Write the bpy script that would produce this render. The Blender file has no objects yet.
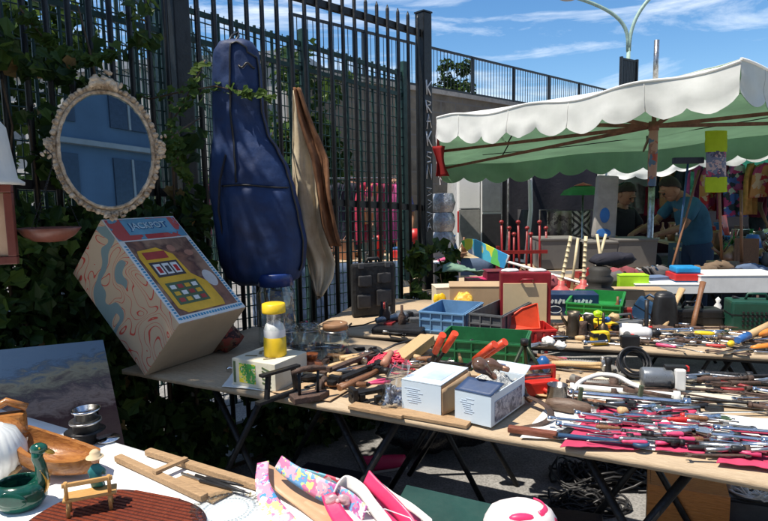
import bpy, bmesh, math, random
from math import sin, cos, pi, radians as rad
from mathutils import Vector as V, Matrix, Euler, noise

# ---------------------------------------------------------------- camera
SC = bpy.context.scene
COL = SC.collection
FPX, CU, CV = 590.0, 384.0, 260.5
PITCH, ROLL = rad(6.6), rad(1.0)
CAM = V((0, 0, 1.5)); TZ = 0.78
_F = V((0, cos(PITCH), -sin(PITCH))); _R0 = V((1, 0, 0)); _U0 = V((0, sin(PITCH), cos(PITCH)))
_R = cos(ROLL) * _R0 - sin(ROLL) * _U0
_U = cos(ROLL) * _U0 + sin(ROLL) * _R0
cd = bpy.data.cameras.new('camera'); cam = bpy.data.objects.new('camera', cd); COL.objects.link(cam)
cd.sensor_width = 36.0; cd.lens = 36.0 * FPX / 768.0; cd.clip_end = 500; cd.clip_start = 0.05
m = Matrix((_R, _U, -_F)).transposed().to_4x4(); m.translation = CAM; cam.matrix_world = m
SC.camera = cam

# ---------------------------------------------------------------- light
TO_SUN = V((-0.42, -0.20, 1.05)).normalized()
sun_el = math.asin(TO_SUN.z); sun_az = math.atan2(TO_SUN.x, TO_SUN.y)
W = bpy.data.worlds.new('World'); SC.world = W; W.use_nodes = True
nt = W.node_tree; nt.nodes.clear()
def N(nt, t, **k):
    n = nt.nodes.new(t)
    for a, b in k.items(): setattr(n, a, b)
    return n
sky = N(nt, 'ShaderNodeTexSky', sky_type='NISHITA', sun_disc=False)
sky.sun_elevation = sun_el; sky.sun_rotation = sun_az; sky.air_density = 1.0; sky.dust_density = 0.2; sky.ozone_density = 3.0
tc = N(nt, 'ShaderNodeTexCoord'); mp = N(nt, 'ShaderNodeMapping'); mp.inputs['Scale'].default_value = (1.6, 1.6, 9.0); mp.inputs['Rotation'].default_value = (0.0, 0.22, 0.5)
ns = N(nt, 'ShaderNodeTexNoise'); ns.inputs['Scale'].default_value = 2.1; ns.inputs['Detail'].default_value = 9; ns.inputs['Roughness'].default_value = 0.62; ns.inputs['Distortion'].default_value = 0.6
rp = N(nt, 'ShaderNodeValToRGB'); rp.color_ramp.elements[0].position = 0.47; rp.color_ramp.elements[1].position = 0.78
mx = N(nt, 'ShaderNodeMix', data_type='RGBA'); mx.inputs[7].default_value = (9.3, 9.8, 10.3, 1)
hs = N(nt, 'ShaderNodeHueSaturation'); hs.inputs['Saturation'].default_value = 1.25; hs.inputs['Value'].default_value = 1.12
bg = N(nt, 'ShaderNodeBackground'); bg.inputs['Strength'].default_value = 0.10; wo = N(nt, 'ShaderNodeOutputWorld')
L = nt.links.new
L(tc.outputs['Generated'], mp.inputs['Vector']); L(mp.outputs[0], ns.inputs['Vector']); L(ns.outputs['Fac'], rp.inputs[0])
L(sky.outputs[0], hs.inputs['Color']); L(hs.outputs[0], mx.inputs[6]); L(rp.outputs[0], mx.inputs[0]); L(mx.outputs[2], bg.inputs['Color']); L(bg.outputs[0], wo.inputs['Surface'])
sd = bpy.data.lights.new('sun', 'SUN'); sd.energy = 4.9; sd.angle = rad(0.53); sd.color = (1.0, 0.92, 0.80)
sun = bpy.data.objects.new('sun', sd); COL.objects.link(sun); sun.rotation_euler = TO_SUN.to_track_quat('Z', 'Y').to_euler()
vs = SC.view_settings; vs.view_transform = 'Standard'; vs.look = 'None'; vs.exposure = 0.5; vs.gamma = 1.0; vs.use_curve_mapping = False
SC.cycles.max_bounces = 8; SC.cycles.transparent_max_bounces = 32

# ---------------------------------------------------------------- where a spot seen in the picture lies in the place
def ray(u, v): return _F * FPX + _R * (u - CU) - _U * (v - CV)
def at(u, v, z=0.78):
    d = ray(u, v); return CAM + d * ((z - CAM.z) / d.z)
def dep(u, v, y):
    d = ray(u, v); return CAM + d * (y / d.y)
def mpp(p): return (p - CAM).dot(_F) / FPX      # metres per photo pixel at p

# ---------------------------------------------------------------- materials
MATS = {}
def C(name, col=(.5, .5, .5), rough=.55, metal=0.0, var=.22, scale=9.0, bump=.15, spec=.5, trans=0.0, alpha=1.0, col2=None, ior=1.45, obj=.0):
    """principled material with mottled base colour, small bump and dirt-like roughness variation"""
    if name in MATS: return MATS[name]
    m = bpy.data.materials.new(name); m.use_nodes = True; nt = m.node_tree; L = nt.links.new
    b = nt.nodes['Principled BSDF']
    b.inputs['Metallic'].default_value = metal; b.inputs['Specular IOR Level'].default_value = spec
    b.inputs['Transmission Weight'].default_value = trans; b.inputs['IOR'].default_value = ior; b.inputs['Alpha'].default_value = alpha
    tc = N(nt, 'ShaderNodeTexCoord'); n1 = N(nt, 'ShaderNodeTexNoise'); n1.inputs['Scale'].default_value = scale; n1.inputs['Detail'].default_value = 8; n1.inputs['Roughness'].default_value = .65
    L(tc.outputs['Object'], n1.inputs['Vector'])
    r = N(nt, 'ShaderNodeValToRGB'); e = r.color_ramp.elements
    c2 = col2 or tuple(c * (1 - var) for c in col); c1 = tuple(min(1, c * (1 + var * .6)) for c in col)
    e[0].position = .34; e[1].position = .66; e[0].color = (*c2, 1); e[1].color = (*c1, 1)
    L(n1.outputs['Fac'], r.inputs[0])
    out = r.outputs[0]
    if obj:
        oi = N(nt, 'ShaderNodeObjectInfo'); h = N(nt, 'ShaderNodeHueSaturation')
        mr = N(nt, 'ShaderNodeMapRange'); mr.inputs[3].default_value = 1 - obj; mr.inputs[4].default_value = 1 + obj
        L(oi.outputs['Random'], mr.inputs[0]); L(mr.outputs[0], h.inputs['Value']); L(out, h.inputs['Color']); out = h.outputs[0]
    L(out, b.inputs['Base Color'])
    mr = N(nt, 'ShaderNodeMapRange'); mr.inputs[3].default_value = max(.02, rough - .12); mr.inputs[4].default_value = min(1, rough + .12)
    n2 = N(nt, 'ShaderNodeTexNoise'); n2.inputs['Scale'].default_value = scale * 3.3; n2.inputs['Detail'].default_value = 5
    L(tc.outputs['Object'], n2.inputs['Vector']); L(n2.outputs['Fac'], mr.inputs[0]); L(mr.outputs[0], b.inputs['Roughness'])
    if bump:
        bp = N(nt, 'ShaderNodeBump'); bp.inputs['Strength'].default_value = bump; bp.inputs['Distance'].default_value = .01
        L(n2.outputs['Fac'], bp.inputs['Height']); L(bp.outputs[0], b.inputs['Normal'])
    MATS[name] = m; return m
def wood(name, a, b_, scale=14, rough=.5, stretch=(1, 9, 9), bump=.2):
    if name in MATS: return MATS[name]
    m = C(name, a, rough, bump=bump); nt = m.node_tree; L = nt.links.new
    n = next(x for x in nt.nodes if x.type == 'TEX_NOISE'); r = next(x for x in nt.nodes if x.type == 'VALTORGB'); tc = next(x for x in nt.nodes if x.type == 'TEX_COORD')
    mp = N(nt, 'ShaderNodeMapping'); mp.inputs['Scale'].default_value = stretch; L(tc.outputs['Object'], mp.inputs[0])
    for x in [x for x in nt.nodes if x.type == 'TEX_NOISE']: L(mp.outputs[0], x.inputs['Vector']); x.inputs['Scale'].default_value = scale if x is n else scale * 2.5
    n.inputs['Distortion'].default_value = 1.0
    r.color_ramp.elements[0].color = (*b_, 1); r.color_ramp.elements[1].color = (*a, 1)
    return m
def cloth_mat(name, col, transl=0.3, col2=None, rough=.85, var=.12, scale=6, wr=.35):
    """cloth: diffuse plus some light coming through, with a fine wrinkle bump"""
    if name in MATS: return MATS[name]
    m = C(name, col, rough, var=var, scale=scale, bump=wr, spec=.2, col2=col2); nt = m.node_tree; L = nt.links.new
    b = nt.nodes['Principled BSDF']; o = nt.nodes['Material Output']
    if transl:
        t = N(nt, 'ShaderNodeBsdfTranslucent'); mx = N(nt, 'ShaderNodeMixShader'); mx.inputs[0].default_value = transl
        src = b.inputs['Base Color'].links[0].from_socket; L(src, t.inputs['Color'])
        L(b.outputs[0], mx.inputs[1]); L(t.outputs[0], mx.inputs[2]); L(mx.outputs[0], o.inputs['Surface'])
    return m
def glass(name, col=(.9, .95, .95), rough=.03, base=.2):
    if name in MATS: return MATS[name]
    m = bpy.data.materials.new(name); m.use_nodes = True; nt = m.node_tree; L = nt.links.new
    o = nt.nodes['Material Output']; nt.nodes.remove(nt.nodes['Principled BSDF'])
    t = N(nt, 'ShaderNodeBsdfTransparent'); t.inputs[0].default_value = (*col, 1)
    g = N(nt, 'ShaderNodeBsdfGlossy'); g.inputs['Roughness'].default_value = rough
    lw = N(nt, 'ShaderNodeLayerWeight'); lw.inputs[0].default_value = .22
    n = N(nt, 'ShaderNodeTexNoise'); n.inputs['Scale'].default_value = 14; a = N(nt, 'ShaderNodeMath', operation='MULTIPLY_ADD'); a.inputs[1].default_value = base
    mx = N(nt, 'ShaderNodeMixShader')
    ge = N(nt, 'ShaderNodeNewGeometry'); iv = N(nt, 'ShaderNodeMath', operation='SUBTRACT'); iv.inputs[0].default_value = 1; bf = N(nt, 'ShaderNodeMath', operation='MULTIPLY')
    L(ge.outputs['Backfacing'], iv.inputs[1]); L(a.outputs[0], bf.inputs[0]); L(iv.outputs[0], bf.inputs[1])
    L(n.outputs['Fac'], a.inputs[0]); L(lw.outputs['Fresnel'], a.inputs[2]); L(bf.outputs[0], mx.inputs[0]); L(t.outputs[0], mx.inputs[1]); L(g.outputs[0], mx.inputs[2]); L(mx.outputs[0], o.inputs['Surface'])
    MATS[name] = m; return m
def colramp_mat(name, cols, scale=6, rough=.5, kind='VORONOI', stretch=(1, 1, 1), bump=.1, transl=0, interp='CONSTANT', metal=0):
    """several colours laid in patches: prints, rugs, floral cloth, mixed goods"""
    if name in MATS: return MATS[name]
    m = C(name, cols[0], rough, bump=bump, metal=metal); nt = m.node_tree; L = nt.links.new
    b = nt.nodes['Principled BSDF']; tc = next(x for x in nt.nodes if x.type == 'TEX_COORD')
    mp = N(nt, 'ShaderNodeMapping'); mp.inputs['Scale'].default_value = stretch; L(tc.outputs['Object'], mp.inputs[0])
    nz = N(nt, 'ShaderNodeTexNoise'); nz.inputs['Scale'].default_value = scale * 1.4; L(mp.outputs[0], nz.inputs['Vector'])
    mixv = N(nt, 'ShaderNodeMix', data_type='VECTOR'); mixv.inputs[0].default_value = .12; L(mp.outputs[0], mixv.inputs[4]); L(nz.outputs['Color'], mixv.inputs[5])
    if kind == 'VORONOI':
        t = N(nt, 'ShaderNodeTexVoronoi'); t.inputs['Scale'].default_value = scale; L(mixv.outputs[1], t.inputs['Vector'])
        sp = N(nt, 'ShaderNodeSeparateColor'); L(t.outputs['Color'], sp.inputs[0]); f = sp.outputs[0]
    else:
        t = N(nt, 'ShaderNodeTexNoise'); t.inputs['Scale'].default_value = scale; t.inputs['Detail'].default_value = 4; L(mixv.outputs[1], t.inputs['Vector'])
        mr = N(nt, 'ShaderNodeMapRange'); mr.inputs[1].default_value = .3; mr.inputs[2].default_value = .7; L(t.outputs['Fac'], mr.inputs[0]); f = mr.outputs[0]
    r = N(nt, 'ShaderNodeValToRGB'); r.color_ramp.interpolation = interp
    e = r.color_ramp.elements; k = len(cols)
    while len(e) < k: e.new(.5)
    for i, c in enumerate(cols): e[i].position = i / k; e[i].color = (*c, 1)
    L(f, r.inputs[0]); L(r.outputs[0], b.inputs['Base Color'])
    return m

# ---------------------------------------------------------------- mesh building
class MB:
    def __init__(s): s.bm = bmesh.new(); s.mi = 0; s.M = Matrix()
    def _new(s, verts, faces, smooth=False):
        vs = [s.bm.verts.new(s.M @ V(v)) for v in verts]
        for f in faces:
            try:
                fc = s.bm.faces.new([vs[i] for i in f]); fc.material_index = s.mi; fc.smooth = smooth
            except ValueError: pass
        return vs
    def box(s, c, d, rot=None, taper=1.0, bev=0.0):
        x, y, z = d[0] / 2, d[1] / 2, d[2] / 2
        Rm = (Euler(rot).to_matrix() if isinstance(rot, tuple) else rot) if rot else Matrix.Identity(3)
        c = V(c)
        if bev:
            b = min(bev, x * .9, y * .9, z * .9); vs = []; 
            bm2 = bmesh.new(); bmesh.ops.create_cube(bm2, size=1)
            for q in bm2.verts: q.co = V((q.co.x * 2 * x, q.co.y * 2 * y, q.co.z * 2 * z))
            if taper != 1:
                for q in bm2.verts:
                    if q.co.z > 0: q.co.x *= taper; q.co.y *= taper
            bmesh.ops.bevel(bm2, geom=bm2.edges[:], offset=b, segments=2, profile=.6, affect='EDGES')
            bm2.verts.index_update()
            s._new([c + Rm @ q.co for q in bm2.verts], [[q.index for q in f.verts] for f in bm2.faces]); bm2.free(); return s
        P = []
        for k in (-1, 1):
            t = taper if k > 0 else 1
            for (a, b) in ((-1, -1), (1, -1), (1, 1), (-1, 1)): P.append(c + Rm @ V((a * x * t, b * y * t, k * z)))
        s._new(P, [(3, 2, 1, 0), (4, 5, 6, 7), (0, 1, 5, 4), (1, 2, 6, 5), (2, 3, 7, 6), (3, 0, 4, 7)]); return s
    def cyl(s, p0, p1, r0, r1=None, n=12, caps=True):
        return s.tube([p0, p1], [r0, r0 if r1 is None else r1], n, caps, smooth=True)
    def tube(s, pts, r, n=8, caps=True, smooth=True, closed=False, flat=1.0):
        pts = [V(p) for p in pts]; k = len(pts); rr = r if isinstance(r, (list, tuple)) else [r] * k
        rings = []; up = None
        for i, p in enumerate(pts):
            a = pts[i - 1] if i else (pts[-1] if closed else p); b = pts[(i + 1) % k] if (i < k - 1 or closed) else p
            d = (b - a); d = d.normalized() if d.length > 1e-9 else V((0, 0, 1))
            if up is None: up = V((0, 0, 1)) if abs(d.z) < .9 else V((1, 0, 0))
            x = d.cross(up);
            if x.length < 1e-4: x = d.cross(V((0, 1, .3)))
            x.normalize(); y = x.cross(d).normalized(); up = y
            rings.append([s.bm.verts.new(s.M @ (p + (x * cos(2 * pi * j / n) + y * sin(2 * pi * j / n) * flat) * rr[i])) for j in range(n)])
        K = k if closed else k - 1
        for i in range(K):
            A, B = rings[i], rings[(i + 1) % k]
            for j in range(n):
                f = s.bm.faces.new((A[j], A[(j + 1) % n], B[(j + 1) % n], B[j])); f.smooth = smooth; f.material_index = s.mi
        if caps and not closed:
            for rg in (rings[0], rings[-1][::-1]):
                try:
                    f = s.bm.faces.new(rg); f.material_index = s.mi
                except ValueError: pass
        return s
    def lathe(s, prof, n=24, c=(0, 0, 0), axis=None, sx=1.0, sy=1.0, smooth=True, rib=0, ribk=0):
        """prof: (r, z) pairs"""
        c = V(c); Rm = axis.to_track_quat('Z', 'Y').to_matrix() if axis is not None else Matrix.Identity(3)
        rings = []
        for (r, z) in prof:
            if r < 1e-6: rings.append([s.bm.verts.new(s.M @ (c + Rm @ V((0, 0, z))))])
            else: rings.append([s.bm.verts.new(s.M @ (c + Rm @ V((r * (1 + rib * cos(ribk * 2 * pi * j / n)) * cos(2 * pi * j / n) * sx, r * (1 + rib * cos(ribk * 2 * pi * j / n)) * sin(2 * pi * j / n) * sy, z)))) for j in range(n)])
        for A, B in zip(rings, rings[1:]):
            for j in range(n):
                q = [A[j % len(A)], A[(j + 1) % n % len(A)], B[(j + 1) % n % len(B)], B[j % len(B)]]
                q2 = []
                for x in q:
                    if x not in q2: q2.append(x)
                if len(q2) > 2:
                    try:
                        f = s.bm.faces.new(q2); f.smooth = smooth; f.material_index = s.mi
                    except ValueError: pass
        return s
    def ball(s, c, r, n=14, sc=(1, 1, 1), rot=None):
        m = max(6, n // 2); Rm = Euler(rot).to_matrix() if rot else Matrix.Identity(3); c = V(c); rings = []
        for i in range(m + 1):
            a = pi * i / m
            if i in (0, m): rings.append([s.bm.verts.new(s.M @ (c + Rm @ V((0, 0, r * sc[2] * cos(a)))))])
            else: rings.append([s.bm.verts.new(s.M @ (c + Rm @ V((r * sc[0] * sin(a) * cos(2 * pi * j / n), r * sc[1] * sin(a) * sin(2 * pi * j / n), r * sc[2] * cos(a))))) for j in range(n)])
        for A, B in zip(rings, rings[1:]):
            for j in range(n):
                q2 = []
                for x in [B[j % len(B)], B[(j + 1) % n % len(B)], A[(j + 1) % n % len(A)], A[j % len(A)]]:
                    if x not in q2: q2.append(x)
                f = s.bm.faces.new(q2); f.smooth = True; f.material_index = s.mi
        return s
    def prism(s, poly, h, z0=0.0, mat=None, bev=0):
        """poly: 2-D outline in xy, extruded up"""
        a = [V((p[0], p[1], z0)) for p in poly]; k = len(a); T = mat or Matrix()
        P = [T @ q for q in a] + [T @ (q + V((0, 0, h))) for q in a]
        s._new(P, [tuple(range(k))[::-1], tuple(range(k, 2 * k))] + [(i, (i + 1) % k, k + (i + 1) % k, k + i) for i in range(k)]); return s
    def quad(s, pts, smooth=False): s._new(pts, [tuple(range(len(pts)))], smooth); return s
    def grid(s, fn, nu, nv, smooth=True, thick=0.0):
        P = [[V(fn(i / nu, j / nv)) for j in range(nv + 1)] for i in range(nu + 1)]
        vs = [[s.bm.verts.new(s.M @ p) for p in row] for row in P]
        def face(q, back=False):
            try:
                f = s.bm.faces.new(q if not back else q[::-1]); f.smooth = smooth; f.material_index = s.mi
            except ValueError: pass
        for i in range(nu):
            for j in range(nv): face([vs[i][j], vs[i + 1][j], vs[i + 1][j + 1], vs[i][j + 1]])
        if thick:
            ws = []
            for i in range(nu + 1):
                row = []
                for j in range(nv + 1):
                    a = P[min(i + 1, nu)][j] - P[max(i - 1, 0)][j]; b = P[i][min(j + 1, nv)] - P[i][max(j - 1, 0)]
                    n = a.cross(b); n = n.normalized() if n.length > 1e-12 else V((0, 0, 1))
                    row.append(s.bm.verts.new(s.M @ (P[i][j] - n * thick)))
                ws.append(row)
            for i in range(nu):
                for j in range(nv): face([ws[i][j], ws[i + 1][j], ws[i + 1][j + 1], ws[i][j + 1]], True)
            for i in range(nu):
                face([vs[i][0], ws[i][0], ws[i + 1][0], vs[i + 1][0]]); face([vs[i][nv], vs[i + 1][nv], ws[i + 1][nv], ws[i][nv]])
            for j in range(nv):
                face([vs[0][j], vs[0][j + 1], ws[0][j + 1], ws[0][j]]); face([vs[nu][j], ws[nu][j], ws[nu][j + 1], vs[nu][j + 1]])
        return s
    def rough(s, amt, sc=8, seed=0):
        for q in s.bm.verts:
            n = noise.noise_vector(q.co * sc + V((seed, seed * 1.7, 0))); q.co += n * amt
        return s
    def build(s, name, mats, parent=None, bevel=0, subd=0):
        bmesh.ops.recalc_face_normals(s.bm, faces=s.bm.faces[:]) if not getattr(s, 'keep', False) else None
        me = bpy.data.meshes.new(name); s.bm.to_mesh(me); s.bm.free()
        for q in (mats if isinstance(mats, (list, tuple)) else [mats]): me.materials.append(q)
        o = bpy.data.objects.new(name, me); COL.objects.link(o)
        if parent: o.parent = parent
        if bevel: b = o.modifiers.new('bevel', 'BEVEL'); b.width = bevel; b.segments = 2; b.limit_method = 'ANGLE'; b.angle_limit = rad(40)
        if subd: b = o.modifiers.new('subd', 'SUBSURF'); b.levels = subd; b.render_levels = subd
        return o
def thing(name, label, cat, loc=(0, 0, 0), rz=0.0, group=None, rot=None):
    o = bpy.data.objects.new(name, None); COL.objects.link(o); o.empty_display_size = .05
    o.location = loc; o.rotation_euler = rot or (0, 0, rz); o['label'] = label; o['category'] = cat
    if group: o['group'] = group
    return o
def tag(o, label, cat, group=None, loc=None, rz=None, rot=None):
    o['label'] = label; o['category'] = cat
    if group: o['group'] = group
    if loc is not None: o.location = loc
    if rz is not None: o.rotation_euler = (0, 0, rz)
    if rot is not None: o.rotation_euler = rot
    return o
def struct(o): o['kind'] = 'structure'; return o
def dup(root, loc, rz=0.0, label=None, group=None, rot=None, scale=None):
    r = root.copy(); COL.objects.link(r); r.location = loc; r.rotation_euler = rot or (0, 0, rz)
    if scale: r.scale = (scale,) * 3
    if label: r['label'] = label
    if group: r['group'] = group
    def kids(a, b):
        for ch in KIDS.get(a.name, []):
            c = ch.copy(); COL.objects.link(c); c.parent = b; KIDS.setdefault(b.name, []).append(c); kids(ch, c)
    kids(root, r); return r
KIDS = {}
def seal(root):
    """note the children of a prototype so that copies need no search"""
    def rec(o):
        KIDS[o.name] = [c for c in o.children]
        for c in KIDS[o.name]: rec(c)
    rec(root); return root
def text_mesh(txt, size, mat, parent, M, extrude=.0008, name='lettering', sx=1.0):
    cu = bpy.data.curves.new('t', 'FONT'); cu.body = txt; cu.size = size; cu.extrude = extrude; cu.align_x = 'CENTER'; cu.align_y = 'CENTER'; cu.offset = size * .012
    o = bpy.data.objects.new('t', cu); COL.objects.link(o); bpy.context.view_layer.update()
    me = bpy.data.meshes.new_from_object(o.evaluated_get(bpy.context.evaluated_depsgraph_get())); bpy.data.objects.remove(o)
    me.name = name; me.materials.clear(); me.materials.append(mat)
    me.transform(M @ Matrix.Diagonal((sx, 1, 1, 1))); q = bpy.data.objects.new(name, me); COL.objects.link(q); q.parent = parent; return q
def frame_at(o, x, y):
    """matrix with origin o, x and y directions"""
    x = V(x).normalized(); z = x.cross(V(y)).normalized(); y = z.cross(x)
    m = Matrix((x, y, z)).transposed().to_4x4(); m.translation = V(o); return m

# ================================================================ materials used all over
rust = C('rusty iron', (.10, .06, .045), .75, .35, .5, 25, .5, col2=(.045, .035, .03))
iron = C('dark iron', (.035, .035, .037), .5, .7, .4, 20, .3)
steel = C('worn steel', (.50, .50, .49), .32, .95, .35, 22, .15, col2=(.22, .20, .18))
chrome = C('chrome', (.72, .72, .72), .15, 1.0, .2, 12, .05)
fence_paint = C('dark fence paint', (.016, .019, .022), .42, .2, .35, 14, .2)
green_paint = C('green fence paint', (.016, .055, .048), .5, .1, .4, 14, .2)
blackp = C('black plastic', (.016, .016, .017), .42, 0, .4, 12, .15)
greyp = C('grey plastic', (.10, .105, .11), .5, 0, .3, 12, .15)
lgrey = C('light grey plastic', (.38, .38, .38), .5, 0, .2, 12, .1)
whitep = C('white plastic', (.72, .72, .70), .4, 0, .12, 8, .05)
redp = C('red plastic', (.50, .022, .02), .38, 0, .25, 10, .1)
orangered = C('orange red plastic', (.62, .06, .02), .4, 0, .2, 10, .1)
orangep = C('orange plastic', (.68, .22, .03), .42, 0, .2, 12, .1)
yellowp = C('yellow plastic', (.78, .52, .02), .4, 0, .15, 10, .1)
greenp = C('green plastic', (.02, .22, .05), .4, 0, .25, 10, .1)
bluep = C('blue plastic', (.03, .12, .35), .4, 0, .25, 10, .1)
pbluep = C('pale blue plastic', (.12, .25, .42), .5, 0, .2, 10, .1)
limep = C('lime plastic', (.42, .75, .03), .4, 0, .15, 10, .1)
pinkp = C('pink plastic', (.72, .12, .20), .4, 0, .2, 10, .1)
board = wood('plywood', (.50, .39, .26), (.33, .24, .15), 10, .7, (1, 12, 12))
plank = wood('rough plank', (.46, .30, .16), (.24, .15, .08), 9, .7, (1.5, 14, 14))
ashw = wood('pale handle wood', (.62, .43, .22), (.42, .27, .13), 16, .5, (9, 9, 1.5))
brownw = wood('brown handle wood', (.26, .12, .05), (.12, .05, .025), 16, .45, (9, 9, 1.5))
card = C('brown cardboard', (.42, .29, .17), .85, 0, .15, 5, .1)
paper = C('white paper', (.78, .78, .74), .8, 0, .06, 5, .05)
leafm = cloth_mat('ivy leaf', (.04, .075, .018), .3, col2=(.014, .035, .010), rough=.38, scale=3, wr=.1)
stemm = C('stem bark', (.09, .06, .035), .8, 0, .4, 20, .4)

# ================================================================ ground
def ground():
    b = MB(); b.quad([(-150, -40, 0), (150, -40, 0), (150, 200, 0), (-150, 200, 0)])
    m = C('asphalt', (.21, .205, .198), .9, 0, .35, 3, .4); nt = m.node_tree; L = nt.links.new
    bs = nt.nodes['Principled BSDF']; r = next(x for x in nt.nodes if x.type == 'VALTORGB'); tc = next(x for x in nt.nodes if x.type == 'TEX_COORD')
    v = N(nt, 'ShaderNodeTexVoronoi'); v.inputs['Scale'].default_value = 90; L(tc.outputs['Object'], v.inputs[0])
    mr = N(nt, 'ShaderNodeMapRange'); mr.inputs[1].default_value = 0; mr.inputs[2].default_value = .8; mr.inputs[3].default_value = .6; mr.inputs[4].default_value = 1.25; L(v.outputs['Distance'], mr.inputs[0])
    mm = N(nt, 'ShaderNodeMix', data_type='RGBA', blend_type='MULTIPLY'); mm.inputs[0].default_value = 1; L(r.outputs[0], mm.inputs[6]); L(mr.outputs[0], mm.inputs[7]); L(mm.outputs[2], bs.inputs['Base Color'])
    return struct(b.build('ground', m))
ground()

# ================================================================ tables
def table_frame(u0, v0, u1, v1, ext0, ext1, w, z=TZ):
    a, b = at(u0, v0, z), at(u1, v1, z); e = (b - a).normalized(); n = V((-e.y, e.x, 0))
    a2 = a - e * ext0; L_ = (b - a).length + ext0 + ext1
    ang = math.atan2(e.y, e.x); return a2, e, n, L_, ang
def xleg(b, x, y0, y1, h, r=.013):
    b.tube([(x, y0, 0.004), (x, y1, h)], r, 6); b.tube([(x, y1, 0.004), (x, y0, h)], r, 6)
def make_table(label, fr, w, z, xs, topmat=board, th=.02, group=None, spread=.28, vleg=()):
    a2, e, n, Ln, ang = fr
    t = thing('market_table', label, 'table', (a2.x, a2.y, 0), ang, group)
    b = MB(); nseg = 40
    b.grid(lambda i, j: (i * Ln, j * w + .006 * noise.noise(V((i * 22, j, 0))) * (1 if j < .5 else -1), z - .0 + .003 * noise.noise(V((i * 9, j * 4, 3)))), nseg, 6, True, th)
    b.build('tabletop', topmat, t)
    b = MB(); b.box((Ln / 2, .10, z - th - .018), (Ln - .3, .03, .03)); b.box((Ln / 2, w - .10, z - th - .018), (Ln - .3, .03, .03)); b.build('bearer', iron, t)
    for x in xs:
        for s in (.10, w - .10):
            b = MB(); h = z - th - .034
            b.tube([(x - spread, s, .004), (x + spread * .5, s, h)], .013, 8); b.build('leg', iron, t)
            b = MB(); b.tube([(x + spread, s + .03, .004), (x - spread * .5, s + .03, h)], .013, 8); b.build('leg', iron, t)
    return t
MAINF = table_frame(125, 370, 650, 463, .02, 1.3, .9)
MW = .86
main_table = make_table('long plywood market table covered with old tools in the middle of the photo', MAINF, MW, TZ, (.52, 1.1, 1.98, 2.9), group=None)
REARF = table_frame(370, 335, 768, 357, .35, 1.6, .8)
rear_table = make_table('second plywood market table behind, under toolboxes and a green tray', REARF, 1.02, TZ, (.8, 2.2, 3.3))
def on(fr, x, y, z=TZ): return V((fr[0].x, fr[0].y, 0)) + fr[1] * x + fr[2] * y + V((0, 0, z))
# foreground table with white cloth
FGF = table_frame(60, 431, 255, 489, 1.2, .75, .9)
def fg_table():
    a2, e, n, Ln, ang = FGF
    t = thing('market_table', 'near market table under a white cloth at the bottom left', 'table', (a2.x, a2.y, 0), ang)
    w = 1.1
    b = MB(); b.box((Ln / 2, -w / 2, TZ - .026), (Ln, w - .01, .025)); b.build('tabletop', board, t)
    for x in (.3, Ln - .3):
        for s in (-.1, -w + .1):
            b = MB(); b.tube([(x, s, .004), (x, s, TZ - .035)], .015, 8); b.build('leg', iron, t)
    a2 = V((a2.x, a2.y, 0))
    b = MB()
    def f(i, j):
        x = -.05 + i * (Ln + .1); y = .02 - j * (w + .05); z = TZ + .0015 * noise.noise(V((x * 5, y * 5, 0))) + .003
        if i * (Ln + .1) < .03 or j == 0: z -= 0
        return (x, y, z)
    b.grid(f, 60, 30, True, .004)
    # hanging hem along the back
    b.grid(lambda i, j: (-.05 + i * (Ln + .1), .02 + .012 * sin(i * 40) * j + .004, TZ + .003 - .14 * j), 90, 5, True, .003)
    o = b.build('tablecloth', cloth_mat('white table cloth', (.82, .82, .80), 0, var=.05, wr=.25), None)
    tag(o, 'white cloth spread over the near table at the bottom left', 'tablecloth', None, (a2.x, a2.y, -.006), ang)
fg_table()

# ================================================================ fences
F0 = dep(188, 194, 3.1); F1 = dep(425, 208, 4.35)
fd = V((F1.x - F0.x, F1.y - F0.y, 0)); flen = fd.length; fd.normalize(); fn = V((-fd.y, fd.x, 0))   # fn points away from us
def fz(t, lo, hi=None): return None
ZTOP0, ZTOP1 = dep(188, -39, 3.1).z, dep(425, 34, 4.35).z
ZLO0, ZLO1 = F0.z, F1.z
def fpt(t, off=0.0, z=0.0): p = V((F0.x, F0.y, 0)) + fd * (t * flen) + fn * off; p.z = z; return p
def ztop(t): return ZTOP0 + (ZTOP1 - ZTOP0) * t
def zlo(t): return ZLO0 + (ZLO1 - ZLO0) * t
FANG = math.atan2(fd.y, fd.x)
def steel_fence():
    t = thing('steel_fence', 'tall dark steel bar fence with pointed bars running behind the tables', 'fence', fpt(-1.0))
    inv = -fpt(-1.0)
    def B(): b = MB(); b.M = Matrix.Translation(inv); return b
    for q, wd in ((0, .085), (1, .085), (-.92, .085)):
        b = B(); p = fpt(q); zt = ztop(q) + (.14 if q > -.5 else .1)
        b.box((p.x, p.y, zt / 2), (wd, wd, zt), (0, 0, FANG), bev=.006); b.box((p.x, p.y, zt + .006), (wd + .008, wd + .008, .01), (0, 0, FANG)); b.build('post', fence_paint, t)
    for zz in (ztop, zlo, lambda q: .18):
        for (q0, q1) in ((-.9, -.02), (.03, .975)):
            b = B(); p, r = fpt(q0, -.0), fpt(q1, -.0); p.z, r.z = zz(q0) , zz(q1)
            d = (r - p); b.box((p + r) / 2, (d.length, .032, .042), d.to_track_quat('X', 'Z').to_matrix()); b.build('rail', fence_paint, t)
    nb = 18
    for seg in (0, 1):
        for i in range(nb):
            q = (-.92 if seg == 0 else 0) + (.92 if seg == 0 else 1) * (i + .9) / (nb + .8)
            p = fpt(q, -.026); b = B(); zt = ztop(q) + .11
            b.tube([(p.x, p.y, .08), (p.x, p.y, zt - .03), (p.x, p.y, zt)], [.0135, .0135, .003], 6); b.build('bar', fence_paint, t)
    return t
steel_fence()
rnd = random.Random(5)
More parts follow.
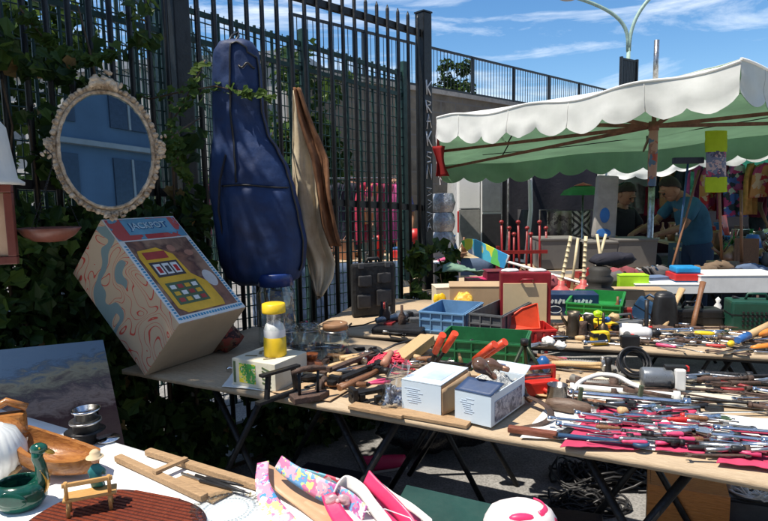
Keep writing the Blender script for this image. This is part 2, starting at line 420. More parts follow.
# white graffiti strokes on the corner post
def graffiti():
    p = fpt(1, -.046); k = mpp(V((p.x, p.y, 2)))
    b = MB(); cx = p.x + fd.x * .0; cy = p.y + fd.y * .0
    glyph = {'K': [[(-.8, 1), (-.7, -1)], [(.8, 1), (-.6, 0), (.8, -1)]], 'R': [[(-.7, -1), (-.8, 1), (.6, .7), (.4, .1), (-.7, 0), (.8, -1)]], 'A': [[(-.8, -1), (0, 1), (.7, -1)], [(-.6, -.2), (.6, -.1)]],
             'S': [[(.8, .9), (-.5, .8), (-.6, .2), (.6, -.1), (.5, -.8), (-.8, -.9)]], 'N': [[(-.8, -1), (-.6, 1), (.5, -1), (.8, 1)]], 'z': [[(-.7, .8), (.6, .6), (-.5, -.2), (.7, -.4), (-.6, -1)]]}
    v = 88
    for g, h in (('K', 17), ('R', 14), ('A', 17), ('K', 17), ('S', 14), ('N', 18), ('z', 12), ('z', 11), ('z', 10), ('A', 9)):
        c = dep(428, v, p.y)
        for st in glyph[g]:
            b.tube([(cx + fd.x * (x * .033), cy + fd.y * (x * .033), c.z + y * h * .42 * k + rnd.uniform(-.006, .006)) for x, y in [(x + rnd.uniform(-.22, .22), y) for x, y in st]], .0055 if h > 12 else .0035, 5)
        v += h + 1
    o = b.build('graffiti_lettering', C('white marker', (.75, .75, .73), .7, 0, .2, 20), bpy.data.objects['steel_fence']); o.matrix_parent_inverse = Matrix.Translation(-fpt(-1.0))
graffiti()
# green mesh panel fence standing a little behind
def mesh_fence(off, q0, q1, zt0, zt1, label, px=.042, pz=.085, ang=None, A=None, Bp=None, zb=.15):
    A = A or fpt(q0, off); Bp = Bp or fpt(q1, off); Ln = (Bp - A).length; d = (Bp - A).normalized()
    t = thing('mesh_fence', label, 'fence', (A.x, A.y, 0)); I = Matrix.Translation((-A.x, -A.y, 0))
    b = MB(); b.M = I; nx = int(Ln / px)
    def top(x): return zt0 + (zt1 - zt0) * x / Ln
    for i in range(nx + 1):
        x = i * px; p = A + d * x; b.tube([(p.x, p.y, zb), (p.x, p.y, top(x) + .03)], .0105 if i % 3 == 0 else .0034, 4, False)
    nz = int((max(zt0, zt1) - zb) / pz)
    for j in range(nz + 1):
        h = zb + j * pz; p, r = A, Bp; s = (top(Ln) - top(0))
        b.tube([(p.x, p.y, min(h, zt0)), (r.x, r.y, h + s * (h - zb) / (zt0 - zb))], .0040, 4, False)
    b.build('wire_mesh', green_paint, t)
    for x in [0] + [Ln * k / max(1, round(Ln / 1.1)) for k in range(1, max(1, round(Ln / 1.1)) + 1)]:
        p = A + d * x; b = MB(); b.M = I; b.box((p.x, p.y, (top(x) + .1) / 2), (.05, .05, top(x) + .1), (0, 0, math.atan2(d.y, d.x))); b.build('post', green_paint, t)
    for h in (0, -.16):
        b = MB(); b.M = I; p, r = A.copy(), Bp.copy(); p.z = top(0) + h; r.z = top(Ln) + h; q = r - p; b.box((p + r) / 2, (q.length, .02, .03), q.to_track_quat('X', 'Z').to_matrix()); b.build('rail', green_paint, t)
mesh_fence(.42, -1.0, 1.12, 2.75, 2.42, 'green welded mesh fence just behind the dark bar fence')
mesh_fence(0, 0, 0, 2.95, 2.95, 'green mesh fence side running away behind the bar fence corner', A=fpt(-.15, .5), Bp=fpt(-.15, .5) + V((-.2, 3.2, 0)), px=.07)

# retaining wall with railing
def retaining():
    A = dep(300, 0, 11.5); B_ = dep(620, 0, 21); A.z = B_.z = 0; d = (B_ - A).normalized(); Ln = (B_ - A).length; an = math.atan2(d.y, d.x)
    zA = dep(432, 84, 13).z; 
    t = thing('stone_wall', 'old stone retaining wall below the street railing', 'wall', A, an)
    stone = C('old stone wall', (.14, .12, .09), .9, 0, .6, 1.6, .6); nt = stone.node_tree; L = nt.links.new; bs = nt.nodes['Principled BSDF']
    br = N(nt, 'ShaderNodeTexBrick'); br.inputs['Scale'].default_value = 1.0; br.inputs['Brick Width'].default_value = .55; br.inputs['Row Height'].default_value = .28; br.inputs['Mortar Size'].default_value = .02
    tc = next(x for x in nt.nodes if x.type == 'TEX_COORD'); mp = N(nt, 'ShaderNodeMapping'); mp.inputs['Rotation'].default_value = (rad(-90), 0, 0); L(tc.outputs['Object'], mp.inputs[0]); L(mp.outputs[0], br.inputs[0])
    r = next(x for x in nt.nodes if x.type == 'VALTORGB'); L(r.outputs[0], br.inputs['Color1']); br.inputs['Color2'].default_value = (.12, .10, .08, 1); br.inputs['Mortar'].default_value = (.12, .11, .1, 1); L(br.outputs[0], bs.inputs['Base Color'])
    b = MB(); b.box((Ln / 2, .3, zA / 2), (Ln, .5, zA)); b.build('masonry', stone, t); b = MB(); b.box((Ln / 2, .3, zA + .05), (Ln, .62, .1)); b.build('coping', C('coping stone', (.3, .28, .25), .9), t)
    t = thing('street_railing', 'dark green street railing on top of the stone retaining wall', 'railing', (A.x, A.y, zA + .1), an)
    def hh(x): return 1.0
    n = int(Ln / .13)
    b = MB()
    for i in range(n + 1): b.tube([(i * .13, .3, .1), (i * .13, .3, 1.0)], .011, 4, False)
    b.build('balusters', fence_paint, t)
    for i in range(int(Ln / 1.9) + 1): b = MB(); b.box((i * 1.9, .3, .52), (.07, .07, 1.04)); b.build('post', fence_paint, t)
    for h in (.1, 1.02): b = MB(); b.box((Ln / 2, .3, h), (Ln, .05, .05)); b.build('rail', fence_paint, t)
    # a short higher panel standing behind the canopy and the street lamp
    p = dep(631, 0, 17); z0 = dep(631, 100, 17).z; z1 = dep(631, 58, 17).z
    t = thing('railing_panel', 'small dark railing panel on a post above the white canopy', 'railing', (p.x, p.y, 0), rad(35))
    for x in (-.37, .37): b = MB(); b.box((x, 0, z1 / 2), (.07, .07, z1)); b.build('post', fence_paint, t)
    b = MB()
    for i in range(9): b.box((-.3 + i * .075, 0, (z0 + z1) / 2), (.045, .02, z1 - z0 - .08))
    b.build('balusters', fence_paint, t)
    for z in (z0, z1 - .05): b = MB(); b.box((0, 0, z), (.67, .04, .05)); b.build('rail', fence_paint, t)
retaining()
def street_lamp():
    p = dep(630, 0, 20); t = thing('street_lamp', 'pale green double armed street lamp rising above the canopy', 'street lamp', (p.x, p.y, 0))
    g = C('pale green paint', (.30, .42, .36), .5); z1 = dep(630, 48, 20).z
    b = MB(); b.tube([(0, 0, 0), (0, 0, 3), (0, 0, z1)], [.11, .08, .06], 10); b.build('pole', g, t)
    for s in (-1, 1):
        b = MB(); P = []
        for i in range(13):
            q = i / 12; P.append((s * (.02 + (1.7 if s < 0 else 1.0) * q ** 2.0), 0, z1 - .1 + 2.0 * q ** (.8 if s > 0 else .62) * (1 if s > 0 else .85)))
        b.tube(P, .06, 8); a = b.build('arm', g, t)
        b = MB(); b.ball(V(P[-1]) + V((s * .3, 0, 0)), .3, 12, (1, .5, .3)); b.build('lamp_head', lgrey, t)
street_lamp()

# ================================================================ leaves and trees
def leaf(b, p, n, sz, up=None):
    n = n.normalized(); x = n.cross(V((rnd.uniform(-1, 1), rnd.uniform(-1, 1), rnd.uniform(-1, 1))));
    if x.length < .01: x = V((1, 0, 0))
    x.normalize(); y = n.cross(x)
    c = n * sz * .22
    w = [p - y * sz * .42, p - y * sz * .5 + x * sz * .3 + c * .7, p + x * sz * .5 + c, p + y * sz * .15 + x * sz * .24 + c * .5, p + y * sz * .62 - c * .6, p + y * sz * .15 - x * sz * .24 + c * .5, p - x * sz * .5 + c, p - y * sz * .5 - x * sz * .3 + c * .7]
    vs = [b.bm.verts.new(q) for q in w]
    f = b.bm.faces.new(vs[:5]); f.material_index = b.mi; f = b.bm.faces.new((vs[0], vs[4], vs[5], vs[6], vs[7])); f.material_index = b.mi
rnd = random.Random(11)
leaf2 = cloth_mat('ivy leaf lighter', (.09, .14, .03), .4, col2=(.05, .10, .02), rough=.4, scale=3, wr=.1)
def ivy_patch(name, label, q0, q1, offs, zlow, ztopf, n, sz, dens, cat='ivy', thick=.3):
    """climbing ivy rooted in the ground by the fence, leaves spread through a layer along it"""
    t = thing(name, label, cat, fpt((q0 + q1) / 2, offs)); I = -fpt((q0 + q1) / 2, offs); b = MB(); k = 0
    while k < n:
        q = q0 + rnd.random() * (q1 - q0); z = zlow + rnd.random() * (ztopf(q) - zlow); o = offs + (rnd.random() - .5) * thick
        p = fpt(q, o, z); cl = noise.noise(V((q * 5, z * 3, 7))) + .5 * noise.noise(V((q * 12, z * 9, 1)))
        k += 1
        if cl < dens(q, z): continue
        b.mi = (2 if rnd.random() < .12 else 1) if rnd.random() < .3 else 0
        leaf(b, p + I, -fn + V((rnd.uniform(-.9, .9), rnd.uniform(-.9, .9), rnd.uniform(-.3, 1.1))), sz * rnd.choice((.5, .8, 1, 1.2, 1.6)))
    b.keep = True; b.build('leaves', [leafm, leaf2, cloth_mat('dry leaf', (.22, .16, .06), .2, col2=(.12, .07, .03))], t)
    b = MB()
    for i in range(14):
        q = q0 + (q1 - q0) * rnd.random(); P = []; z = 0; h = ztopf(q) * rnd.uniform(.6, .95); q2 = q
        while z < h: P.append(fpt(q2, offs + rnd.uniform(-.05, .05), z) + I); z += .18; q2 += rnd.uniform(-.02, .02)
        b.tube(P, [.012 * (1 - .7 * i_ / len(P)) for i_ in range(len(P))], 5)
    b.tube([fpt(q0, offs, .01) + I, fpt(q1, offs, .012) + I], .012, 5)
    b.build('stem', stemm, t)
ivy_patch('ivy', 'dense dark ivy climbing the fence behind the oval mirror', -.98, .0, -.10, .0, lambda q: 2.5 - .2 * sin(q * 9), 15000, .055, lambda q, z: -.55 if z < 1.45 else (-.1 + (z - 1.45) * .22 + (q + .9) * .25 if q > -.9 else -.25))
ivy_patch('ivy', 'low ivy along the foot of the fence under the middle table', 0, 1.2, -.10, .0, lambda q: .62, 5000, .05, lambda q, z: -.3)
ivy_patch('ivy', 'small ivy growing beside the foot of the graffiti post', .82, 1.08, -.16, .35, lambda q: 1.12, 420, .075, lambda q, z: -.25, thick=.12)
def tree(label, x, y, h, cr, z0, n=5000, sz=.16, name='tree', mats=None, group=None, flat=1.0, clump=9):
    t = thing(name, label, 'tree', (x, y, 0), rnd.random() * 6, group)
    b = MB(); P = [(0, 0, 0), (.05, .03, h * .3), (-.04, .06, h * .55), (0, 0, h * .8)]
    b.tube(P, [cr * .07, cr * .055, cr * .04, cr * .012], 8)
    cl = []
    for i in range(clump):
        a = rnd.random() * 6.28; r = cr * rnd.uniform(.25, .75); c = V((r * cos(a), r * sin(a), z0 + (h - z0) * rnd.uniform(.15, .9))); cl.append((c, cr * rnd.uniform(.3, .55)))
        b.tube([V((0, 0, h * .35 + .2 * rnd.random() * h)), c * .6 + V((0, 0, h * .2)), c], [cr * .03, cr * .02, cr * .008], 5)
    b.build('trunk', stemm, t)
    b = MB()
    for i in range(n):
        c, r = rnd.choice(cl); d = V((rnd.gauss(0, 1), rnd.gauss(0, 1), rnd.gauss(0, 1))).normalized() * r * rnd.random() ** .45; d.z *= flat * .8
        p = c + d
        if noise.noise(p * (2.2 / cr)) < -.12: continue
        b.mi = 1 if rnd.random() < .3 else 0
        leaf(b, p, d + V((rnd.uniform(-1, 1), rnd.uniform(-1, 1), rnd.uniform(0, 1.5))) * r, sz * rnd.uniform(.6, 1.3))
    b.keep = True; b.build('crown', mats or [leafm, leaf2], t); return t
tree('leafy tree beyond the fence above the mirror, at the far left', -5.6, 8.2, 4.6, 2.0, 1.2, 5000, .17)
tree('leafy tree beyond the fence between mirror and guitar bag', -1.9, 10.8, 3.9, 1.5, 1.0, 4000, .16)
tree('green bush behind the railing right of the graffiti post', 2.3, 19.5, 5.6, .8, 4.2, 1300, .14)
# tree whose branches hang over the ivy corner and shade it
tree('broad tree overhanging the ivy corner, its shade on the mirror', -2.82, 2.12, 5.0, 1.25, 3.2, 20000, .10, clump=18)
# thin shoots of ivy reaching out before the bag and the mirror
def shoot(label, pts, n, sz=.045):
    pts = [V(p) for p in pts]; t = thing('ivy_shoot', label, 'ivy', pts[0]); I = -pts[0]; b = MB(); b.tube([p + I for p in pts], [.004] * (len(pts) - 1) + [.0015], 5); b.build('stem', stemm, t)
    b = MB()
    for i in range(n):
        k = rnd.random() * (len(pts) - 1.001); j = int(k); p = pts[j].lerp(pts[j + 1], k - j) + V((rnd.uniform(-1, 1), rnd.uniform(-1, 1), rnd.uniform(-1, .6))) * .025 + I
        b.mi = 1; leaf(b, p, V((rnd.uniform(-.5, .5), -1, rnd.uniform(.2, 1.4))), sz * rnd.uniform(.6, 1.2))
    b.keep = True; b.build('leaves', [leafm, leaf2], t)
shoot('pale green ivy shoot crossing in front of the guitar bag neck', [dep(120, 90, 2.95), dep(150, 99, 2.9), dep(180, 92, 2.85), dep(215, 86, 2.78), dep(245, 92, 2.75), dep(272, 97, 2.75)], 60, .04)
shoot('ivy shoot hanging across the right rim of the mirror', [dep(200, 118, 2.85), dep(180, 130, 2.6), dep(158, 150, 2.45), dep(135, 168, 2.38), dep(118, 176, 2.36)], 46, .042)
shoot('leafy ivy sprig between the mirror and the guitar bag', [dep(205, 60, 2.95), dep(188, 95, 2.8), dep(170, 125, 2.7), dep(178, 160, 2.7), dep(190, 185, 2.7)], 90, .045)
shoot('ivy sprig creeping over the fence top at the upper left', [dep(20, 8, 2.5), dep(45, 40, 2.6), dep(70, 55, 2.6), dep(95, 62, 2.6), dep(120, 50, 2.7)], 110, .05)

def pale_house():
    p = dep(30, 0, 24); t = thing('apartment_house', 'pale apartment house far behind the fence at the left', 'building', (p.x, p.y, 0), rad(-12))
    b = MB(); b.box((4, 4, 3.2), (13, 7, 6.4)); b.build('wall', C('pale render', (.36, .35, .33), .9, 0, .2, .8), t)
    b = MB(); b.box((4, 4, 6.55), (13.5, 7.5, .3)); b.build('roof', C('zinc roof', (.25, .26, .28), .5), t)
    gl = C('house window', (.05, .06, .08), .1)
    for r in range(2):
        for k in range(7): b = MB(); b.box((-1.7 + k * 1.85, .48, 1.6 + r * 2.5), (.9, .08, 1.4)); w = b.build('window', gl, t); b = MB(); b.box((-1.7 + k * 1.85, .42, .86 + r * 2.5), (1.05, .16, .08)); b.build('sill', C('pale render', (.6, .6, .6)), w)
pale_house()
def hedge(label, x, y, w, h, rz):
    t = thing('hedge', label, 'hedge', (x, y, 0), rz); b = MB()
    for i in range(5200):
        p = V((rnd.uniform(-w / 2, w / 2), rnd.uniform(-.4, .4), rnd.uniform(0, h))); p.z *= .88 + .2 * noise.noise(V((p.x * .7, 0, 3)))
        b.mi = rnd.random() < .3; leaf(b, p, V((rnd.uniform(-1, 1), -1, rnd.uniform(0, 1.5))), rnd.uniform(.12, .25))
    b.keep = True; b.build('leaves', [leafm, leaf2], t)
    b = MB(); b.tube([(-w / 2, 0, .15), (w / 2, 0, .15)], .03, 5); b.build('stem', stemm, t)
hedge('long hedge far behind the fence on the left', -6.0, 14, 11, 2.3, rad(5))

def street_front():
    """house front across the street behind us: it is what the mirror shows"""
    t = thing('house_front', 'blue grey house front across the street, seen only in the mirror', 'building', (8, -15, 0), 0); bl = C('blue grey render', (.10, .15, .21), .8, 0, .2, .5)
    b = MB(); b.box((0, -3, 6.5), (36, 6, 13)); b.build('wall', bl, t); gl = C('house window', (.05, .06, .08), .1)
    for r in range(3):
        b = MB(); b.box((0, .05, 3.1 + r * 3.1), (26, .3, .18)); b.build('balcony_slab', C('pale render', (.6, .6, .6)), t)
        for k in range(9): b = MB(); b.box((-11 + k * 2.8, .02, 1.7 + r * 3.1), (1.5, .1, 2.0)); w = b.build('window', gl, t); b = MB(); b.box((-11 + k * 2.8, .08, 1.7 + r * 3.1), (.08, .06, 2.0)); b.build('frame', C('pale render', (.6, .6, .6)), w)
street_front()

# ================================================================ canopies
whitec = cloth_mat('white canopy cloth', (.86, .86, .84), .3, var=.16, scale=1.3, wr=.5, col2=(.74, .75, .72))
greenc = cloth_mat('green canopy lining', (.34, .56, .36), .65, var=.15, scale=2, wr=.3)
tealc = cloth_mat('teal canopy lining', (.08, .48, .34), .6, var=.15, scale=2)
redc = cloth_mat('red canopy trim', (.35, .03, .03), .3, var=.2, scale=4)
pinkc = cloth_mat('pale pink canopy cloth', (.75, .45, .52), .3, var=.1, scale=3)
brownm = C('brown painted pole', (.20, .085, .06), .55, .1, .4, 12, .2)
def canopy(label, corners, apex, pole, vh=.22, outer=whitec, inner=greenc, scal=.27, ztop=None, hub=None, trim=None, poles=1, group=None):
    """market parasol: sagging roof sheet, scalloped valance on four sides, ribs from a hub on the pole"""
    t = thing('market_canopy', label, 'canopy', (pole[0], pole[1], 0), 0, group); I = Matrix.Translation((-pole[0], -pole[1], 0))
    c = [V(q) for q in corners]; ap = V(apex)
    roofp = []
    for side, (mat, off) in enumerate(((outer, 0), (inner, -.006))):
        b = MB(); b.M = I
        for k in range(4):
            p, q = c[k], c[(k + 1) % 4]
            def f(i, j):
                e = p.lerp(q, i); x = e.lerp(ap, j) ; s = sin(pi * j) * sin(pi * i)
                return x + V((0, 0, -.09 * s + off - (.05 * sin(pi * i) - .022 * sin(i * 19 + k)) * (1 - j) + .008 * noise.noise(x * 5)))
            b.grid(f, 20, 14)
        b.build('roof_sheet' if side == 0 else 'lining', mat, t)
    for k in range(4):
        p, q = c[k], c[(k + 1) % 4]; Ln = (q - p).length; nsc = max(2, round(Ln / scal)); out = (q - p).cross(V((0, 0, 1))).normalized()
        ctr = (c[0] + c[2]) / 2
        if (p - ctr).dot(out) < 0: out = -out
        for side, (mat, off) in enumerate(((outer, 0), (trim if (trim and k == 3) else inner, -.005))):
            b = MB(); b.M = I
            def f(i, j):
                e = p.lerp(q, i); w = abs(sin(pi * nsc * i)); 
                h = vh * (.74 + .26 * w ** .8 + .05 * noise.noise(V((i * 30, k, 2))))
                z = -.05 * sin(pi * i) + .022 * sin(i * 19 + k) - h * j
                return e + V((0, 0, z)) + out * (off + .012 * j + (.05 * noise.noise(e * 2.1 + V((0, 0, 5))) + .035 * noise.noise(e * 6 + V((0, 0, j * 2)))) * j)
            b.grid(f, nsc * 10, 6, True)
            if side == 0:
                b.tube([e_ + V((0, 0, .004)) for e_ in [V(f(i_ / 40, 0)) for i_ in range(41)]], .011, 6)
                for i_ in range(1, nsc, 2): b.tube([V(f(i_ / nsc, j_ / 5)) + out * .002 for j_ in range(6)], .003, 4)
            b.build('valance' if side == 0 else 'valance_lining', mat, t)
    b = MB(); b.M = I; zt = ztop or ap.z + .1
    zc = ap.z - .3
    b.tube([(pole[0], pole[1], .01), (pole[0], pole[1], 1.75)], .028, 12); b.mi = 1; b.tube([(pole[0], pole[1], 1.5), (pole[0], pole[1], ap.z - .01)], .020, 12); b.mi = 0
    b.tube([(pole[0], pole[1], ap.z - .02), (pole[0], pole[1], zt)], .022, 12); b.build('pole', [steel, brownm], t)
    h = V((pole[0], pole[1], hub or ap.z - .35))
    b = MB(); b.M = I; b.cyl(h - V((0, 0, .04)), h + V((0, 0, .04)), .045); b.build('hub', brownm, t)
    for k in range(8):
        p = c[k // 2] if k % 2 == 0 else (c[k // 2].lerp(c[(k // 2 + 1) % 4], .5) - V((0, 0, .03)))
        e = p + V((0, 0, -.045)); e = e.lerp(h, .02)
        b = MB(); b.M = I; d = e - h; b.box((e + h) / 2, (d.length, .02, .034), d.to_track_quat('X', 'Z').to_matrix()); r = b.build('rib', brownm, t)
        b = MB(); b.M = I; mp_ = h.lerp(e, .6); tp = (ap.lerp(p, .55)) + V((0, 0, -.06)); b.tube([mp_, tp], .008, 6); s = b.build('strut', iron, t); 
    for k in range(4):   # rubber straps under the lining
        p = c[k].lerp(ap, .45) - V((0, 0, .06)); q = c[(k + 1) % 4].lerp(ap, .3) - V((0, 0, .07))
        b = MB(); b.M = I; b.tube([p.lerp(q, i / 6) - V((0, 0, .05 * sin(pi * i / 6))) for i in range(7)], .006, 5); b.build('cord', blackp, t)
    return t
FL, FR, RL, RR = dep(437, 118, 6.8), dep(741, 62, 4.2), dep(441, 166, 9.4), dep(930, 116, 6.7)
PY = 5.4; AP = V((dep(655, 80, PY).x, PY, dep(655, 82, PY).z)); PL = dep(653, 150, PY)
canopy('white and green market canopy with scalloped edge over the back tables, its pole rising through', [FL, FR, RR, RL], AP, (PL.x, PL.y), vh=.30, scal=.36, ztop=dep(656, 40, PY).z, hub=dep(655, 126, PY).z, trim=redc)
def red_corner():
    p = dep(438, 146, 6.8); t = tag((lambda b: b.grid(lambda i, j: (.16 * (i - .5) * (1 - .45 * sin(pi * j)) + .05 * j, .05 * sin(i * 7) , -.34 * j), 14, 12, True, .004) and b.build('red_cloth', redc))(MB()), 'dark red cloth tied up at the left corner of the white canopy', 'cloth', None, p)
red_corner()
# second and third canopies further back
def cz(u, v, y): return dep(u, v, y)
canopy('second market canopy with teal lining and white scalloped edge behind the first', [cz(535, 178, 10.4), cz(775, 143, 7.6), cz(1000, 150, 9.8), cz(700, 172, 12.6)], V((5.0, 9.8, 2.5)), (5.1, 9.8), vh=.19, inner=tealc, scal=.3)
canopy('pale pink market canopy far behind near the white van', [cz(505, 177, 12), cz(610, 174, 10.6), cz(760, 168, 12.4), cz(640, 170, 15)], V((4.2, 12.6, 2.2)), (4.9, 12.9), vh=.2, outer=pinkc, inner=redc, scal=.35)
canopy('far white edged market canopy at the right end of the stalls', [cz(690, 160, 14), cz(860, 154, 11.4), cz(1000, 162, 15), cz(760, 167, 17)], V((9.4, 14.4, 2.7)), (9.6, 14.5), vh=.13, inner=tealc, scal=.3)
# lettered price stickers and tape on the front canopy pole
b = MB(); b.lathe([(.036, 0), (.040, .25), (.038, .5)], 14); tag(b.build('sticker_wrap', colramp_mat('torn stickers', [(.35, .07, .05), (.25, .12, .10), (.08, .14, .25), (.38, .22, .18)], 14)), 'torn red and blue stickers wrapped round the canopy pole', 'sticker', None, (PL.x, PL.y, dep(650, 186, PY).z))

# ================================================================ far stalls
def far_table(label, x, y, w, d, h, rz, mat, group='tables of the stalls behind'):
    t = thing('market_table', label, 'table', (x, y, 0), rz, group)
    b = MB(); b.box((0, 0, h - .012), (w, d, .024)); b.build('tabletop', board, t)
    b = MB(); b.grid(lambda i, j: (-w / 2 - .01 + i * (w + .02), -d / 2 - .006 - .02 * noise.noise(V((i * 12, 0, x))) * j, h + .003 - (h - .12) * j), 40, 6, True, .003); b.build('table_skirt', mat, t)
    for sx in (-1, 1):
        for sy in (-1, 1): b = MB(); b.tube([(sx * (w / 2 - .1), sy * (d / 2 - .1), .004), (sx * (w / 2 - .1), sy * (d / 2 - .1), h - .03)], .014, 6); b.build('leg', iron, t)
    return t
darkcl = cloth_mat('dark stall cloth', (.03, .03, .04), 0)
blanket = cloth_mat('blue grey stall cloth', (.10, .14, .22), 0)
# van
def van():
    p = dep(457, 250, 9.6); t = thing('white_van', 'white delivery van standing rear to us with an open back door', 'van', (p.x, p.y, 0), rad(-4))
    vp = C('van white paint', (.74, .75, .74), .3, 0, .06, 3, .03, spec=.6); dk = C('van dark trim', (.03, .03, .035), .5); gl = C('van tinted window', (.16, .18, .19), .1, 0, .3, 3, 0, spec=.8)
    b = MB(); prof = [(0, .35), (4.3, .35), (4.9, .5), (4.88, 1.0), (4.2, 1.3), (3.6, 2.1), (3.3, 2.25), (.1, 2.25), (0, 2.1)]
    T = Matrix(((0, 0, 1, 0), (1, 0, 0, 0), (0, 1, 0, 0), (0, 0, 0, 1)))
    b.prism(prof, 1.8, 0, T); b.build('body', vp, t, bevel=.05)
    b = MB(); b.box((.93, -.012, 1.2), (.62, .03, 1.65)); b.build('door_opening', dk, t)
    d = MB(); d.box((.20, -.03, 1.6), (.34, .03, .78), bev=.02); dd = d.build('rear_door', vp, t)
    d = MB(); d.box((.20, -.025, .80), (.34, .03, .80), bev=.01); d.build('lower_panel', C('door card', (.22, .22, .21), .8), dd)
    d = MB(); d.box((.55, -.05, 1.18), (.34, .035, 1.65), bev=.03); d2 = d.build('rear_door', vp, t)
    d = MB(); d.box((.55, -.072, 1.55), (.30, .012, .78), bev=.005); d.build('window', gl, d2); d = MB(); d.box((.55, -.07, .75), (.30, .012, .75)); d.build('lower_panel', dk, d2)
    for x in (.05, 1.75):
        b = MB(); b.box((x, -.02, 1.0), (.09, .03, .35), bev=.01); b.build('tail_light', redp, t)
    for x in (.02, 1.78):
        for y in (.9, 3.9):
            w = MB(); w.lathe([(.0, -.1), (.30, -.1), (.33, -.06), (.33, .06), (.30, .1), (0, .1)], 24, (x, y, .334), V((1, 0, 0))); ww = w.build('wheel', blackp, t)
            w = MB(); w.lathe([(0, -.104), (.19, -.104), (.2, .104), (0, .104)], 18, (x, y, .334), V((1, 0, 0))); w.build('rim', lgrey, ww)
    b = MB(); b.box((.9, -.06, .42), (1.7, .12, .2), bev=.04); b.build('bumper', dk, t)
    b = MB(); P = [(.80, -.06, .42), (.86, -.06, 1.2), (.88, -.07, 1.9), (.95, -.3, 2.12), (1.05, -.62, 1.9), (1.06, -.68, 1.2), (1.0, -.66, .42)]
    b.tube(P + [P[0]], .035, 8); x = b.build('open_rear_door', vp, t)
    b = MB(); b.grid(lambda i, j: (.82 + .2 * i, -.08 - .56 * i, .45 + .75 * j), 2, 2, thick=.02); b.build('door_panel', dk, x)
van()
# far market hall of clothes and goods: rails with garments
gcol = [(.55, .05, .10), (.6, .1, .3), (.05, .05, .07), (.65, .62, .6), (.10, .12, .3), (.45, .2, .1), (.06, .06, .08), (.7, .3, .1), (.3, .05, .1), (.12, .3, .5)]
gm = [cloth_mat('garment %d' % i, c, .15, var=.3, scale=9, wr=.5) for i, c in enumerate(gcol)]
prt = colramp_mat('printed garment', [(.6, .05, .2), (.1, .15, .5), (.7, .65, .6), (.55, .1, .3), (.05, .05, .08)], 9, .8, stretch=(1, 1, 1.5))
prt2 = colramp_mat('red printed garment', [(.6, .03, .04), (.65, .25, .1), (.5, .05, .15), (.7, .4, .3)], 8, .8)
def garment(b, w, h, d, seed):
    def f(i, j):
        a = (i - .5); ww = w * (.62 + .38 * min(1, j * 3) if j < .33 else 1 + .12 * (j - .3)) / 1
        return (a * ww, d * noise.noise(V((i * 5, j * 1.2, seed))) - d * .3 * cos(a * 3), -h * j + (-.10 * abs(a) * 2 * w if j < .1 else -.05 * w * abs(a)) )
    b.grid(f, 16, 12, True, .012)
    b.tube([(0, 0, .06), (0, 0, .0), (-w * .3, 0, -.03)], .004, 4)
ORD = 'first second third fourth fifth sixth seventh eighth ninth tenth eleventh twelfth thirteenth fourteenth fifteenth sixteenth'.split()
cnames = ['crimson', 'magenta', 'black', 'cream', 'navy', 'brown', 'charcoal', 'orange', 'dark red', 'light blue']
def rail(label, x, y, L_, h, rz, items, group, pal=range(12)):
    t = thing('clothes_rail', label, 'clothes rail', (x, y, 0), rz)
    for s in (-1, 1):
        b = MB(); b.tube([(s * L_ / 2, 0, .004), (s * L_ / 2, 0, h)], .013, 6); b.tube([(s * L_ / 2, -.25, .015), (s * L_ / 2, .25, .015)], .013, 6); b.build('stand', steel, t)
    b = MB(); b.tube([(-L_ / 2, 0, h), (L_ / 2, 0, h)], .013, 6); b.build('rail', steel, t)
    R3 = Matrix.Rotation(rz, 3, 'Z')
    for i in range(items):
        k = rnd.choice(list(pal)); xx = -L_ / 2 + L_ * (i + .6) / (items + .2)
        b = MB(); w = rnd.uniform(.38, .5); garment(b, w, rnd.uniform(.55, .95), .07, rnd.random() * 40)
        o = b.build('hanging_garment', gm[k] if k < 10 else (prt if k == 10 else prt2)); nm = cnames[k] if k < 10 else ('patterned' if k == 10 else 'red printed')
        tag(o, '%s garment, %s from the left on the %s' % (nm, ORD[i], group), 'garment', 'clothes on the %s' % group, V((x, y, h - .06)) + R3 @ V((xx, 0, 0)), rz + rnd.uniform(.2, .9))
rail('clothes rail seen through the bar fence with red and pink clothes', -0.62, 8.1, 2.0, 1.7, rad(18), 11, 'rail behind the fence', (0, 1, 8, 10, 11, 3, 0, 2))
rail('clothes rail at the far left behind the bar fence', -1.9, 8.6, 2.2, 1.75, rad(10), 9, 'rail behind the guitar bag')
rail('clothes rail under the pink canopy', 4.6, 11.8, 3.0, 1.9, rad(-8), 14, 'rail under the pink canopy')
rail('clothes rail under the second canopy behind the bending man', 6.3, 10.2, 3.2, 1.95, rad(-12), 15, 'rail behind the bending man')
rail('long clothes rail at the right end of the far stalls', 9.3, 11.8, 3.6, 2.0, rad(-10), 16, 'rail at the far right')
# added dark sheets: their colour stands in for shade behind the stalls
def shade_screen(x, y, w, h, rz, label, mat):
    t = thing('shade_sheet', label, 'backdrop', (x, y, 0), rz)
    b = MB(); b.grid(lambda i, j: ((i - .5) * w, .06 * noise.noise(V((i * w * 2.5, j * .6, 4))), .05 + j * (h - .05)), 60, 8, True, .01); b.build('sheet', mat, t)
    for s in (-1, 1): b = MB(); b.tube([(s * w / 2, .04, .004), (s * w / 2, .04, h + .05)], .02, 6); b.build('pole', steel, t)
shade_screen(8.6, 17.4, 15, 2.6, rad(-6), 'added dark sheet standing in for shade at the back of the far stalls', darkcl)
shade_screen(dep(556, 0, 9.2).x, 9.2, 1.38, 2.25, rad(3), 'added black sheet standing in for shade behind the red poles', darkcl)  # added to darken the right half of the van behind the poles
shade_screen(4.5, 13.0, 4.2, 2.3, rad(0), 'added dark maroon sheet standing in for shade behind the pink canopy', cloth_mat('maroon sheet', (.05, .015, .025), 0))
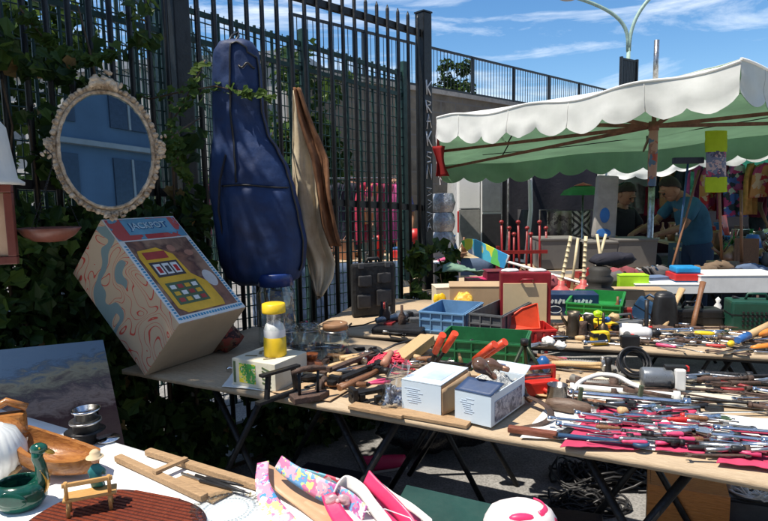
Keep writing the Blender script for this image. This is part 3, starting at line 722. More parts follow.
# patterned rugs over a rail
def rug(label, u, v0, v1, y, wpx, mat, rz=0.0):
    p = dep(u, v0, y); q = dep(u, v1, y); w = wpx * mpp(p); b = MB()
    b.grid(lambda i, j: ((i - .5) * w, .02 * sin(i * 14), -(p.z - q.z) * j), 20, 8, True, .012); o = b.build('hanging_rug', mat); tag(o, label, 'rug', None, (p.x, p.y, p.z), rz)
zig = C('zigzag rug', (.6, .55, .47), .9); nt = zig.node_tree; _L = nt.links.new
wv = N(nt, 'ShaderNodeTexWave', wave_type='RINGS', rings_direction='Y', wave_profile='SAW'); wv.inputs['Scale'].default_value = 5.5; wv.inputs['Distortion'].default_value = 0
tcz = next(x for x in nt.nodes if x.type == 'TEX_COORD'); sx_ = N(nt, 'ShaderNodeSeparateXYZ'); ab = N(nt, 'ShaderNodeMath', operation='ABSOLUTE'); ab2 = N(nt, 'ShaderNodeMath', operation='ADD'); md = N(nt, 'ShaderNodeMath', operation='PINGPONG'); md.inputs[1].default_value = .035; gt = N(nt, 'ShaderNodeMath', operation='GREATER_THAN'); gt.inputs[1].default_value = .0175
md2 = N(nt, 'ShaderNodeMath', operation='PINGPONG'); md2.inputs[1].default_value = .16
_L(tcz.outputs['Object'], sx_.inputs[0]); _L(sx_.outputs[0], ab.inputs[0]); _L(sx_.outputs[2], md2.inputs[0]); _L(ab.outputs[0], ab2.inputs[0]); _L(md2.outputs[0], ab2.inputs[1]); _L(ab2.outputs[0], md.inputs[0]); _L(md.outputs[0], gt.inputs[0])
mxz = N(nt, 'ShaderNodeMix', data_type='RGBA'); mxz.inputs[6].default_value = (.55, .5, .42, 1); mxz.inputs[7].default_value = (.07, .06, .055, 1); _L(gt.outputs[0], mxz.inputs[0]); _L(mxz.outputs[2], nt.nodes['Principled BSDF'].inputs['Base Color'])
rug('cream and black zigzag rug hanging left of the grey box seat', 581, 211, 236, 6.6, 18, zig)
rug('faded brown patterned rug hanging beside the zigzag rug', 560, 211, 236, 6.7, 26, colramp_mat('faded rug', [(.35, .28, .22), (.12, .09, .08), (.45, .38, .3), (.2, .14, .12)], 16))
rug('black and cream patterned rug below the faded one', 562, 236, 256, 6.6, 30, colramp_mat('black rug', [(.05, .05, .05), (.4, .36, .3), (.1, .09, .09)], 18))
b = MB(); a_, b_ = dep(540, 210, 6.72), dep(596, 210, 6.58); b.tube([V((a_.x, a_.y, .01)), a_, b_, V((b_.x, b_.y, .01))], .012, 6)
tag(b.build('rug_rail', steel), 'metal rail carrying the three patterned rugs', 'rail')

# ================================================================ objects at the left
LOOK = lambda p: math.atan2(p.y - CAM.y, p.x - CAM.x) - pi / 2       # rotation that turns a thing's front (-y) to where we stand
def basis_mat(o, x, y, z):
    m = Matrix((x, y, z)).transposed().to_4x4(); m.translation = o; return m
# ---- oval mirror in an ornate cream frame, leaning on the ivy
def mirror():
    c = dep(107, 151, 2.32); k = mpp(c); t = thing('oval_mirror', 'oval mirror with ornate cream carved frame hanging before the ivy', 'mirror', c, 0)
    t.rotation_euler = (rad(90 - 4), 0, LOOK(c) + rad(4))
    a, b_ = 46 * k, 61 * k; n = 72
    crm = C('aged cream plaster', (.52, .42, .30), .6, 0, .5, 34, .8, col2=(.22, .15, .09))
    f = MB(); P = [(cos(2 * pi * i / n) * (a), sin(2 * pi * i / n) * b_, .012) for i in range(n)]
    f.tube(P, [.013 * (1 + .18 * sin(i * 2.2)) for i in range(n)], 10, closed=True, flat=.7)
    f.tube([(x * .93, y * .94, .022) for x, y, z in P], .007, 6, closed=True)
    for i in range(n):
        q = 2 * pi * i / n; r = .008 + .004 * (i % 2); f.ball((cos(q) * (a + .006), sin(q) * (b_ + .006), .018), r, 8, (1, 1, 1.2))
    f.rough(.0035, 60, 3); f.build('frame', crm, t)
    def crest(ang, s, nm):
        o = MB()
        for i in range(26):
            u = rnd.gauss(0, 1) * .4; w = abs(rnd.gauss(0, .5)); q = ang + u * .28 * s
            o.ball((cos(q) * (a + .012 + .028 * w * s), sin(q) * (b_ + .012 + .028 * w * s), .028 + rnd.random() * .01), rnd.uniform(.008, .015) * s, 7, (1.3, .8, .8), (0, 0, rnd.random() * 3))
        o.rough(.003, 60); o.build(nm, crm, t)
    crest(pi / 2, 1.1, 'crest'); crest(0.06, .7, 'side_ornament'); crest(pi - .06, .7, 'side_ornament'); crest(-pi / 2, .6, 'crest')
    g = MB(); ring = [(cos(2 * pi * i / n) * a * .95, sin(2 * pi * i / n) * b_ * .96, .012) for i in range(n)]; g.quad(ring)
    gm_ = bpy.data.materials.new('mirror glass'); gm_.use_nodes = True; bs = gm_.node_tree.nodes['Principled BSDF']; bs.inputs['Base Color'].default_value = (.42, .60, .76, 1); bs.inputs['Metallic'].default_value = 1; bs.inputs['Roughness'].default_value = .01
    g.build('mirror_glass', gm_, t); bk = MB(); bk.prism([(x * 1.0, y * 1.0) for x, y, z in ring], .008, -.004); bk.build('backing', brownw, t)
mirror()
# ---- cardboard slot machine toy box standing on its lower edge
def jackpot():
    Wd, Hd, Td = .366, .578, .317
    w = V((.4928, .8702, 0)); d = V((.6366, -.3605, -.6817)); d = (d - w * d.dot(w)).normalized(); nrm = w.cross(-d)
    low = V((-.97, 2.305, TZ + .003))                  # the edge it stands on; thickness runs from here to the printed face
    t = thing('toy_slot_machine_box', 'large swirl patterned toy slot machine box lettered JACKPOT, tipped against the fence', 'game box', low)
    M = basis_mat(V((0, 0, 0)), w, -d, nrm)                # x across, y up the face, z out of the face
    side = colramp_mat('swirl printed card', [(.62, .50, .36), (.66, .56, .42), (.60, .48, .35), (.45, .08, .05), (.63, .52, .38), (.64, .5, .36)], 6.0, .6, 'NOISE', interp='LINEAR')
    # red swirl contour lines
    nt = side.node_tree; L = nt.links.new; bs = nt.nodes['Principled BSDF']; tc = next(x for x in nt.nodes if x.type == 'TEX_COORD')
    nz = N(nt, 'ShaderNodeTexNoise'); nz.inputs['Scale'].default_value = 5.5; nz.inputs['Detail'].default_value = .3; nz.inputs['Distortion'].default_value = 1.6; L(tc.outputs['Object'], nz.inputs[0])
    pp = N(nt, 'ShaderNodeMath', operation='PINGPONG'); pp.inputs[1].default_value = .045; L(nz.outputs['Fac'], pp.inputs[0])
    lt = N(nt, 'ShaderNodeMath', operation='LESS_THAN'); lt.inputs[1].default_value = .006; L(pp.outputs[0], lt.inputs[0])
    cm = N(nt, 'ShaderNodeMix', data_type='RGBA'); cm.inputs[6].default_value = (.50, .38, .26, 1); cm.inputs[7].default_value = (.50, .06, .04, 1); L(lt.outputs[0], cm.inputs[0])
    sep = N(nt, 'ShaderNodeSeparateXYZ'); L(tc.outputs['Object'], sep.inputs[0]); a1 = N(nt, 'ShaderNodeMath', operation='PINGPONG'); a1.inputs[1].default_value = .16
    ad = N(nt, 'ShaderNodeMath', operation='ADD'); L(sep.outputs[0], ad.inputs[0]); L(sep.outputs[1], ad.inputs[1]); ad2 = N(nt, 'ShaderNodeMath', operation='MULTIPLY_ADD'); ad2.inputs[1].default_value = .16; L(nz.outputs['Fac'], ad2.inputs[0]); L(ad.outputs[0], ad2.inputs[2]); L(ad2.outputs[0], a1.inputs[0]); l2 = N(nt, 'ShaderNodeMath', operation='LESS_THAN'); l2.inputs[1].default_value = .014; L(a1.outputs[0], l2.inputs[0])
    c2 = N(nt, 'ShaderNodeMix', data_type='RGBA'); c2.inputs[7].default_value = (.17, .25, .26, 1); L(cm.outputs[2], c2.inputs[6]); L(l2.outputs[0], c2.inputs[0]); L(c2.outputs[2], bs.inputs['Base Color'])
    b = MB(); b.M = M
    b.box((Wd / 2, Hd / 2, Td / 2), (Wd, Hd, Td), bev=.004)
    b.bm.normal_update()
    for f in b.bm.faces:
        if (M.to_3x3().inverted() @ f.normal).y < -.8: f.material_index = 1
    b.build('carton', [side, C('plain cream card', (.50, .38, .26), .7, 0, .1, 5)], t)
    def panel(nm, x0, y0, x1, y1, z, mat, r=.0, par=None):
        p = MB(); p.M = M; p.box(((x0 + x1) / 2 * Wd, (y0 + y1) / 2 * Hd, Td + z), ((x1 - x0) * Wd, (y1 - y0) * Hd, .0016)); return p.build(nm, mat, par or t)
    wh = C('printed white card', (.70, .70, .66), .45, 0, .08); f_ = panel('printed_face', .005, .004, .995, .996, .001, wh)
    bluebd = C('printed blue', (.05, .28, .45), .4, 0, .15)
    for i in range(26): panel('border_tick', .03, .03 + i * .0272, .06, .045 + i * .0272, .0022, bluebd, par=f_); 
    for i in range(26): panel('border_tick', .945, .03 + i * .0272, .975, .045 + i * .0272, .0022, bluebd, par=f_)
    for i in range(22): panel('border_tick', .05 + i * .041, .025, .075 + i * .041, .045, .0025, bluebd, par=f_)
    panel('printed_scene', .075, .06, .93, .76, .0028, colramp_mat('printed scene', [(.16, .07, .04), (.28, .13, .08), (.10, .05, .04), (.34, .2, .13)], 7, .35, 'NOISE', interp='LINEAR'), par=f_)
    panel('header', .02, .775, .98, .985, .003, colramp_mat('printed header', [(.45, .05, .05), (.5, .08, .07), (.10, .28, .42), (.5, .06, .06), (.12, .3, .42)], 14, .4), par=f_)
    panel('header_panel', .2, .82, .86, .975, .0045, C('printed pale blue', (.14, .34, .48), .4), par=f_)
    yl = C('printed yellow', (.75, .42, .03), .4)
    p = MB(); p.M = M; z = Td + .0042
    for poly in ([(.13, .66), (.10, .60), (.12, .12), (.20, .07), (.74, .07), (.76, .12), (.74, .30), (.60, .40), (.56, .60), (.40, .68)],): p.prism([(x * Wd, y * Hd) for x, y in poly], .0012, z)
    p.build('printed_machine', yl, f_)
    dk = C('printed dark', (.06, .05, .05), .4)
    def pan2(x0, y0, x1, y1, dz, mat): p = MB(); p.M = M; p.box(((x0 + x1) / 2 * Wd, (y0 + y1) / 2 * Hd, z + dz), ((x1 - x0) * Wd, (y1 - y0) * Hd, .001)); p.build('printed_detail', mat, f_)
    pan2(.17, .57, .47, .64, .002, C('printed red', (.4, .05, .04), .4)); pan2(.16, .40, .54, .54, .002, dk); 
    for i in range(3): pan2(.19 + i * .115, .42, .28 + i * .115, .52, .003, wh)
    for i in range(3): pan2(.21 + i * .115, .435, .26 + i * .115, .495, .004, [redp, dk, redp][i])
    pan2(.17, .14, .60, .34, .002, C('printed green', (.08, .13, .06), .4))
    for i in range(4):
        for j in range(3): pan2(.20 + i * .1, .16 + j * .06, .27 + i * .1, .195 + j * .06, .003, [C('printed red', (.4, .05, .04)), yl, wh][(i + j) % 3])
    sk = C('printed skin tone', (.42, .2, .13), .4); p = MB(); p.M = M
    p.ball((.60 * Wd, .66 * Hd, Td + .003), .05 * Wd * 1.6, 14, (1, 1, .03)); p.ball((.80 * Wd, .60 * Hd, Td + .003), .075 * Wd, 14, (1.3, 1, .03)); p.build('printed_detail', sk, f_)
    p = MB(); p.M = M; p.ball((.82 * Wd, .33 * Hd, Td + .003), .12 * Wd, 16, (1, 1.5, .02)); p.build('printed_detail', C('printed pale', (.6, .56, .52), .4), f_)
    text_mesh('JACKPOT', .052, C('printed letter blue', (.02, .12, .30), .4), f_, M @ Matrix.Translation((.53 * Wd, .9 * Hd, Td + .0062)), .0012, sx=.9)
    text_mesh('JACKPOT', .048, C('printed letter pale', (.45, .62, .70), .4), f_, M @ Matrix.Translation((.52 * Wd, .902 * Hd, Td + .0076)), .0012, sx=.9)
jackpot()
# ---- blue instrument bag hanging on the fence
def bag_():
    Y = 2.82; top = dep(236, 38, Y); k = mpp(top)
    t = thing('guitar_bag', 'navy blue padded guitar bag hanging upright on the bar fence', 'guitar bag', dep(258, 286, Y))
    O = t.location.copy(); bl = cloth_mat('navy nylon', (.010, .032, .105), 0, var=.35, scale=5, rough=.62, wr=.5, col2=(.009, .017, .055)); bl.node_tree.nodes['Principled BSDF'].inputs['Specular IOR Level'].default_value = .4
    # left and right outline, photo pixels
    Lf = [(38, 230), (42, 219), (52, 213), (75, 212), (110, 212), (135, 213), (150, 211), (170, 209), (190, 209), (215, 213), (240, 216), (262, 219), (277, 226), (286, 240)]
    Rt = [(38, 242), (41, 252), (52, 259), (75, 262), (110, 264), (135, 270), (150, 280), (170, 290), (190, 296), (215, 302), (240, 307), (262, 306), (277, 300), (286, 285)]
    n = len(Lf); kk = k
    def interp(A, v):
        for (v0, x0), (v1, x1) in zip(A, A[1:]):
            if v <= v1: q = (v - v0) / (v1 - v0); q = q * q * (3 - 2 * q) * .5 + q * .5; return x0 + (x1 - x0) * q
        return A[-1][1]
    v0, v1 = 38, 286; nv = 60; nu = 30
    def pos(i, j, front):
        v = v0 + (v1 - v0) * j; a, b_ = interp(Lf, v), interp(Rt, v); q = i
        P0 = dep(a + (b_ - a) * q, v, Y) - O; x = P0.x; z = P0.z
        th = (.055 if v < 140 else .055 + .035 * min(1, (v - 140) / 40)) * max(0, sin(pi * min(1, max(0, j * 14 if j < .036 else (1 - j) * 12 if j > .958 else .5)))) ** .5
        e = (1 - abs(2 * q - 1) ** 3.0) ** .6 if 0 < q < 1 else 0
        y = -th * e * (1 if front else -.5)
        y += (.012 * noise.noise(V((x * 9, z * 3.2, 1))) + .010 * abs(noise.noise(V((x * 10 + z * 6, z * 9 - x * 7, 4))))) * e * (1.5 if front else .5)
        return (x, y, z)
    b = MB(); b.grid(lambda i, j: pos(i, j, True), nu, nv); b.grid(lambda i, j: pos(i, j, False), nu, nv)
    bmesh.ops.remove_doubles(b.bm, verts=b.bm.verts[:], dist=.0008); b.build('bag_body', bl, t)
    b = MB(); P = []
    for j in range(2, 59):
        v = v0 + (v1 - v0) * j / 60; P.append(V(pos(0.0 + .44 * (1 - .25 * j / 60), j / 60, True)) + V((0, -.006, 0)))
    # main zip runs round the head of the bag and down the middle
    P2 = [V(pos(.97 if j > 4 else .8, j / 60, True)) + V((0, -.008, 0)) for j in range(56, 2, -1)] + [V(pos(.6, 1.5 / 60, True)) + V((0, -.006, 0))] + P[:34]
    b.tube(P2, .0075, 6, flat=.5); b.build('zip', blackp, t)
    # pocket on the lower body
    b = MB()
    def pk(i, j):
        p = V(pos(.20 + .74 * i, .60 + .37 * j, True)); return p + V((0, -.022 * (sin(pi * min(1, j * 3 + .04) / 1) if j < .33 else 1) ** .5 * (sin(pi * i) ** .3 if 0 < i < 1 else 0) - .002, 0))
    b.grid(lambda i, j: V(pos(.20 + .74 * i, .60 + .37 * j, True)) + V((0, -.003 - .022 * (min(1, 8 * i, 8 * (1 - i), 10 * j, 10 * (1 - j)) if True else 0), .006 * sin(i * 5) * (1 - j))), 24, 20); b.build('pocket', bl, t)
    b = MB(); b.tube([V(pos(.20 + .74 * i / 20, .60, True)) + V((0, -.008, .006 * sin(i / 4) + .002)) for i in range(21)], .004, 5); b.build('pocket_seam', blackp, t)
    b = MB(); b.tube([V(pos(.60 + .30 * i / 8, .12 + .01 * sin(i), True)) + V((0, -.006, 0)) for i in range(9)], .005, 5); b.build('head_pocket_zip', blackp, t)
    b = MB(); b.tube([(-.11, -.06, 135 * kk), (-.135, -.09, 110 * kk), (-.15, -.08, 80 * kk), (-.14, -.04, 45 * kk)], .012, 6, flat=.35); b.build('strap', C('black webbing', (.02, .02, .025), .8), t)
    b = MB(); b.tube([(-.08, -.03, 246 * kk), (-.08, .04, 256 * kk), (-.06, .09, 262 * kk), (-.05, .04, 255 * kk), (-.05, -.03, 246 * kk)], .006, 6); b.build('hanging_loop', blackp, t)
bag_()
# ---- cream and brown hides hanging from the fence
def hide(label, outline_l, outline_r, mat, Y, seed, name='hanging_hide'):
    v0, v1 = outline_l[0][0], outline_l[-1][0]
    def ip(A, v):
        for (a0, x0), (a1, x1) in zip(A, A[1:]):
            if v <= a1: return x0 + (x1 - x0) * (v - a0) / (a1 - a0)
        return A[-1][1]
    o = dep(outline_l[0][1], v0, Y); b = MB()
    def f(i, j):
        v = v0 + (v1 - v0) * j; u = ip(outline_l, v) * (1 - i) + ip(outline_r, v) * i
        p = dep(u, v, Y) - o; p.y += .05 * noise.noise(V((i * 3.2, j * 2.2, seed))) + .018 * sin(i * 9 + j * 3) * (.3 + j) + .012 * noise.noise(V((i * 9, j * 8, seed + 3))); return p
    b.grid(f, 22, 44, True, .004); tag(b.build(name, mat), label, 'hide', None, o)
hide('cream hide hanging on the fence beside the guitar bag', [(90, 293), (120, 292), (160, 291), (200, 294), (240, 300), (262, 308), (296, 316)], [(90, 297), (120, 306), (160, 318), (200, 322), (235, 326), (262, 336), (278, 333), (296, 322)], cloth_mat('cream suede', (.74, .66, .50), .15, col2=(.50, .40, .26), scale=5), 2.98, 3)
hide('brown folded hide hanging over the cream one', [(88, 294), (120, 299), (160, 312), (200, 318), (225, 322), (246, 330)], [(88, 300), (120, 312), (160, 328), (190, 330), (225, 336), (246, 341)], cloth_mat('brown suede', (.24, .12, .06), .1, col2=(.10, .045, .025), scale=6), 2.92, 9)
hide('drab olive hide hanging lowest under the brown one', [(225, 303), (240, 304), (262, 308), (285, 312), (298, 318)], [(225, 318), (240, 324), (262, 325), (278, 323), (290, 321), (298, 320)], cloth_mat('drab suede', (.20, .16, .11), .1, col2=(.10, .08, .06), scale=6), 3.02, 14)
# ---- things hung at the left edge
def left_hangings():
    p = dep(-8, 225, 1.95); t = thing('framed_picture', 'picture in a dark red wooden frame cut by the left edge of the photo', 'picture', p); k = mpp(p)
    t.rotation_euler = (0, 0, rad(12)); w, h = 42 * k, 72 * k
    for q in ((0, 0, 'h1', (w, .022, .026), (0, 0, h / 2)), (0, 0, 'h', (w, .022, .026), (0, 0, -h / 2)), (0, 0, 'v', (.026, .022, h - .028), (w / 2 - .013, 0, 0)), (0, 0, 'v', (.026, .022, h - .028), (-w / 2 + .013, 0, 0))):
        b = MB(); b.box(q[4], q[3], bev=.003); b.build('frame_side', C('dark red wood', (.13, .03, .02), .4), t)
    b = MB(); b.box((0, .006, 0), (w - .05, .006, h - .03)); b.build('picture_sheet', colramp_mat('faded print', [(.36, .22, .13), (.45, .3, .2), (.25, .15, .1)], 5, .7, 'NOISE', interp='LINEAR'), t)
    b = MB(); b.tube([(0, .01, h / 2), (-.0, .05, h / 2 + .25)], .0015, 4); b.build('hanging_wire', steel, t)
    p = dep(-21, 158, 1.85); b = MB()
    b.lathe([(.0, .13), (.05, .125), (.075, .09), (.085, .02), (.10, -.06), (.118, -.075), (.116, -.085), (.095, -.07), (.078, .02), (.0, .11)], 28, rib=.03, ribk=14); b.rough(.008, 9, 2)
    tag(b.build('white_cloth_hat', cloth_mat('white cotton', (.70, .69, .64), .2)), 'white cotton hat hanging at the top left edge', 'hat', None, p)
    p = dep(50, 241, 2.05); k = mpp(p); t = thing('hanging_bowl', 'shallow reddish clay bowl hung on chains below the mirror', 'bowl', p)
    b = MB(); b.lathe([(0, -.005), (15 * k, 0), (24 * k, 5 * k), (31 * k, 13 * k), (30 * k, 13.5 * k), (22 * k, 7 * k), (0, 3 * k)], 32, sx=1, sy=.7); b.build('bowl', C('red clay glaze', (.17, .06, .04), .35, 0, .3, 15), t)
    for i in range(3):
        a = i * 2.09 + .3; e = V((29 * k * cos(a), 20 * k * sin(a), 13 * k)); tp = V((0, .05, 75 * k)); b = MB()
        for j in range(20):
            c = e.lerp(tp, (j + .5) / 20); d = (tp - e).normalized(); b.tube([c - d * .006, c + V((.003, 0, 0)), c + d * .006], .0012, 4)
        b.build('chain', iron, t)
    b = MB(); b.tube([(0, .05, 75 * k), (.01, .04, 85 * k), (-.01, .04, 92 * k), (-.02, .06, 84 * k)], .002, 5); b.build('hook', iron, t)
left_hangings()
# ---- unframed seascape leaning behind the near table
def painting():
    y = 2.06; c = [dep(-40, 354, y), dep(103, 340, y + .22), dep(126, 452, y + .02), dep(-40, 470, y - .2)]
    t = thing('seascape_painting', 'unframed dark seascape painting of rocks, leaning behind the near table', 'painting', V((c[3].x, c[3].y, c[3].z)))
    O = t.location.copy(); b = MB(); P = [q - O for q in c]; nrm = (P[1] - P[0]).cross(P[3] - P[0]).normalized()
    if nrm.y > 0: nrm = -nrm
    b._new([p for p in P] + [p - nrm * .02 for p in P], [(3, 2, 1, 0), (4, 5, 6, 7), (0, 1, 5, 4), (1, 2, 6, 5), (2, 3, 7, 6), (3, 0, 4, 7)]); b.build('canvas_edge', C('canvas edge', (.35, .3, .25), .9), t)
    m = bpy.data.materials.new('oil paint seascape'); m.use_nodes = True; nt = m.node_tree; L = nt.links.new; bs = nt.nodes['Principled BSDF']; bs.inputs['Roughness'].default_value = .7; bs.inputs['Specular IOR Level'].default_value = .15
    uv = N(nt, 'ShaderNodeTexCoord'); sp = N(nt, 'ShaderNodeSeparateXYZ'); L(uv.outputs['UV'], sp.inputs[0]); nz = N(nt, 'ShaderNodeTexNoise'); nz.inputs['Scale'].default_value = 5; nz.inputs['Detail'].default_value = 9; nz.inputs['Roughness'].default_value = .7; nz.inputs['Distortion'].default_value = .8; mpn = N(nt, 'ShaderNodeMapping'); mpn.inputs['Scale'].default_value = (1.2, 2.4, 1); L(uv.outputs['UV'], mpn.inputs[0]); L(mpn.outputs[0], nz.inputs[0])
    # height in the picture plus slope to the right, disturbed by brushwork
    a = N(nt, 'ShaderNodeMath', operation='MULTIPLY_ADD'); a.inputs[1].default_value = .55; L(nz.outputs['Fac'], a.inputs[0]); L(sp.outputs[1], a.inputs[2])
    a2 = N(nt, 'ShaderNodeMath', operation='MULTIPLY_ADD'); a2.inputs[1].default_value = -.20; L(sp.outputs[0], a2.inputs[0]); L(a.outputs[0], a2.inputs[2])
    r = N(nt, 'ShaderNodeValToRGB'); e = r.color_ramp.elements
    while len(e) < 8: e.new(.5)
    for i, (p, c_) in enumerate([(.0, (.06, .035, .03)), (.3, (.12, .07, .055)), (.48, (.09, .045, .04)), (.62, (.34, .24, .19)), (.72, (.12, .09, .09)), (.84, (.34, .30, .20)), (.94, (.11, .15, .20)), (1.0, (.15, .22, .30))]): e[i].position = p; e[i].color = (*c_, 1)
    L(a2.outputs[0], r.inputs[0]); L(r.outputs[0], bs.inputs['Base Color']); bp = N(nt, 'ShaderNodeBump'); bp.inputs['Strength'].default_value = .5; bp.inputs['Distance'].default_value = .004; L(nz.outputs['Fac'], bp.inputs['Height']); L(bp.outputs[0], bs.inputs['Normal'])
    me = bpy.data.meshes.new('painted_canvas'); me.from_pydata([p + nrm * .002 for p in P], [], [(3, 2, 1, 0)]); uvl = me.uv_layers.new(); 
    for i, w_ in enumerate([(0, 0), (1, 0), (1, 1), (0, 1)]): uvl.data[i].uv = w_
    me.materials.append(m); o = bpy.data.objects.new('painted_canvas', me); COL.objects.link(o); o.parent = t
painting()
# ================================================================ near table goods
def carved_bowl():
    # a boat shaped carved wooden bowl with a hooked stern, on small pegs
    wd = wood('polished carved wood', (.40, .17, .045), (.20, .07, .02), 10, .3, (1, 5, 5)); p = at(58, 474); k = mpp(p)
    t = thing('carved_wooden_bowl', 'boat shaped polished wooden bowl with a hooked end on pegs, near the green duck', 'bowl', p, rad(-18))
    prof = []
    Ln = 98 * k
    def half(q):  # width and keel height along the length
        return (.034 + .030 * sin(pi * min(1, q * 1.05)) ** .8) * (1 if q < .93 else (1 - (q - .93) * 9))
    b = MB(); nU, nV = 40, 14
    def rim(q): return .052 + .055 * (1 - q) ** 2.2 + .016 * q * q
    def out(i, j):
        a = pi * j; w = max(.004, half(i)); x = -Ln / 2 + i * Ln; return (x, w * cos(a) * -1, rim(i) - (rim(i) - .008 - .03 * (2 * i - 1) ** 2 * .5) * sin(a) ** .8)
    def inn(i, j):
        a = pi * j; w = max(.001, half(i) - .012); x = -Ln / 2 + .012 + i * (Ln - .024); return (x, w * cos(a) * -1, rim(i) - (rim(i) - .030 - .02 * (2 * i - 1) ** 2) * sin(a) ** .8)
    b.grid(out, nU, nV); b.grid(inn, nU, nV)
    for s in (0, 1): b.grid(lambda i, j: V(out(i, s)).lerp(V(inn(i, s)), j), nU, 2)
    for e in (0, 1): b.grid(lambda i, j: V(out(e, i)).lerp(V(inn(e, i)), j), nV, 2)
    b.build('hull', wd, t)
    b = MB(); b.tube([(-Ln / 2 + .005, 0, .085), (-Ln / 2 - .03, .01, .112), (-Ln / 2 - .07, .02, .118), (-Ln / 2 - .10, .03, .10)], [.03, .024, .02, .012], 10, flat=.5); b.build('hooked_handle', wd, t)
    for (x, s) in ((.03, -1), (-.07, -1)):
        b = MB(); b.tube([(x, s * .046, .032), (x - .02, s * .085, .004)], [.006, .007], 8); b.build('peg', ashw, t)
carved_bowl()
def duck():
    p = at(22, 508); k = mpp(p); g = C('dark green ceramic glaze', (.008, .075, .05), .12, 0, .5, 9, .05, col2=(.004, .03, .022), spec=.7); gd = C('gold lustre', (.45, .26, .05), .3, .8)
    t = thing('ceramic_duck', 'glossy dark green ceramic duck bowl with a gold beak', 'figurine', p, rad(12))
    b = MB(); r = 22 * k
    b.lathe([(0, 0), (r * .6, .0), (r * .8, .006), (r * 1.05, r * .5), (r * 1.05, r * .95), (r * .85, r * 1.35), (r * .8, r * 1.33), (r * .97, r * .95), (r * .9, r * .4), (0, r * .2)], 36, sx=1.05, sy=.85); b.build('body', g, t)
    b = MB(); h = 62 * k
    b.tube([(r * .55, 0, r * .8), (r * .95, 0, r * 1.35), (r * .92, 0, r * 1.9), (r * .80, 0, r * 2.3), (r * .85, 0, h * .95)], [r * .42, r * .3, r * .24, r * .24, r * .25], 14); b.ball((r * .90, 0, h * .96), r * .33, 14, (1.15, .85, .85)); n = b.build('neck', g, t)
    b = MB(); b.ball((r * 1.32, 0, h * .90), r * .22, 10, (1.2, .8, .45), (0, .5, 0)); b.build('beak', gd, n)
    b = MB(); [b.ball((r * 1.02, s * r * .25, h * 1.0), r * .05, 8) for s in (-1,)]; b.build('eye', gd, n)
    b = MB(); b.grid(lambda i, j: (r * (1.02 + .22 * cos(j * pi - pi / 2) - .12 * abs(i - .5)), (i - .5) * r * .5, r * (.5 + j * 1.3)), 6, 12, True, .002); b.build('gold_breast', gd, n)
    b = MB(); b.tube([(-r * .9, 0, r * 1.0), (-r * 1.3, 0, r * 1.5), (-r * 1.25, 0, r * 1.75)], [r * .3, r * .18, r * .03], 10, flat=.5); b.build('tail', g, t)
    for s in (-1, 1): b = MB(); b.ball((-r * .1, s * r * .84, r * .8), r * .55, 14, (1.2, .2, .65), (0, .25, 0)); b.build('wing', g, t)
duck()
p = at(-2, 478); k = mpp(p); b = MB(); r = 27 * k
b.lathe([(r * .25, 0), (r * .7, r * .15), (r, r * .8), (r * .98, r * 1.2), (r * .7, r * 1.8), (r * .35, r * 2.0), (r * .3, r * 2.05), (0, r * 2.03)], 64, rib=.035, ribk=22)
tag(b.build('glass_globe', C('ribbed opal glass', (.72, .74, .72), .2, 0, .05, 6, 0, spec=.7)), 'ribbed white opal glass globe behind the green duck', 'lamp globe', None, p)
p = at(3, 447); b = MB(); b.box((0, 0, .05), (.13, .05, .10), bev=.012); b.tube([(-.05, 0, .10), (.02, 0, .135), (.07, 0, .11)], .012, 8)
tag(b.build('wooden_carving', wood('polished carved wood', (.4, .17, .045), (.2, .07, .02))), 'small orange brown wooden carving at the left edge behind the globe', 'carving', None, p, rad(20))
def tins():
    for i, (u, v, r, h, rz) in enumerate(((86, 444, 19, 17, 0), (84, 428, 15, 9, .2), (88, 414, 13.5, 9, -.1))):
        base = at(86, 444); k = mpp(base); p = base.copy(); z = [0, .044, .078][i]; b = MB(); R_ = r * k; H = (.042, .030, .03)[i]
        b.lathe([(0, 0), (R_ * .8, 0), (R_ * .82, H * .75), (R_, H * .8), (R_, H), (R_ * .9, H * .98), (R_ * .72, H * .6), (0, H * .55)] if i else [(0, 0), (R_ * .5, 0), (R_ * .55, H * .9), (R_ * 1.0, H), (R_ * .5, H * 1.02), (0, H * 1.0)], 32)
        lab = ['dark steel burner plate under the stacked steel dishes', 'middle steel dish of the small stack by the wooden bowl', 'topmost steel dish of the small stack by the wooden bowl'][i]
        tag(b.build('steel_dish', [iron, steel, chrome][i]), lab, 'dish', 'stacked steel dishes', p + V((.004 * i, 0, z)), 0)
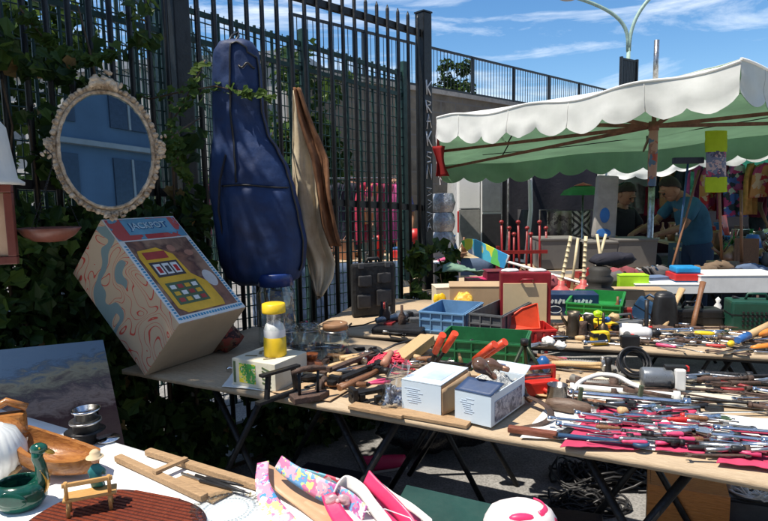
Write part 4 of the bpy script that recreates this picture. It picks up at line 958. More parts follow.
    # polished lid lying beside
tins()
p = at(108, 441); b = MB(); b.lathe([(0, 0), (.022, 0), (.034, .006), (.035, .009), (0, .012)], 24); tag(b.build('round_steel_cover', chrome), 'small steel lid lying right of the stacked dishes', 'lid', None, p)
def bench_figure():
    p = at(92, 513); k = mpp(p); t = thing('bench_figurine', 'carved figurine of a hatted man in teal seated on a little wooden bench', 'figurine', p + V((0, 0, .0085)), rad(22)); S = k
    bw = wood('honey bench wood', (.58, .34, .12), (.42, .22, .07), 20, .45)
    for x in (-20, 18):
        for y in (-7, 7): b = MB(); b.tube([(x * S, y * S, 0), (x * S * .96, y * S, 17 * S)], 2.0 * S, 6); b.build('bench_leg', bw, t)
    b = MB(); b.box((0, 0, 17 * S), (48 * S, 19 * S, 3.2 * S), bev=1 * S); b.build('seat', bw, t)
    for x in (-20, 18): b = MB(); b.tube([(x * S, -8 * S, 18 * S), (x * S, -10 * S, 37 * S)], 2.0 * S, 6); b.build('back_post', bw, t)
    b = MB(); b.box((-1 * S, -10 * S, 34 * S), (45 * S, 3 * S, 4.5 * S), bev=1 * S); b.build('backrest', bw, t)
    # seated figure as one skin
    fig = skin_body([(6, 3, 21), (6, 3, 33), (6, 2, 41), (6, 4, 46)], [5.5, 6.2, 5.0, 2.6], [([0], [(3, 11, 21), (3, 13, 8)], [3.4, 2.6]), ([0], [(10, 11, 21), (11, 13, 8)], [3.4, 2.6]), ([2], [(0, 5, 37), (1, 11, 30)], [2.4, 1.9]), ([2], [(13, 4, 37), (13, 11, 30)], [2.4, 1.9])], S, C('teal carved paint', (.02, .16, .17), .5), 'person_figure', t)
    b = MB(); b.ball((6 * S, 4 * S, 50 * S), 4.6 * S, 12, (.9, 1, 1.05)); b.ball((6 * S, 8.6 * S, 49.5 * S), 1 * S, 6); b.build('head', C('painted skin', (.5, .28, .18), .6), t)
    b = MB(); b.lathe([(8.5 * S, 0), (8 * S, 1.0 * S), (5 * S, 1.6 * S), (4.6 * S, 5.5 * S), (2.8 * S, 7.5 * S), (0, 7.8 * S)], 20, (6 * S, 3.5 * S, 52 * S)); b.build('hat', C('straw hat', (.58, .45, .28), .8), t)
    b = MB(); b.lathe([(0, 0), (3 * S, 0), (4 * S, 3 * S), (3.8 * S, 3.4 * S), (0, 3 * S)], 12, (9 * S, 14 * S, 29 * S)); b.build('dark_bowl', blackp, t)
def skin_body(spine, rad_, limbs, S, mat, name, parent, sub=2, matrix=None):
    """one continuous body grown over connected joints"""
    vs = [V(p) * S for p in spine]; rs = [r * S for r in rad_]; es = [(i, i + 1) for i in range(len(spine) - 1)]
    for (root, pts, rr) in limbs:
        prev = root[0]
        for p, r in zip(pts, rr): vs.append(V(p) * S); rs.append(r * S); es.append((prev, len(vs) - 1)); prev = len(vs) - 1
    if matrix: vs = [matrix @ v for v in vs]
    me = bpy.data.meshes.new(name); me.from_pydata([tuple(v) for v in vs], es, []); o = bpy.data.objects.new(name, me); COL.objects.link(o)
    sk = o.modifiers.new('skin', 'SKIN'); sk.use_smooth_shade = True
    for i, r in enumerate(rs): q = me.skin_vertices[0].data[i]; q.radius = (r, r); q.use_root = (i == 0)
    sb = o.modifiers.new('subd', 'SUBSURF'); sb.levels = sub; sb.render_levels = sub
    dg = bpy.context.evaluated_depsgraph_get(); m2 = bpy.data.meshes.new_from_object(o.evaluated_get(dg)); bpy.data.objects.remove(o)
    m2.name = name; m2.materials.clear(); m2.materials.append(mat)
    for f in m2.polygons: f.use_smooth = True
    o = bpy.data.objects.new(name, m2); COL.objects.link(o)
    if parent: o.parent = parent
    return o
bench_figure()
def tray():
    c = at(114, 528); k = mpp(c); wr = wood('ribbed red brown wood', (.20, .045, .02), (.11, .02, .01), 12, .3, (8, 1, 8)); t = thing('ribbed_tray', 'oval ribbed red brown wooden tray under the bench figurine', 'tray', c, rad(-20))
    A, B_ = 92 * k, 64 * k; n = 60
    b = MB(); b.prism([(A * abs(cos(q)) ** .7 * (1 if cos(q) > 0 else -1), B_ * abs(sin(q)) ** .8 * (1 if sin(q) > 0 else -1)) for q in [2 * pi * i / n for i in range(n)]], .005, .0015); b.build('base', C('tray groove', (.05, .012, .008), .5), t)
    b = MB()
    m_ = 24
    for i in range(m_):
        y = -B_ + (i + .5) * 2 * B_ / m_; x = A * max(0, 1 - abs(y / B_) ** 2.4) ** .46
        if x > .01: b.box((0, y, .0052), (2 * x - .004, 2 * B_ / m_ * .62, .006), bev=.0012)
    b.build('ribs', wr, t)
tray()
def slat_rack():
    a, b_ = at(118, 462), at(205, 503); c, d = at(148, 456), at(262, 492); t = thing('wooden_rack', 'folding pale wooden rack of two slats holding dark pens, near table edge', 'rack', a + V((0, 0, .003))); O = a.copy()
    for (p, q, w) in ((a, b_, .022), (c, d, .022)):
        p = p - O; q = q - O; e = q - p; m_ = MB(); m_.box((p + q) / 2 + V((0, 0, .010)), (e.length, w, .016), (0, 0, math.atan2(e.y, e.x)), bev=.003); m_.build('slat', plank, t)
    m_ = MB(); p, q = at(160, 480) - O, at(182, 470) - O; e = q - p; m_.box((p + q) / 2 + V((0, 0, .023)), (e.length + .03, .016, .008), (0, 0, math.atan2(e.y, e.x))); m_.build('cross_slat', plank, t)
    m_ = MB(); p, q = at(185, 484) - O, at(215, 497) - O; e = q - p; m_.box((p + q) / 2 + V((0, 0, .004)), (e.length + .06, .06, .004), (0, 0, math.atan2(e.y, e.x))); m_.build('bottom_panel', plank, t)
    for i, (u0, v0, u1, v1, mt) in enumerate(((182, 478, 216, 490, steel), (200, 486, 246, 498, blackp), (206, 484, 244, 492, iron), (196, 482, 250, 501, blackp))):
        p, q = at(u0, v0) + V((0, 0, .012 + .002 * i)), at(u1, v1) + V((0, 0, .012 + .002 * i)); m_ = MB(); m_.tube([V((0, 0, 0)), (q - p) * .75, q - p], [.004, .0045, .001], 8)
        tag(m_.build('pen', mt), ['silver pen resting at the upper end of the wooden rack', 'black pen lying across the middle of the wooden rack', 'dark grey pen lying above the black ones in the rack', 'longest black pen lying over the lower end of the rack'][i], 'pen', None, p)
slat_rack()
def crystal_plate():
    p = at(226, 514); gl = glass('cut glass', (.93, .95, .96), .05); b = MB(); b.lathe([(0, .004), (.045, .003), (.075, .014), (.078, .017), (.05, .008), (0, .008)], 96, rib=.03, ribk=24); t = thing('glass_plate', 'cut crystal plate lying between the rack and the floral shoes', 'plate', p); b.build('plate', gl, t)
    b = MB()
    for i in range(40):
        a = i * .157; b.ball((.064 * cos(a), .064 * sin(a), .0135), .0035, 6, (1, 1, .5)); b.ball((.05 * cos(a + .07), .05 * sin(a + .07), .010), .0025, 6, (1, 1, .5))
    b.build('cut_pattern', glass('glass beads', (.82, .85, .87), .1), t)
crystal_plate()
def shoe(label, heel, toe, w, strap_mats, inner, seed, flip=1):
    """backless sandal: footbed, two wide bowed straps and a bow"""
    p = heel.copy(); e = toe - heel; Ln = e.length; t = thing('sandal', label, 'sandal', p, math.atan2(e.y, e.x)); t.rotation_euler = (0, 0, math.atan2(e.y, e.x))
    b = MB()
    def half(q): return w * (.36 + .14 * sin(pi * q) + .10 * q) * (1 if q < .9 else sqrt_((1 - q) * 10)) * (sqrt_(min(1, q * 8 + .1)))
    out = []
    qs = [i / 24 for i in range(25)]
    pl = [(q * Ln, -half(q)) for q in qs] + [(q * Ln, half(q)) for q in reversed(qs)]
    b.prism(pl, .014, .001); b.build('sole', C('tan sole', (.40, .22, .11), .6), t)
    b = MB(); b.prism([(x * .97 + .003, y * .9) for x, y in pl], .006, .0155); b.build('footbed', inner, t)
    b = MB()   # heel cup: band going round the heel, standing up
    def f(i, j):
        a = pi * (.5 + i); r = w * .44; x = r + cos(a) * r * 1.05; 
        if i < .15: x = r + (.15 - i) * 6 * w * .45
        if i > .85: x = r + (i - .85) * 6 * w * .45
        y = -sin(a) * r * 1.0
        return (x, y * (1 + .1 * j), .015 + .05 * j * (1 - .25 * abs(2 * i - 1)))
    b.grid(f, 24, 6, True, .004); b.build('heel_cup', strap_mats[0], t)
    for n_, (q0, q1, hh) in enumerate(((.50, .66, .055), (.72, .90, .045))):
        b = MB(); b.grid(lambda i, j: ((q0 + (q1 - q0) * j) * Ln, -cos(pi * i) * half((q0 + q1) / 2) * 1.04, .014 + hh * sin(pi * i) ** .7), 20, 6, True, .0035); b.build('strap', strap_mats[n_ % len(strap_mats)], t)
    return t
def sqrt_(x): return math.sqrt(max(0, x))
flor = colramp_mat('floral print cloth', [(.72, .65, .62), (.65, .25, .35), (.75, .7, .68), (.05, .25, .5), (.7, .35, .45), (.45, .65, .2), (.75, .7, .66), (.6, .12, .3)], 30, .6)
flor2 = colramp_mat('floral print strap', [(.6, .7, .25), (.65, .2, .35), (.15, .35, .6), (.7, .6, .6), (.4, .1, .3), (.7, .4, .5)], 36, .6)
insole = C('tan leather insole', (.52, .31, .18), .5)
# floral slingback pair standing at an angle: tall flat straps seen from behind
def sling(label, name, pts_px, Ys, wd, mat, thick=.004, par=None, nm='strap', twist=0.0):
    pass
def ribbon(b, P, wv, n=30, thick=.004):
    """flat band through points P (spline), wide along vectors wv"""
    P = [V(p) for p in P]; wv = [V(w) for w in wv]
    def sp(A, t):
        k = t * (len(A) - 1); i = min(int(k), len(A) - 2); f = k - i; a = A[max(0, i - 1)]; b0 = A[i]; c = A[i + 1]; d = A[min(len(A) - 1, i + 2)]
        return .5 * ((2 * b0) + (c - a) * f + (2 * a - 5 * b0 + 4 * c - d) * f * f + (3 * b0 - a - 3 * c + d) * f ** 3)
    b.grid(lambda i, j: sp(P, i) + sp(wv, i) * (j - .5), n, 5, True, thick)
def bow_shoes():
    def mk(label, base, pxs, mat, insole_px=None, loc=None):
        t = thing('sandal', label, 'sandal', base); O = base
        for nm, pts, wid, m_ in pxs:
            b = MB(); P = [at(u, v, TZ + h) - O for (u, v, h) in pts]; W_ = [V(w_) for w_ in wid]; ribbon(b, P, W_, 34); b.build(nm, m_, t)
        return t
    B = at(300, 530)
    t = mk('floral printed sandal with a standing ankle strap, left of the pair', at(262, 535), [
        ('ankle_strap', [(263, 462, .075), (262, 480, .055), (268, 500, .035), (282, 520, .02), (298, 535, .008)], [(.028, 0, .006), (.032, 0, .006), (.044, 0, .01), (.06, 0, .01), (.07, 0, .01)], flor),
        ('footbed', [(266, 470, .055), (285, 484, .03), (310, 500, .012), (340, 522, .006)], [(.0, .03, .02), (.03, .05, .01), (.045, .06, 0), (.05, .06, 0)], insole)], flor)
    t = mk('floral printed sandal with green tipped strap, right of the pair', at(330, 535), [
        ('ankle_strap', [(278, 462, .085), (292, 473, .07), (318, 488, .05), (345, 502, .03), (362, 520, .015)], [(.018, 0, .03), (.020, 0, .035), (.02, 0, .045), (.02, 0, .05), (.02, 0, .06)], flor2),
        ('second_strap', [(300, 472, .06), (330, 480, .05), (352, 489, .04), (372, 503, .02)], [(.0, .0, .018), (0, 0, .018), (0, 0, .018), (0, 0, .02)], colramp_mat('red blue band', [(.6, .08, .12), (.15, .4, .5), (.6, .5, .5)], 22)),
        ('footbed', [(292, 484, .02), (315, 498, .012), (345, 515, .006), (365, 530, .004)], [(.03, .03, .0), (.04, .05, 0), (.045, .05, 0), (.04, .05, 0)], insole)], flor2)
    b = MB(); O = at(338, 500, TZ + .04)
    for s in (-1, 1): b.ball(V((s * .014, 0, .0)), .015, 12, (1.1, .5, .8), (0, s * .5, 0))
    b.ball((0, -.004, 0), .006, 8); o = b.build('bow', C('silver pink bow', (.62, .40, .42), .3, .3, .3, 25), t); o.location = O - t.location
    t = mk('pink and white sandal with a thick looped strap, middle of the photo bottom', at(348, 535), [
        ('white_strap', [(336, 490, .055), (345, 482, .062), (360, 490, .055), (372, 506, .04), (386, 524, .02), (395, 540, .01)], [(.012, .0, .028)] * 6, C('white leather', (.75, .72, .68), .4, 0, .08)),
        ('pink_strap', [(328, 494, .045), (334, 508, .03), (345, 524, .02), (356, 540, .01)], [(.03, 0, .01), (.034, 0, .01), (.04, 0, .01), (.05, 0, .01)], pinkm),
        ('footbed', [(345, 500, .02), (360, 512, .015), (380, 530, .01)], [(.04, .04, 0), (.05, .05, 0), (.05, .05, 0)], C('white leather', (.75, .72, .68)))], None)
    t = mk('pink and white sandal, rightmost of the row of shoes', at(400, 535), [
        ('pink_strap', [(366, 477, .08), (374, 486, .07), (390, 502, .05), (406, 520, .03), (418, 540, .01)], [(.014, 0, .030)] * 5, pinkm),
        ('white_band', [(372, 480, .07), (392, 496, .055), (412, 508, .04), (432, 524, .02)], [(.0, .01, .016)] * 4, C('white leather', (.75, .72, .68))),
        ('footbed', [(378, 498, .03), (395, 512, .02), (410, 530, .01)], [(.05, .04, 0), (.06, .05, 0), (.06, .05, 0)], pinkm)], None)
    b = MB(); c = [at(358, 513, TZ + .07), at(385, 509, TZ + .07), at(410, 518, TZ + .06), at(418, 530, TZ + .05)]; b.tube([q - c[0] for q in c], .0012, 5); tag(b.build('clear_cord', C('clear plastic cord', (.6, .6, .62), .1)), 'clear plastic cord looped over the pink sandals', 'cord', None, c[0])
pinkm = C('hot pink leather', (.68, .035, .13), .4, 0, .12, 8)
bow_shoes()
def folder():
    a, b_ = at(399, 498), at(500, 522); t = MB(); O = a; e = b_ - a
    t.box((e / 2) + V((0, -.02, .005)), (e.length, .09, .012), (rad(18), 0, math.atan2(e.y, e.x)), bev=.002)
    tag(t.build('green_folder', C('dark green card', (.012, .045, .035), .35)), 'dark green folder lying at the near table edge by the pink sandals', 'folder', None, O)
    p = at(520, 528); t = thing('baby_cap', 'white and pink baby cap at the bottom edge of the photo', 'cap', V((p.x, p.y, p.z)))
    b = MB(); b.lathe([(.06, 0), (.062, .02), (.052, .042), (.028, .056), (0, .06)], 32, sx=1.25, sy=.9, rib=.02, ribk=12); b.build('crown', C('white cotton knit', (.72, .66, .64), .9), t)
    b = MB(); b.grid(lambda i, j: (.0785 * cos(-.9 + i * 1.7) * (1 - j * .35), .0575 * sin(-.9 + i * 1.7) * (1 - j * .35), .02 + .034 * j), 12, 5, True, .003); b.build('pink_panel', pinkm, t)
    b = MB(); b.ball((-.005, -.035, .042), .022, 14, (1.3, .5, .5)); b.build('pink_badge', pinkm, t)
    # extra table end so that the last goods stand on something
folder()
# low things on the ground between near and middle table
def ground_bits():
    p = at(185, 470, .02); b = MB(); b.ball((0, 0, .10), .06, 12, (1.2, .8, .8)); b.rough(.012, 14); tag(b.build('white_rag', cloth_mat('white cotton', (.7, .69, .64), .2)), 'crumpled white rag on the ground behind the near table edge', 'rag', None, (p.x, p.y, .0))

# ================================================================ goods on the middle table
def seg(u0, v0, u1, v1, z=TZ, h=0.0):
    a, b = at(u0, v0, z), at(u1, v1, z); e = b - a; return a + V((0, 0, h)), e.length, math.atan2(e.y, e.x)
# ---- tool builders: local x runs from the grip end (0) to the working end (L), resting on z = 0
def arc(cx, cy, r, a0, a1, n): return [(cx + r * cos(a0 + (a1 - a0) * i / n), cy + r * sin(a0 + (a1 - a0) * i / n)) for i in range(n + 1)]
def b_spanner(L_, mat, hw=None, ring=True):
    hw = hw or min(.011, L_ * .065); b = MB(); s = hw * .42; th = max(.004, hw * .35)
    x1 = L_ - hw * 1.1
    head = [(x1 - hw * .7, -s)] + arc(x1, 0, hw, -2.2, -.45, 7) + [(x1 + hw * .1, -hw * .42), (x1 + hw * .1, hw * .42)] + arc(x1, 0, hw, .45, 2.2, 7) + [(x1 - hw * .7, s)]
    tail = arc(hw * .9, 0, hw * .9, .6, 2 * pi - .6, 14)
    b.prism(head + [(hw * 1.6, s)] + tail + [(hw * 1.6, -s)], th, .0)
    if ring: b.mi = 1; b.lathe([(hw * .5, th), (hw * .5, th + .0008), (0, th + .0008)], 6, (hw * .9, 0, 0)); b.mi = 0
    return b.build('spanner', [mat, iron], bevel=.0008)
def b_driver(L_, hm, sm=steel, r=.012):
    t = thing('screwdriver', '', ''); b = MB(); h = L_ * .42
    b.lathe([(0, 0), (r * .8, .002), (r, h * .15), (r * .92, h * .6), (r * .62, h * .8), (r * .8, h * .93), (r * .5, h), (0, h)], 12, (0, 0, r * .95), V((1, 0, 0)), rib=.06, ribk=6); b.build('handle', hm, t)
    b = MB(); b.tube([(h, 0, r * .9), (L_ * .95, 0, r * .5), (L_, 0, r * .35)], [r * .28, r * .28, r * .32], 8, flat=1); b.build('shaft', sm, t); return t
def b_chisel(L_, hm, sm=steel, r=.014, flatw=.012):
    t = thing('chisel', '', ''); b = MB(); h = L_ * .4
    b.lathe([(0, 0), (r * .9, .003), (r, h * .3), (r * .85, h * .75), (r * .6, h), (0, h)], 12, (0, 0, r * .95), V((1, 0, 0))); b.build('handle', hm, t)
    b = MB(); b.box(((h + L_) / 2, 0, r * .5), (L_ - h, flatw * 1.6, .004), (0, .03, 0)); b.build('blade', sm, t); return t
def b_hammer(L_, hm=ashw, sm=rust, r=.013, hl=.10):
    t = thing('hammer', '', ''); b = MB(); b.tube([(0, 0, r * 1.1), (L_ * .3, 0, r * 1.15), (L_ * .7, 0, r), (L_, 0, r * 1.3)], [r, r * 1.1, r * .8, r * .85], 10, flat=.75); b.build('handle', hm, t)
    b = MB(); x = L_ - .012; b.box((x, 0, r * 1.3), (.024, hl * .35, .026), bev=.003); b.cyl((x, -hl * .17, r * 1.3), (x, -hl * .5, r * 1.3), .012, .014, 12); b.grid(lambda i, j: (x + (j - .5) * .022, hl * .17 + i * hl * .38, r * 1.3 + .012 * (1 - i) - .01 * i * i), 6, 3, True, .012 * .8); b.build('head', sm, t); return t
def b_pliers(L_, hm=redp, sm=iron):
    t = thing('pliers', '', '')
    for s in (-1, 1):
        b = MB(); b.tube([(0, s * L_ * .16, .008), (L_ * .25, s * L_ * .15, .008), (L_ * .5, s * L_ * .05, .008), (L_ * .62, 0, .008)], [.007, .008, .0065, .006], 8, flat=.8); b.build('handle', hm, t)
    b = MB(); b.prism([(L_ * .58, -.014), (L_ * .66, -.02), (L_ * .76, -.017), (L_, -.004), (L_, -.0008), (L_ * .8, -.001), (L_ * .8, .001), (L_, .0008), (L_, .004), (L_ * .76, .017), (L_ * .66, .02), (L_ * .58, .014)], .009, .003); b.cyl((L_ * .66, 0, .001), (L_ * .66, 0, .014), .007); b.build('jaws', sm, t); return t
def b_bar(L_, mat, r=.006, ends=0, n=10, bend=0.0):
    b = MB(); P = [(L_ * i / 6, bend * sin(pi * i / 6), r + .0005) for i in range(7)]; b.tube(P, r, n)
    if ends: b.cyl((L_ - ends * 3, 0, r), (L_, 0, r), r * 1.7); b.cyl((0, 0, r), (ends * 2, 0, r), r * 1.4)
    return b.build('metal_bar', mat)
def b_clip(L_, mat, mat2):
    """small hinged vice grip: body, lever, jaw"""
    t = thing('vice_grip', '', ''); b = MB(); b.tube([(0, 0, .012), (L_ * .55, .004, .014), (L_ * .75, .01, .016)], [.008, .009, .012], 8, flat=.8); b.build('body', mat, t)
    b = MB(); b.tube([(L_ * .05, -L_ * .22, .01), (L_ * .3, -L_ * .16, .01), (L_ * .62, -.006, .012)], [.005, .006, .006], 8); b.build('lever', mat2, t)
    b = MB(); b.prism([(L_ * .7, -.016), (L_ * .9, -.022), (L_, -.006), (L_ * .92, 0), (L_, .008), (L_ * .9, .02), (L_ * .7, .016)], .012, .006); b.build('jaw', mat, t); return t
def place(o, s, label, cat, group=None, tilt=0.0, name=None):
    o.location = s[0]; o.rotation_euler = (0, tilt, s[2]); o['label'] = label; o['category'] = cat
    if group: o['group'] = group
    if name: o.name = name
    return o

# ---- covers lying on the board
def sheet(label, pts, mat, cat, name, h=.004, th=.0015, wav=.002):
    P = [at(u, v, TZ) for u, v in pts]; o = P[0].copy(); b = MB()
    def f(i, j):
        q = (P[0].lerp(P[1], i)).lerp(P[3].lerp(P[2], i), j) - o; q.z = h + wav * noise.noise(q * 9) + wav * .6 * noise.noise(q * 31); return q
    b.grid(f, 36, 20, True, th); return tag(b.build(name, mat), label, cat, None, o)
sheet('white paper sheet on the middle table under the sickle and metal mug', [(520, 440), (560, 394), (700, 402), (640, 446)], paper, 'paper', 'paper_sheet', .006)
sheet('pale board sheet under the chrome tubes at the right', [(560, 392), (600, 372), (790, 388), (770, 412)], C('cream card', (.60, .54, .42), .8, 0, .15), 'cardboard', 'cardboard_sheet', .005)
sheet('brown cardboard piece below the black clamps at the table edge', [(272, 394), (300, 382), (348, 392), (330, 403)], card, 'cardboard', 'cardboard_sheet', .006)
sheet('cream paper below the yellow hourglass toy box', [(222, 388), (236, 370), (300, 374), (288, 394)], paper, 'paper', 'paper_sheet', .005)
sheet('pale wooden board lying under the open light bulb carton', [(470, 392), (480, 372), (560, 378), (552, 400)], ashw, 'board', 'wooden_board', .008, .006, 0)
pinkcl = cloth_mat('hot pink felt', (.50, .055, .12), 0, var=.18, scale=7, wr=.6)
sheet('white paper under the rows of tools at the right of the middle table', [(590, 446), (615, 408), (800, 424), (776, 466)], paper, 'paper', 'paper_sheet', .008, .001, .002)
for lab_, pts_ in (('leftmost and largest piece of wrinkled hot pink cloth under the spanners', [(560, 452), (596, 409), (664, 420), (640, 453)]), ('second piece of hot pink cloth from the left', [(655, 455), (668, 427), (712, 430), (704, 460)]), ('rightmost piece of hot pink cloth at the table end', [(716, 468), (735, 437), (800, 446), (786, 476)]), ('narrow strip of hot pink cloth at the back of the spanners', [(600, 414), (612, 405), (700, 413), (690, 421)])): sheet(lab_, pts_, pinkcl, 'cloth', 'pink_cloth', .0125, .002, .006)
for (lab, u0, v0, u1, v1, w, h) in (('loose plank along the front edge of the middle table, left', 352, 408, 405, 418, .05, .012), ('loose plank along the front edge under the pale blue cartons', 395, 414, 470, 427, .06, .012)):
    s = seg(u0, v0, u1, v1, TZ, .003); b = MB(); b.box((s[1] / 2, 0, h / 2), (s[1], w, h), bev=.002); b.rough(.0015, 20); place(b.build('plank', plank), s, lab, 'plank')

# ---- blue lidded jar, yellow hourglass toy, fruit printed box
clearg = glass('clear glass', (.90, .93, .93)); 
def jar(label, u, v, wpx, hpx, lidmat, cont=None, lidh=.2, cat='jar', name='glass_jar', wire=False, lid=True, tint=None):
    p = at(u, v); k = mpp(p); r = wpx * k / 2; h = hpx * k; t = thing(name, label, cat, p); g = tint or clearg
    b = MB(); b.lathe([(0, .003), (r * .9, .002), (r, r * .15), (r, h * .72), (r * .8, h * .82), (r * .8, h * (1 - lidh * .3)), (r * .77, h * (1 - lidh * .3)), (r * .77, h * .82), (r * .96, h * .71), (r * .96, r * .2), (0, .008)], 28); b.build('glass_body', g, t)
    if lid:
        b = MB(); b.lathe([(r * .86, h * (1 - lidh)), (r * .92, h * (1 - lidh)), (r * .92, h * .985), (r * .86, h), (0, h)], 28, rib=.012, ribk=28); b.build('lid', lidmat, t)
    if wire:
        b = MB(); b.tube([(r * .9 * cos(a * .26), r * .9 * sin(a * .26), h * .80) for a in range(24)], .002, 5, closed=True); b.tube([(r * .9, 0, h * .8), (r * 1.0, 0, h * .9), (r * .4, 0, h * 1.01)], .002, 5); b.build('wire_clasp', steel, t)
    if cont: b = MB(); cont(b, r, h); b.build('contents', MATS['jar contents'], t)
    return t
colramp_mat('jar contents', [(.5, .42, .33), (.70, .66, .6), (.35, .25, .2), (.6, .45, .45), (.15, .2, .4)], 22, .8)
def papers(b, r, h):
    for i in range(5): b.box((rnd.uniform(.0, .25) * r, rnd.uniform(-.3, .3) * r, h * .4), (r * 1.25, .006, h * .72), (rnd.uniform(-.08, .08), rnd.uniform(-.08, .12), rnd.uniform(-.4, .4)))
jar('tall clear jar with a wide dark blue lid full of papers, under the guitar bag', 278, 345, 37, 73, C('dark blue lid', (.012, .035, .16), .35, 0, .15), papers, .17, name='storage_jar')
for i, (u, v, w, h, lab) in enumerate(((287, 357, 25, 34, 'leftmost of the three small glass preserve jars'), (310, 358, 23, 36, 'middle of the three small glass preserve jars'), (336, 360, 27, 38, 'rightmost and widest of the three glass preserve jars'))):
    jar(lab, u, v, w, h, [clearg, clearg, C('rusty jar lid', (.3, .16, .08), .6)][i], None, .16, wire=True, name='glass_jar')
def fruit_box():
    A = at(233, 386); B_ = at(276, 394); C_ = at(300, 376); e = B_ - A; Ln = e.length; w = (C_ - B_).length * .9; k = mpp(A); h = 27 * k
    t = thing('printed_toy_box', 'cream box printed with green and yellow fruit, under the yellow hourglass toy', 'box', A + V((0, 0, .007)), math.atan2(e.y, e.x))
    cr = C('cream printed box', (.68, .64, .50), .5, 0, .08); b = MB(); b.box((Ln / 2, w / 2, h / 2), (Ln, w, h), bev=.003); b.build('carton', cr, t)
    gp = colramp_mat('fruit print', [(.05, .35, .06), (.75, .6, .03), (.1, .42, .08), (.8, .7, .1), (.65, .6, .4)], 40, .5)
    b = MB(); b.box((Ln * .36, -.0008, h * .5), (Ln * .38, .0015, h * .72)); b.build('fruit_panel', gp, t)
    b = MB(); b.box((Ln * .06, -.0008, h * .5), (Ln * .05, .0015, h * .8)); 
    for z in (.2, .35, .5, .62, .75): b.box((Ln * .8, -.0008, h * z), (Ln * .2, .0015, h * .06), (0, .3, 0))
    b.build('printed_stripes', C('box print dark', (.1, .14, .06), .5), t)
    b = MB()
    for i in range(5): b.box((Ln * rnd.uniform(.2, .8), w * rnd.uniform(.2, .8), h + .0008), (Ln * .22, .012, .0015), (0, 0, rnd.random() * 3))
    b.build('print_marks', C('box print brown', (.25, .2, .1), .5), t)
    # hourglass toy standing on it
    p = A + V((0, 0, .007)) + e.normalized() * Ln * .62 + V((-e.y, e.x, 0)).normalized() * w * .52; r = 11 * k; H = 53 * k
    t = thing('hourglass_toy', 'yellow plastic hourglass shaped dispenser standing on the fruit printed box', 'toy', V((p.x, p.y, TZ + .008 + h)))
    b = MB(); b.lathe([(0, 0), (r * 1.02, 0), (r * 1.05, .004), (r, H * .36), (r * .9, H * .38), (0, H * .38)], 24); b.build('base', yellowp, t)
    b = MB(); b.lathe([(r * .98, H * .36), (r * .98, H * .5), (r * .8, H * .6), (r * .3, H * .67), (0, H * .67)], 24); b.build('white_bell', whitep, t)
    b = MB(); b.cyl((0, 0, H * .6), (0, 0, H * .84), r * .09); b.build('stem', whitep, t)
    b = MB(); b.lathe([(r * .97, H * .38), (r * .97, H * .84)], 24); b.build('clear_sleeve', clearg, t)
    b = MB(); b.lathe([(0, H * .82), (r * 1.04, H * .82), (r * 1.06, H * .84), (r * 1.04, H * .99), (r * .9, H), (0, H)], 24, rib=.01, ribk=24); b.build('cap', yellowp, t)
fruit_box()
# ---- black irons, clamp frame, trivet-like tools
def iron_frame():
    s = seg(262, 404, 298, 392); k = mpp(s[0]); w = s[1]; t = thing('iron_clamp', 'black iron frame clamp standing before the fruit printed box', 'clamp', s[0], s[2]); h = 28 * k
    b = MB(); b.box((w * .45, 0, .006), (w * 1.15, .028, .012), bev=.002); b.build('foot', iron, t)
    for x in (.16, .92): b = MB(); b.box((w * x, 0, h * .5), (.012, .02, h), (0, .12 * (1 if x < .5 else -1), 0), bev=.002); b.build('upright', iron, t)
    b = MB(); b.box((w * .52, 0, h + .002), (w * 1.05, .024, .010), bev=.002); b.build('top_bar', iron, t)
    s = seg(292, 405, 330, 398); w = s[1]; t = thing('flat_iron', 'rusty old cast flat iron with a turned handle on cardboard', 'flat iron', s[0] + V((0, 0, .008)), s[2]); h = 34 * k
    b = MB(); b.prism([(0, -.03), (w * .65, -.033), (w, 0), (w * .65, .033), (0, .03)], .022); b.build('sole', rust, t, bevel=.003)
    for x in (.2, .68): b = MB(); b.tube([(w * x, 0, .02), (w * (x + .02), .0, h * .85)], [.006, .005], 8); b.build('bracket', iron, t)
    b = MB(); b.tube([(w * .02, 0, h * .88), (w * .3, 0, h * .95), (w * .6, 0, h * .95), (w * .9, 0, h * .86)], [.007, .010, .010, .007], 10); b.build('handle', rust, t)
iron_frame()
p = at(312, 376); k = mpp(p); b = MB(); b.ball((0, 0, 10 * k), 11 * k, 20, (1.1, 1, .75)); b.rough(.003, 30); b.lathe([(4 * k, 16 * k), (6 * k, 20 * k), (7 * k, 23 * k), (3 * k, 21 * k)], 16)
tag(b.build('copper_pot', C('orange lustre', (.36, .12, .05), .2, .5, .5, 14)), 'small orange copper coloured pot by the glass jars', 'pot', None, p)
def clampbar(label, u0, v0, u1, v1, mat=iron):
    s = seg(u0, v0, u1, v1, TZ, .002); L_ = s[1]; t = thing('sash_clamp', label, 'clamp', s[0], s[2]); b = MB(); b.box((L_ / 2, 0, .03), (L_, .03, .014), bev=.002); b.build('bar', mat, t)
    b = MB(); b.box((L_ * .08, 0, .026), (.018, .05, .052), bev=.003); b.build('jaw', mat, t); b = MB(); b.box((L_ * .8, 0, .02), (.03, .045, .04), bev=.004); b.build('jaw', mat, t)
    b = MB(); b.cyl((L_ * .8, 0, .03), (L_ * 1.08, 0, .03), .006); b.cyl((L_ * 1.06, -.03, .03), (L_ * 1.06, .03, .03), .004); b.build('screw', steel, t)
clampbar('long black bar clamp with jaws, left of the pink net', 330, 392, 392, 366)
clampbar('black bar clamp lying behind the longer one, near the rusty pan', 322, 382, 372, 360, rust)
clampbar('short black clamp at the front edge before the plastic bag', 350, 404, 392, 396)
place(b_hammer(.26, brownw, iron), seg(340, 398, 392, 372, TZ, .02), 'brown handled hammer lying over the black bar clamps', 'hammer')
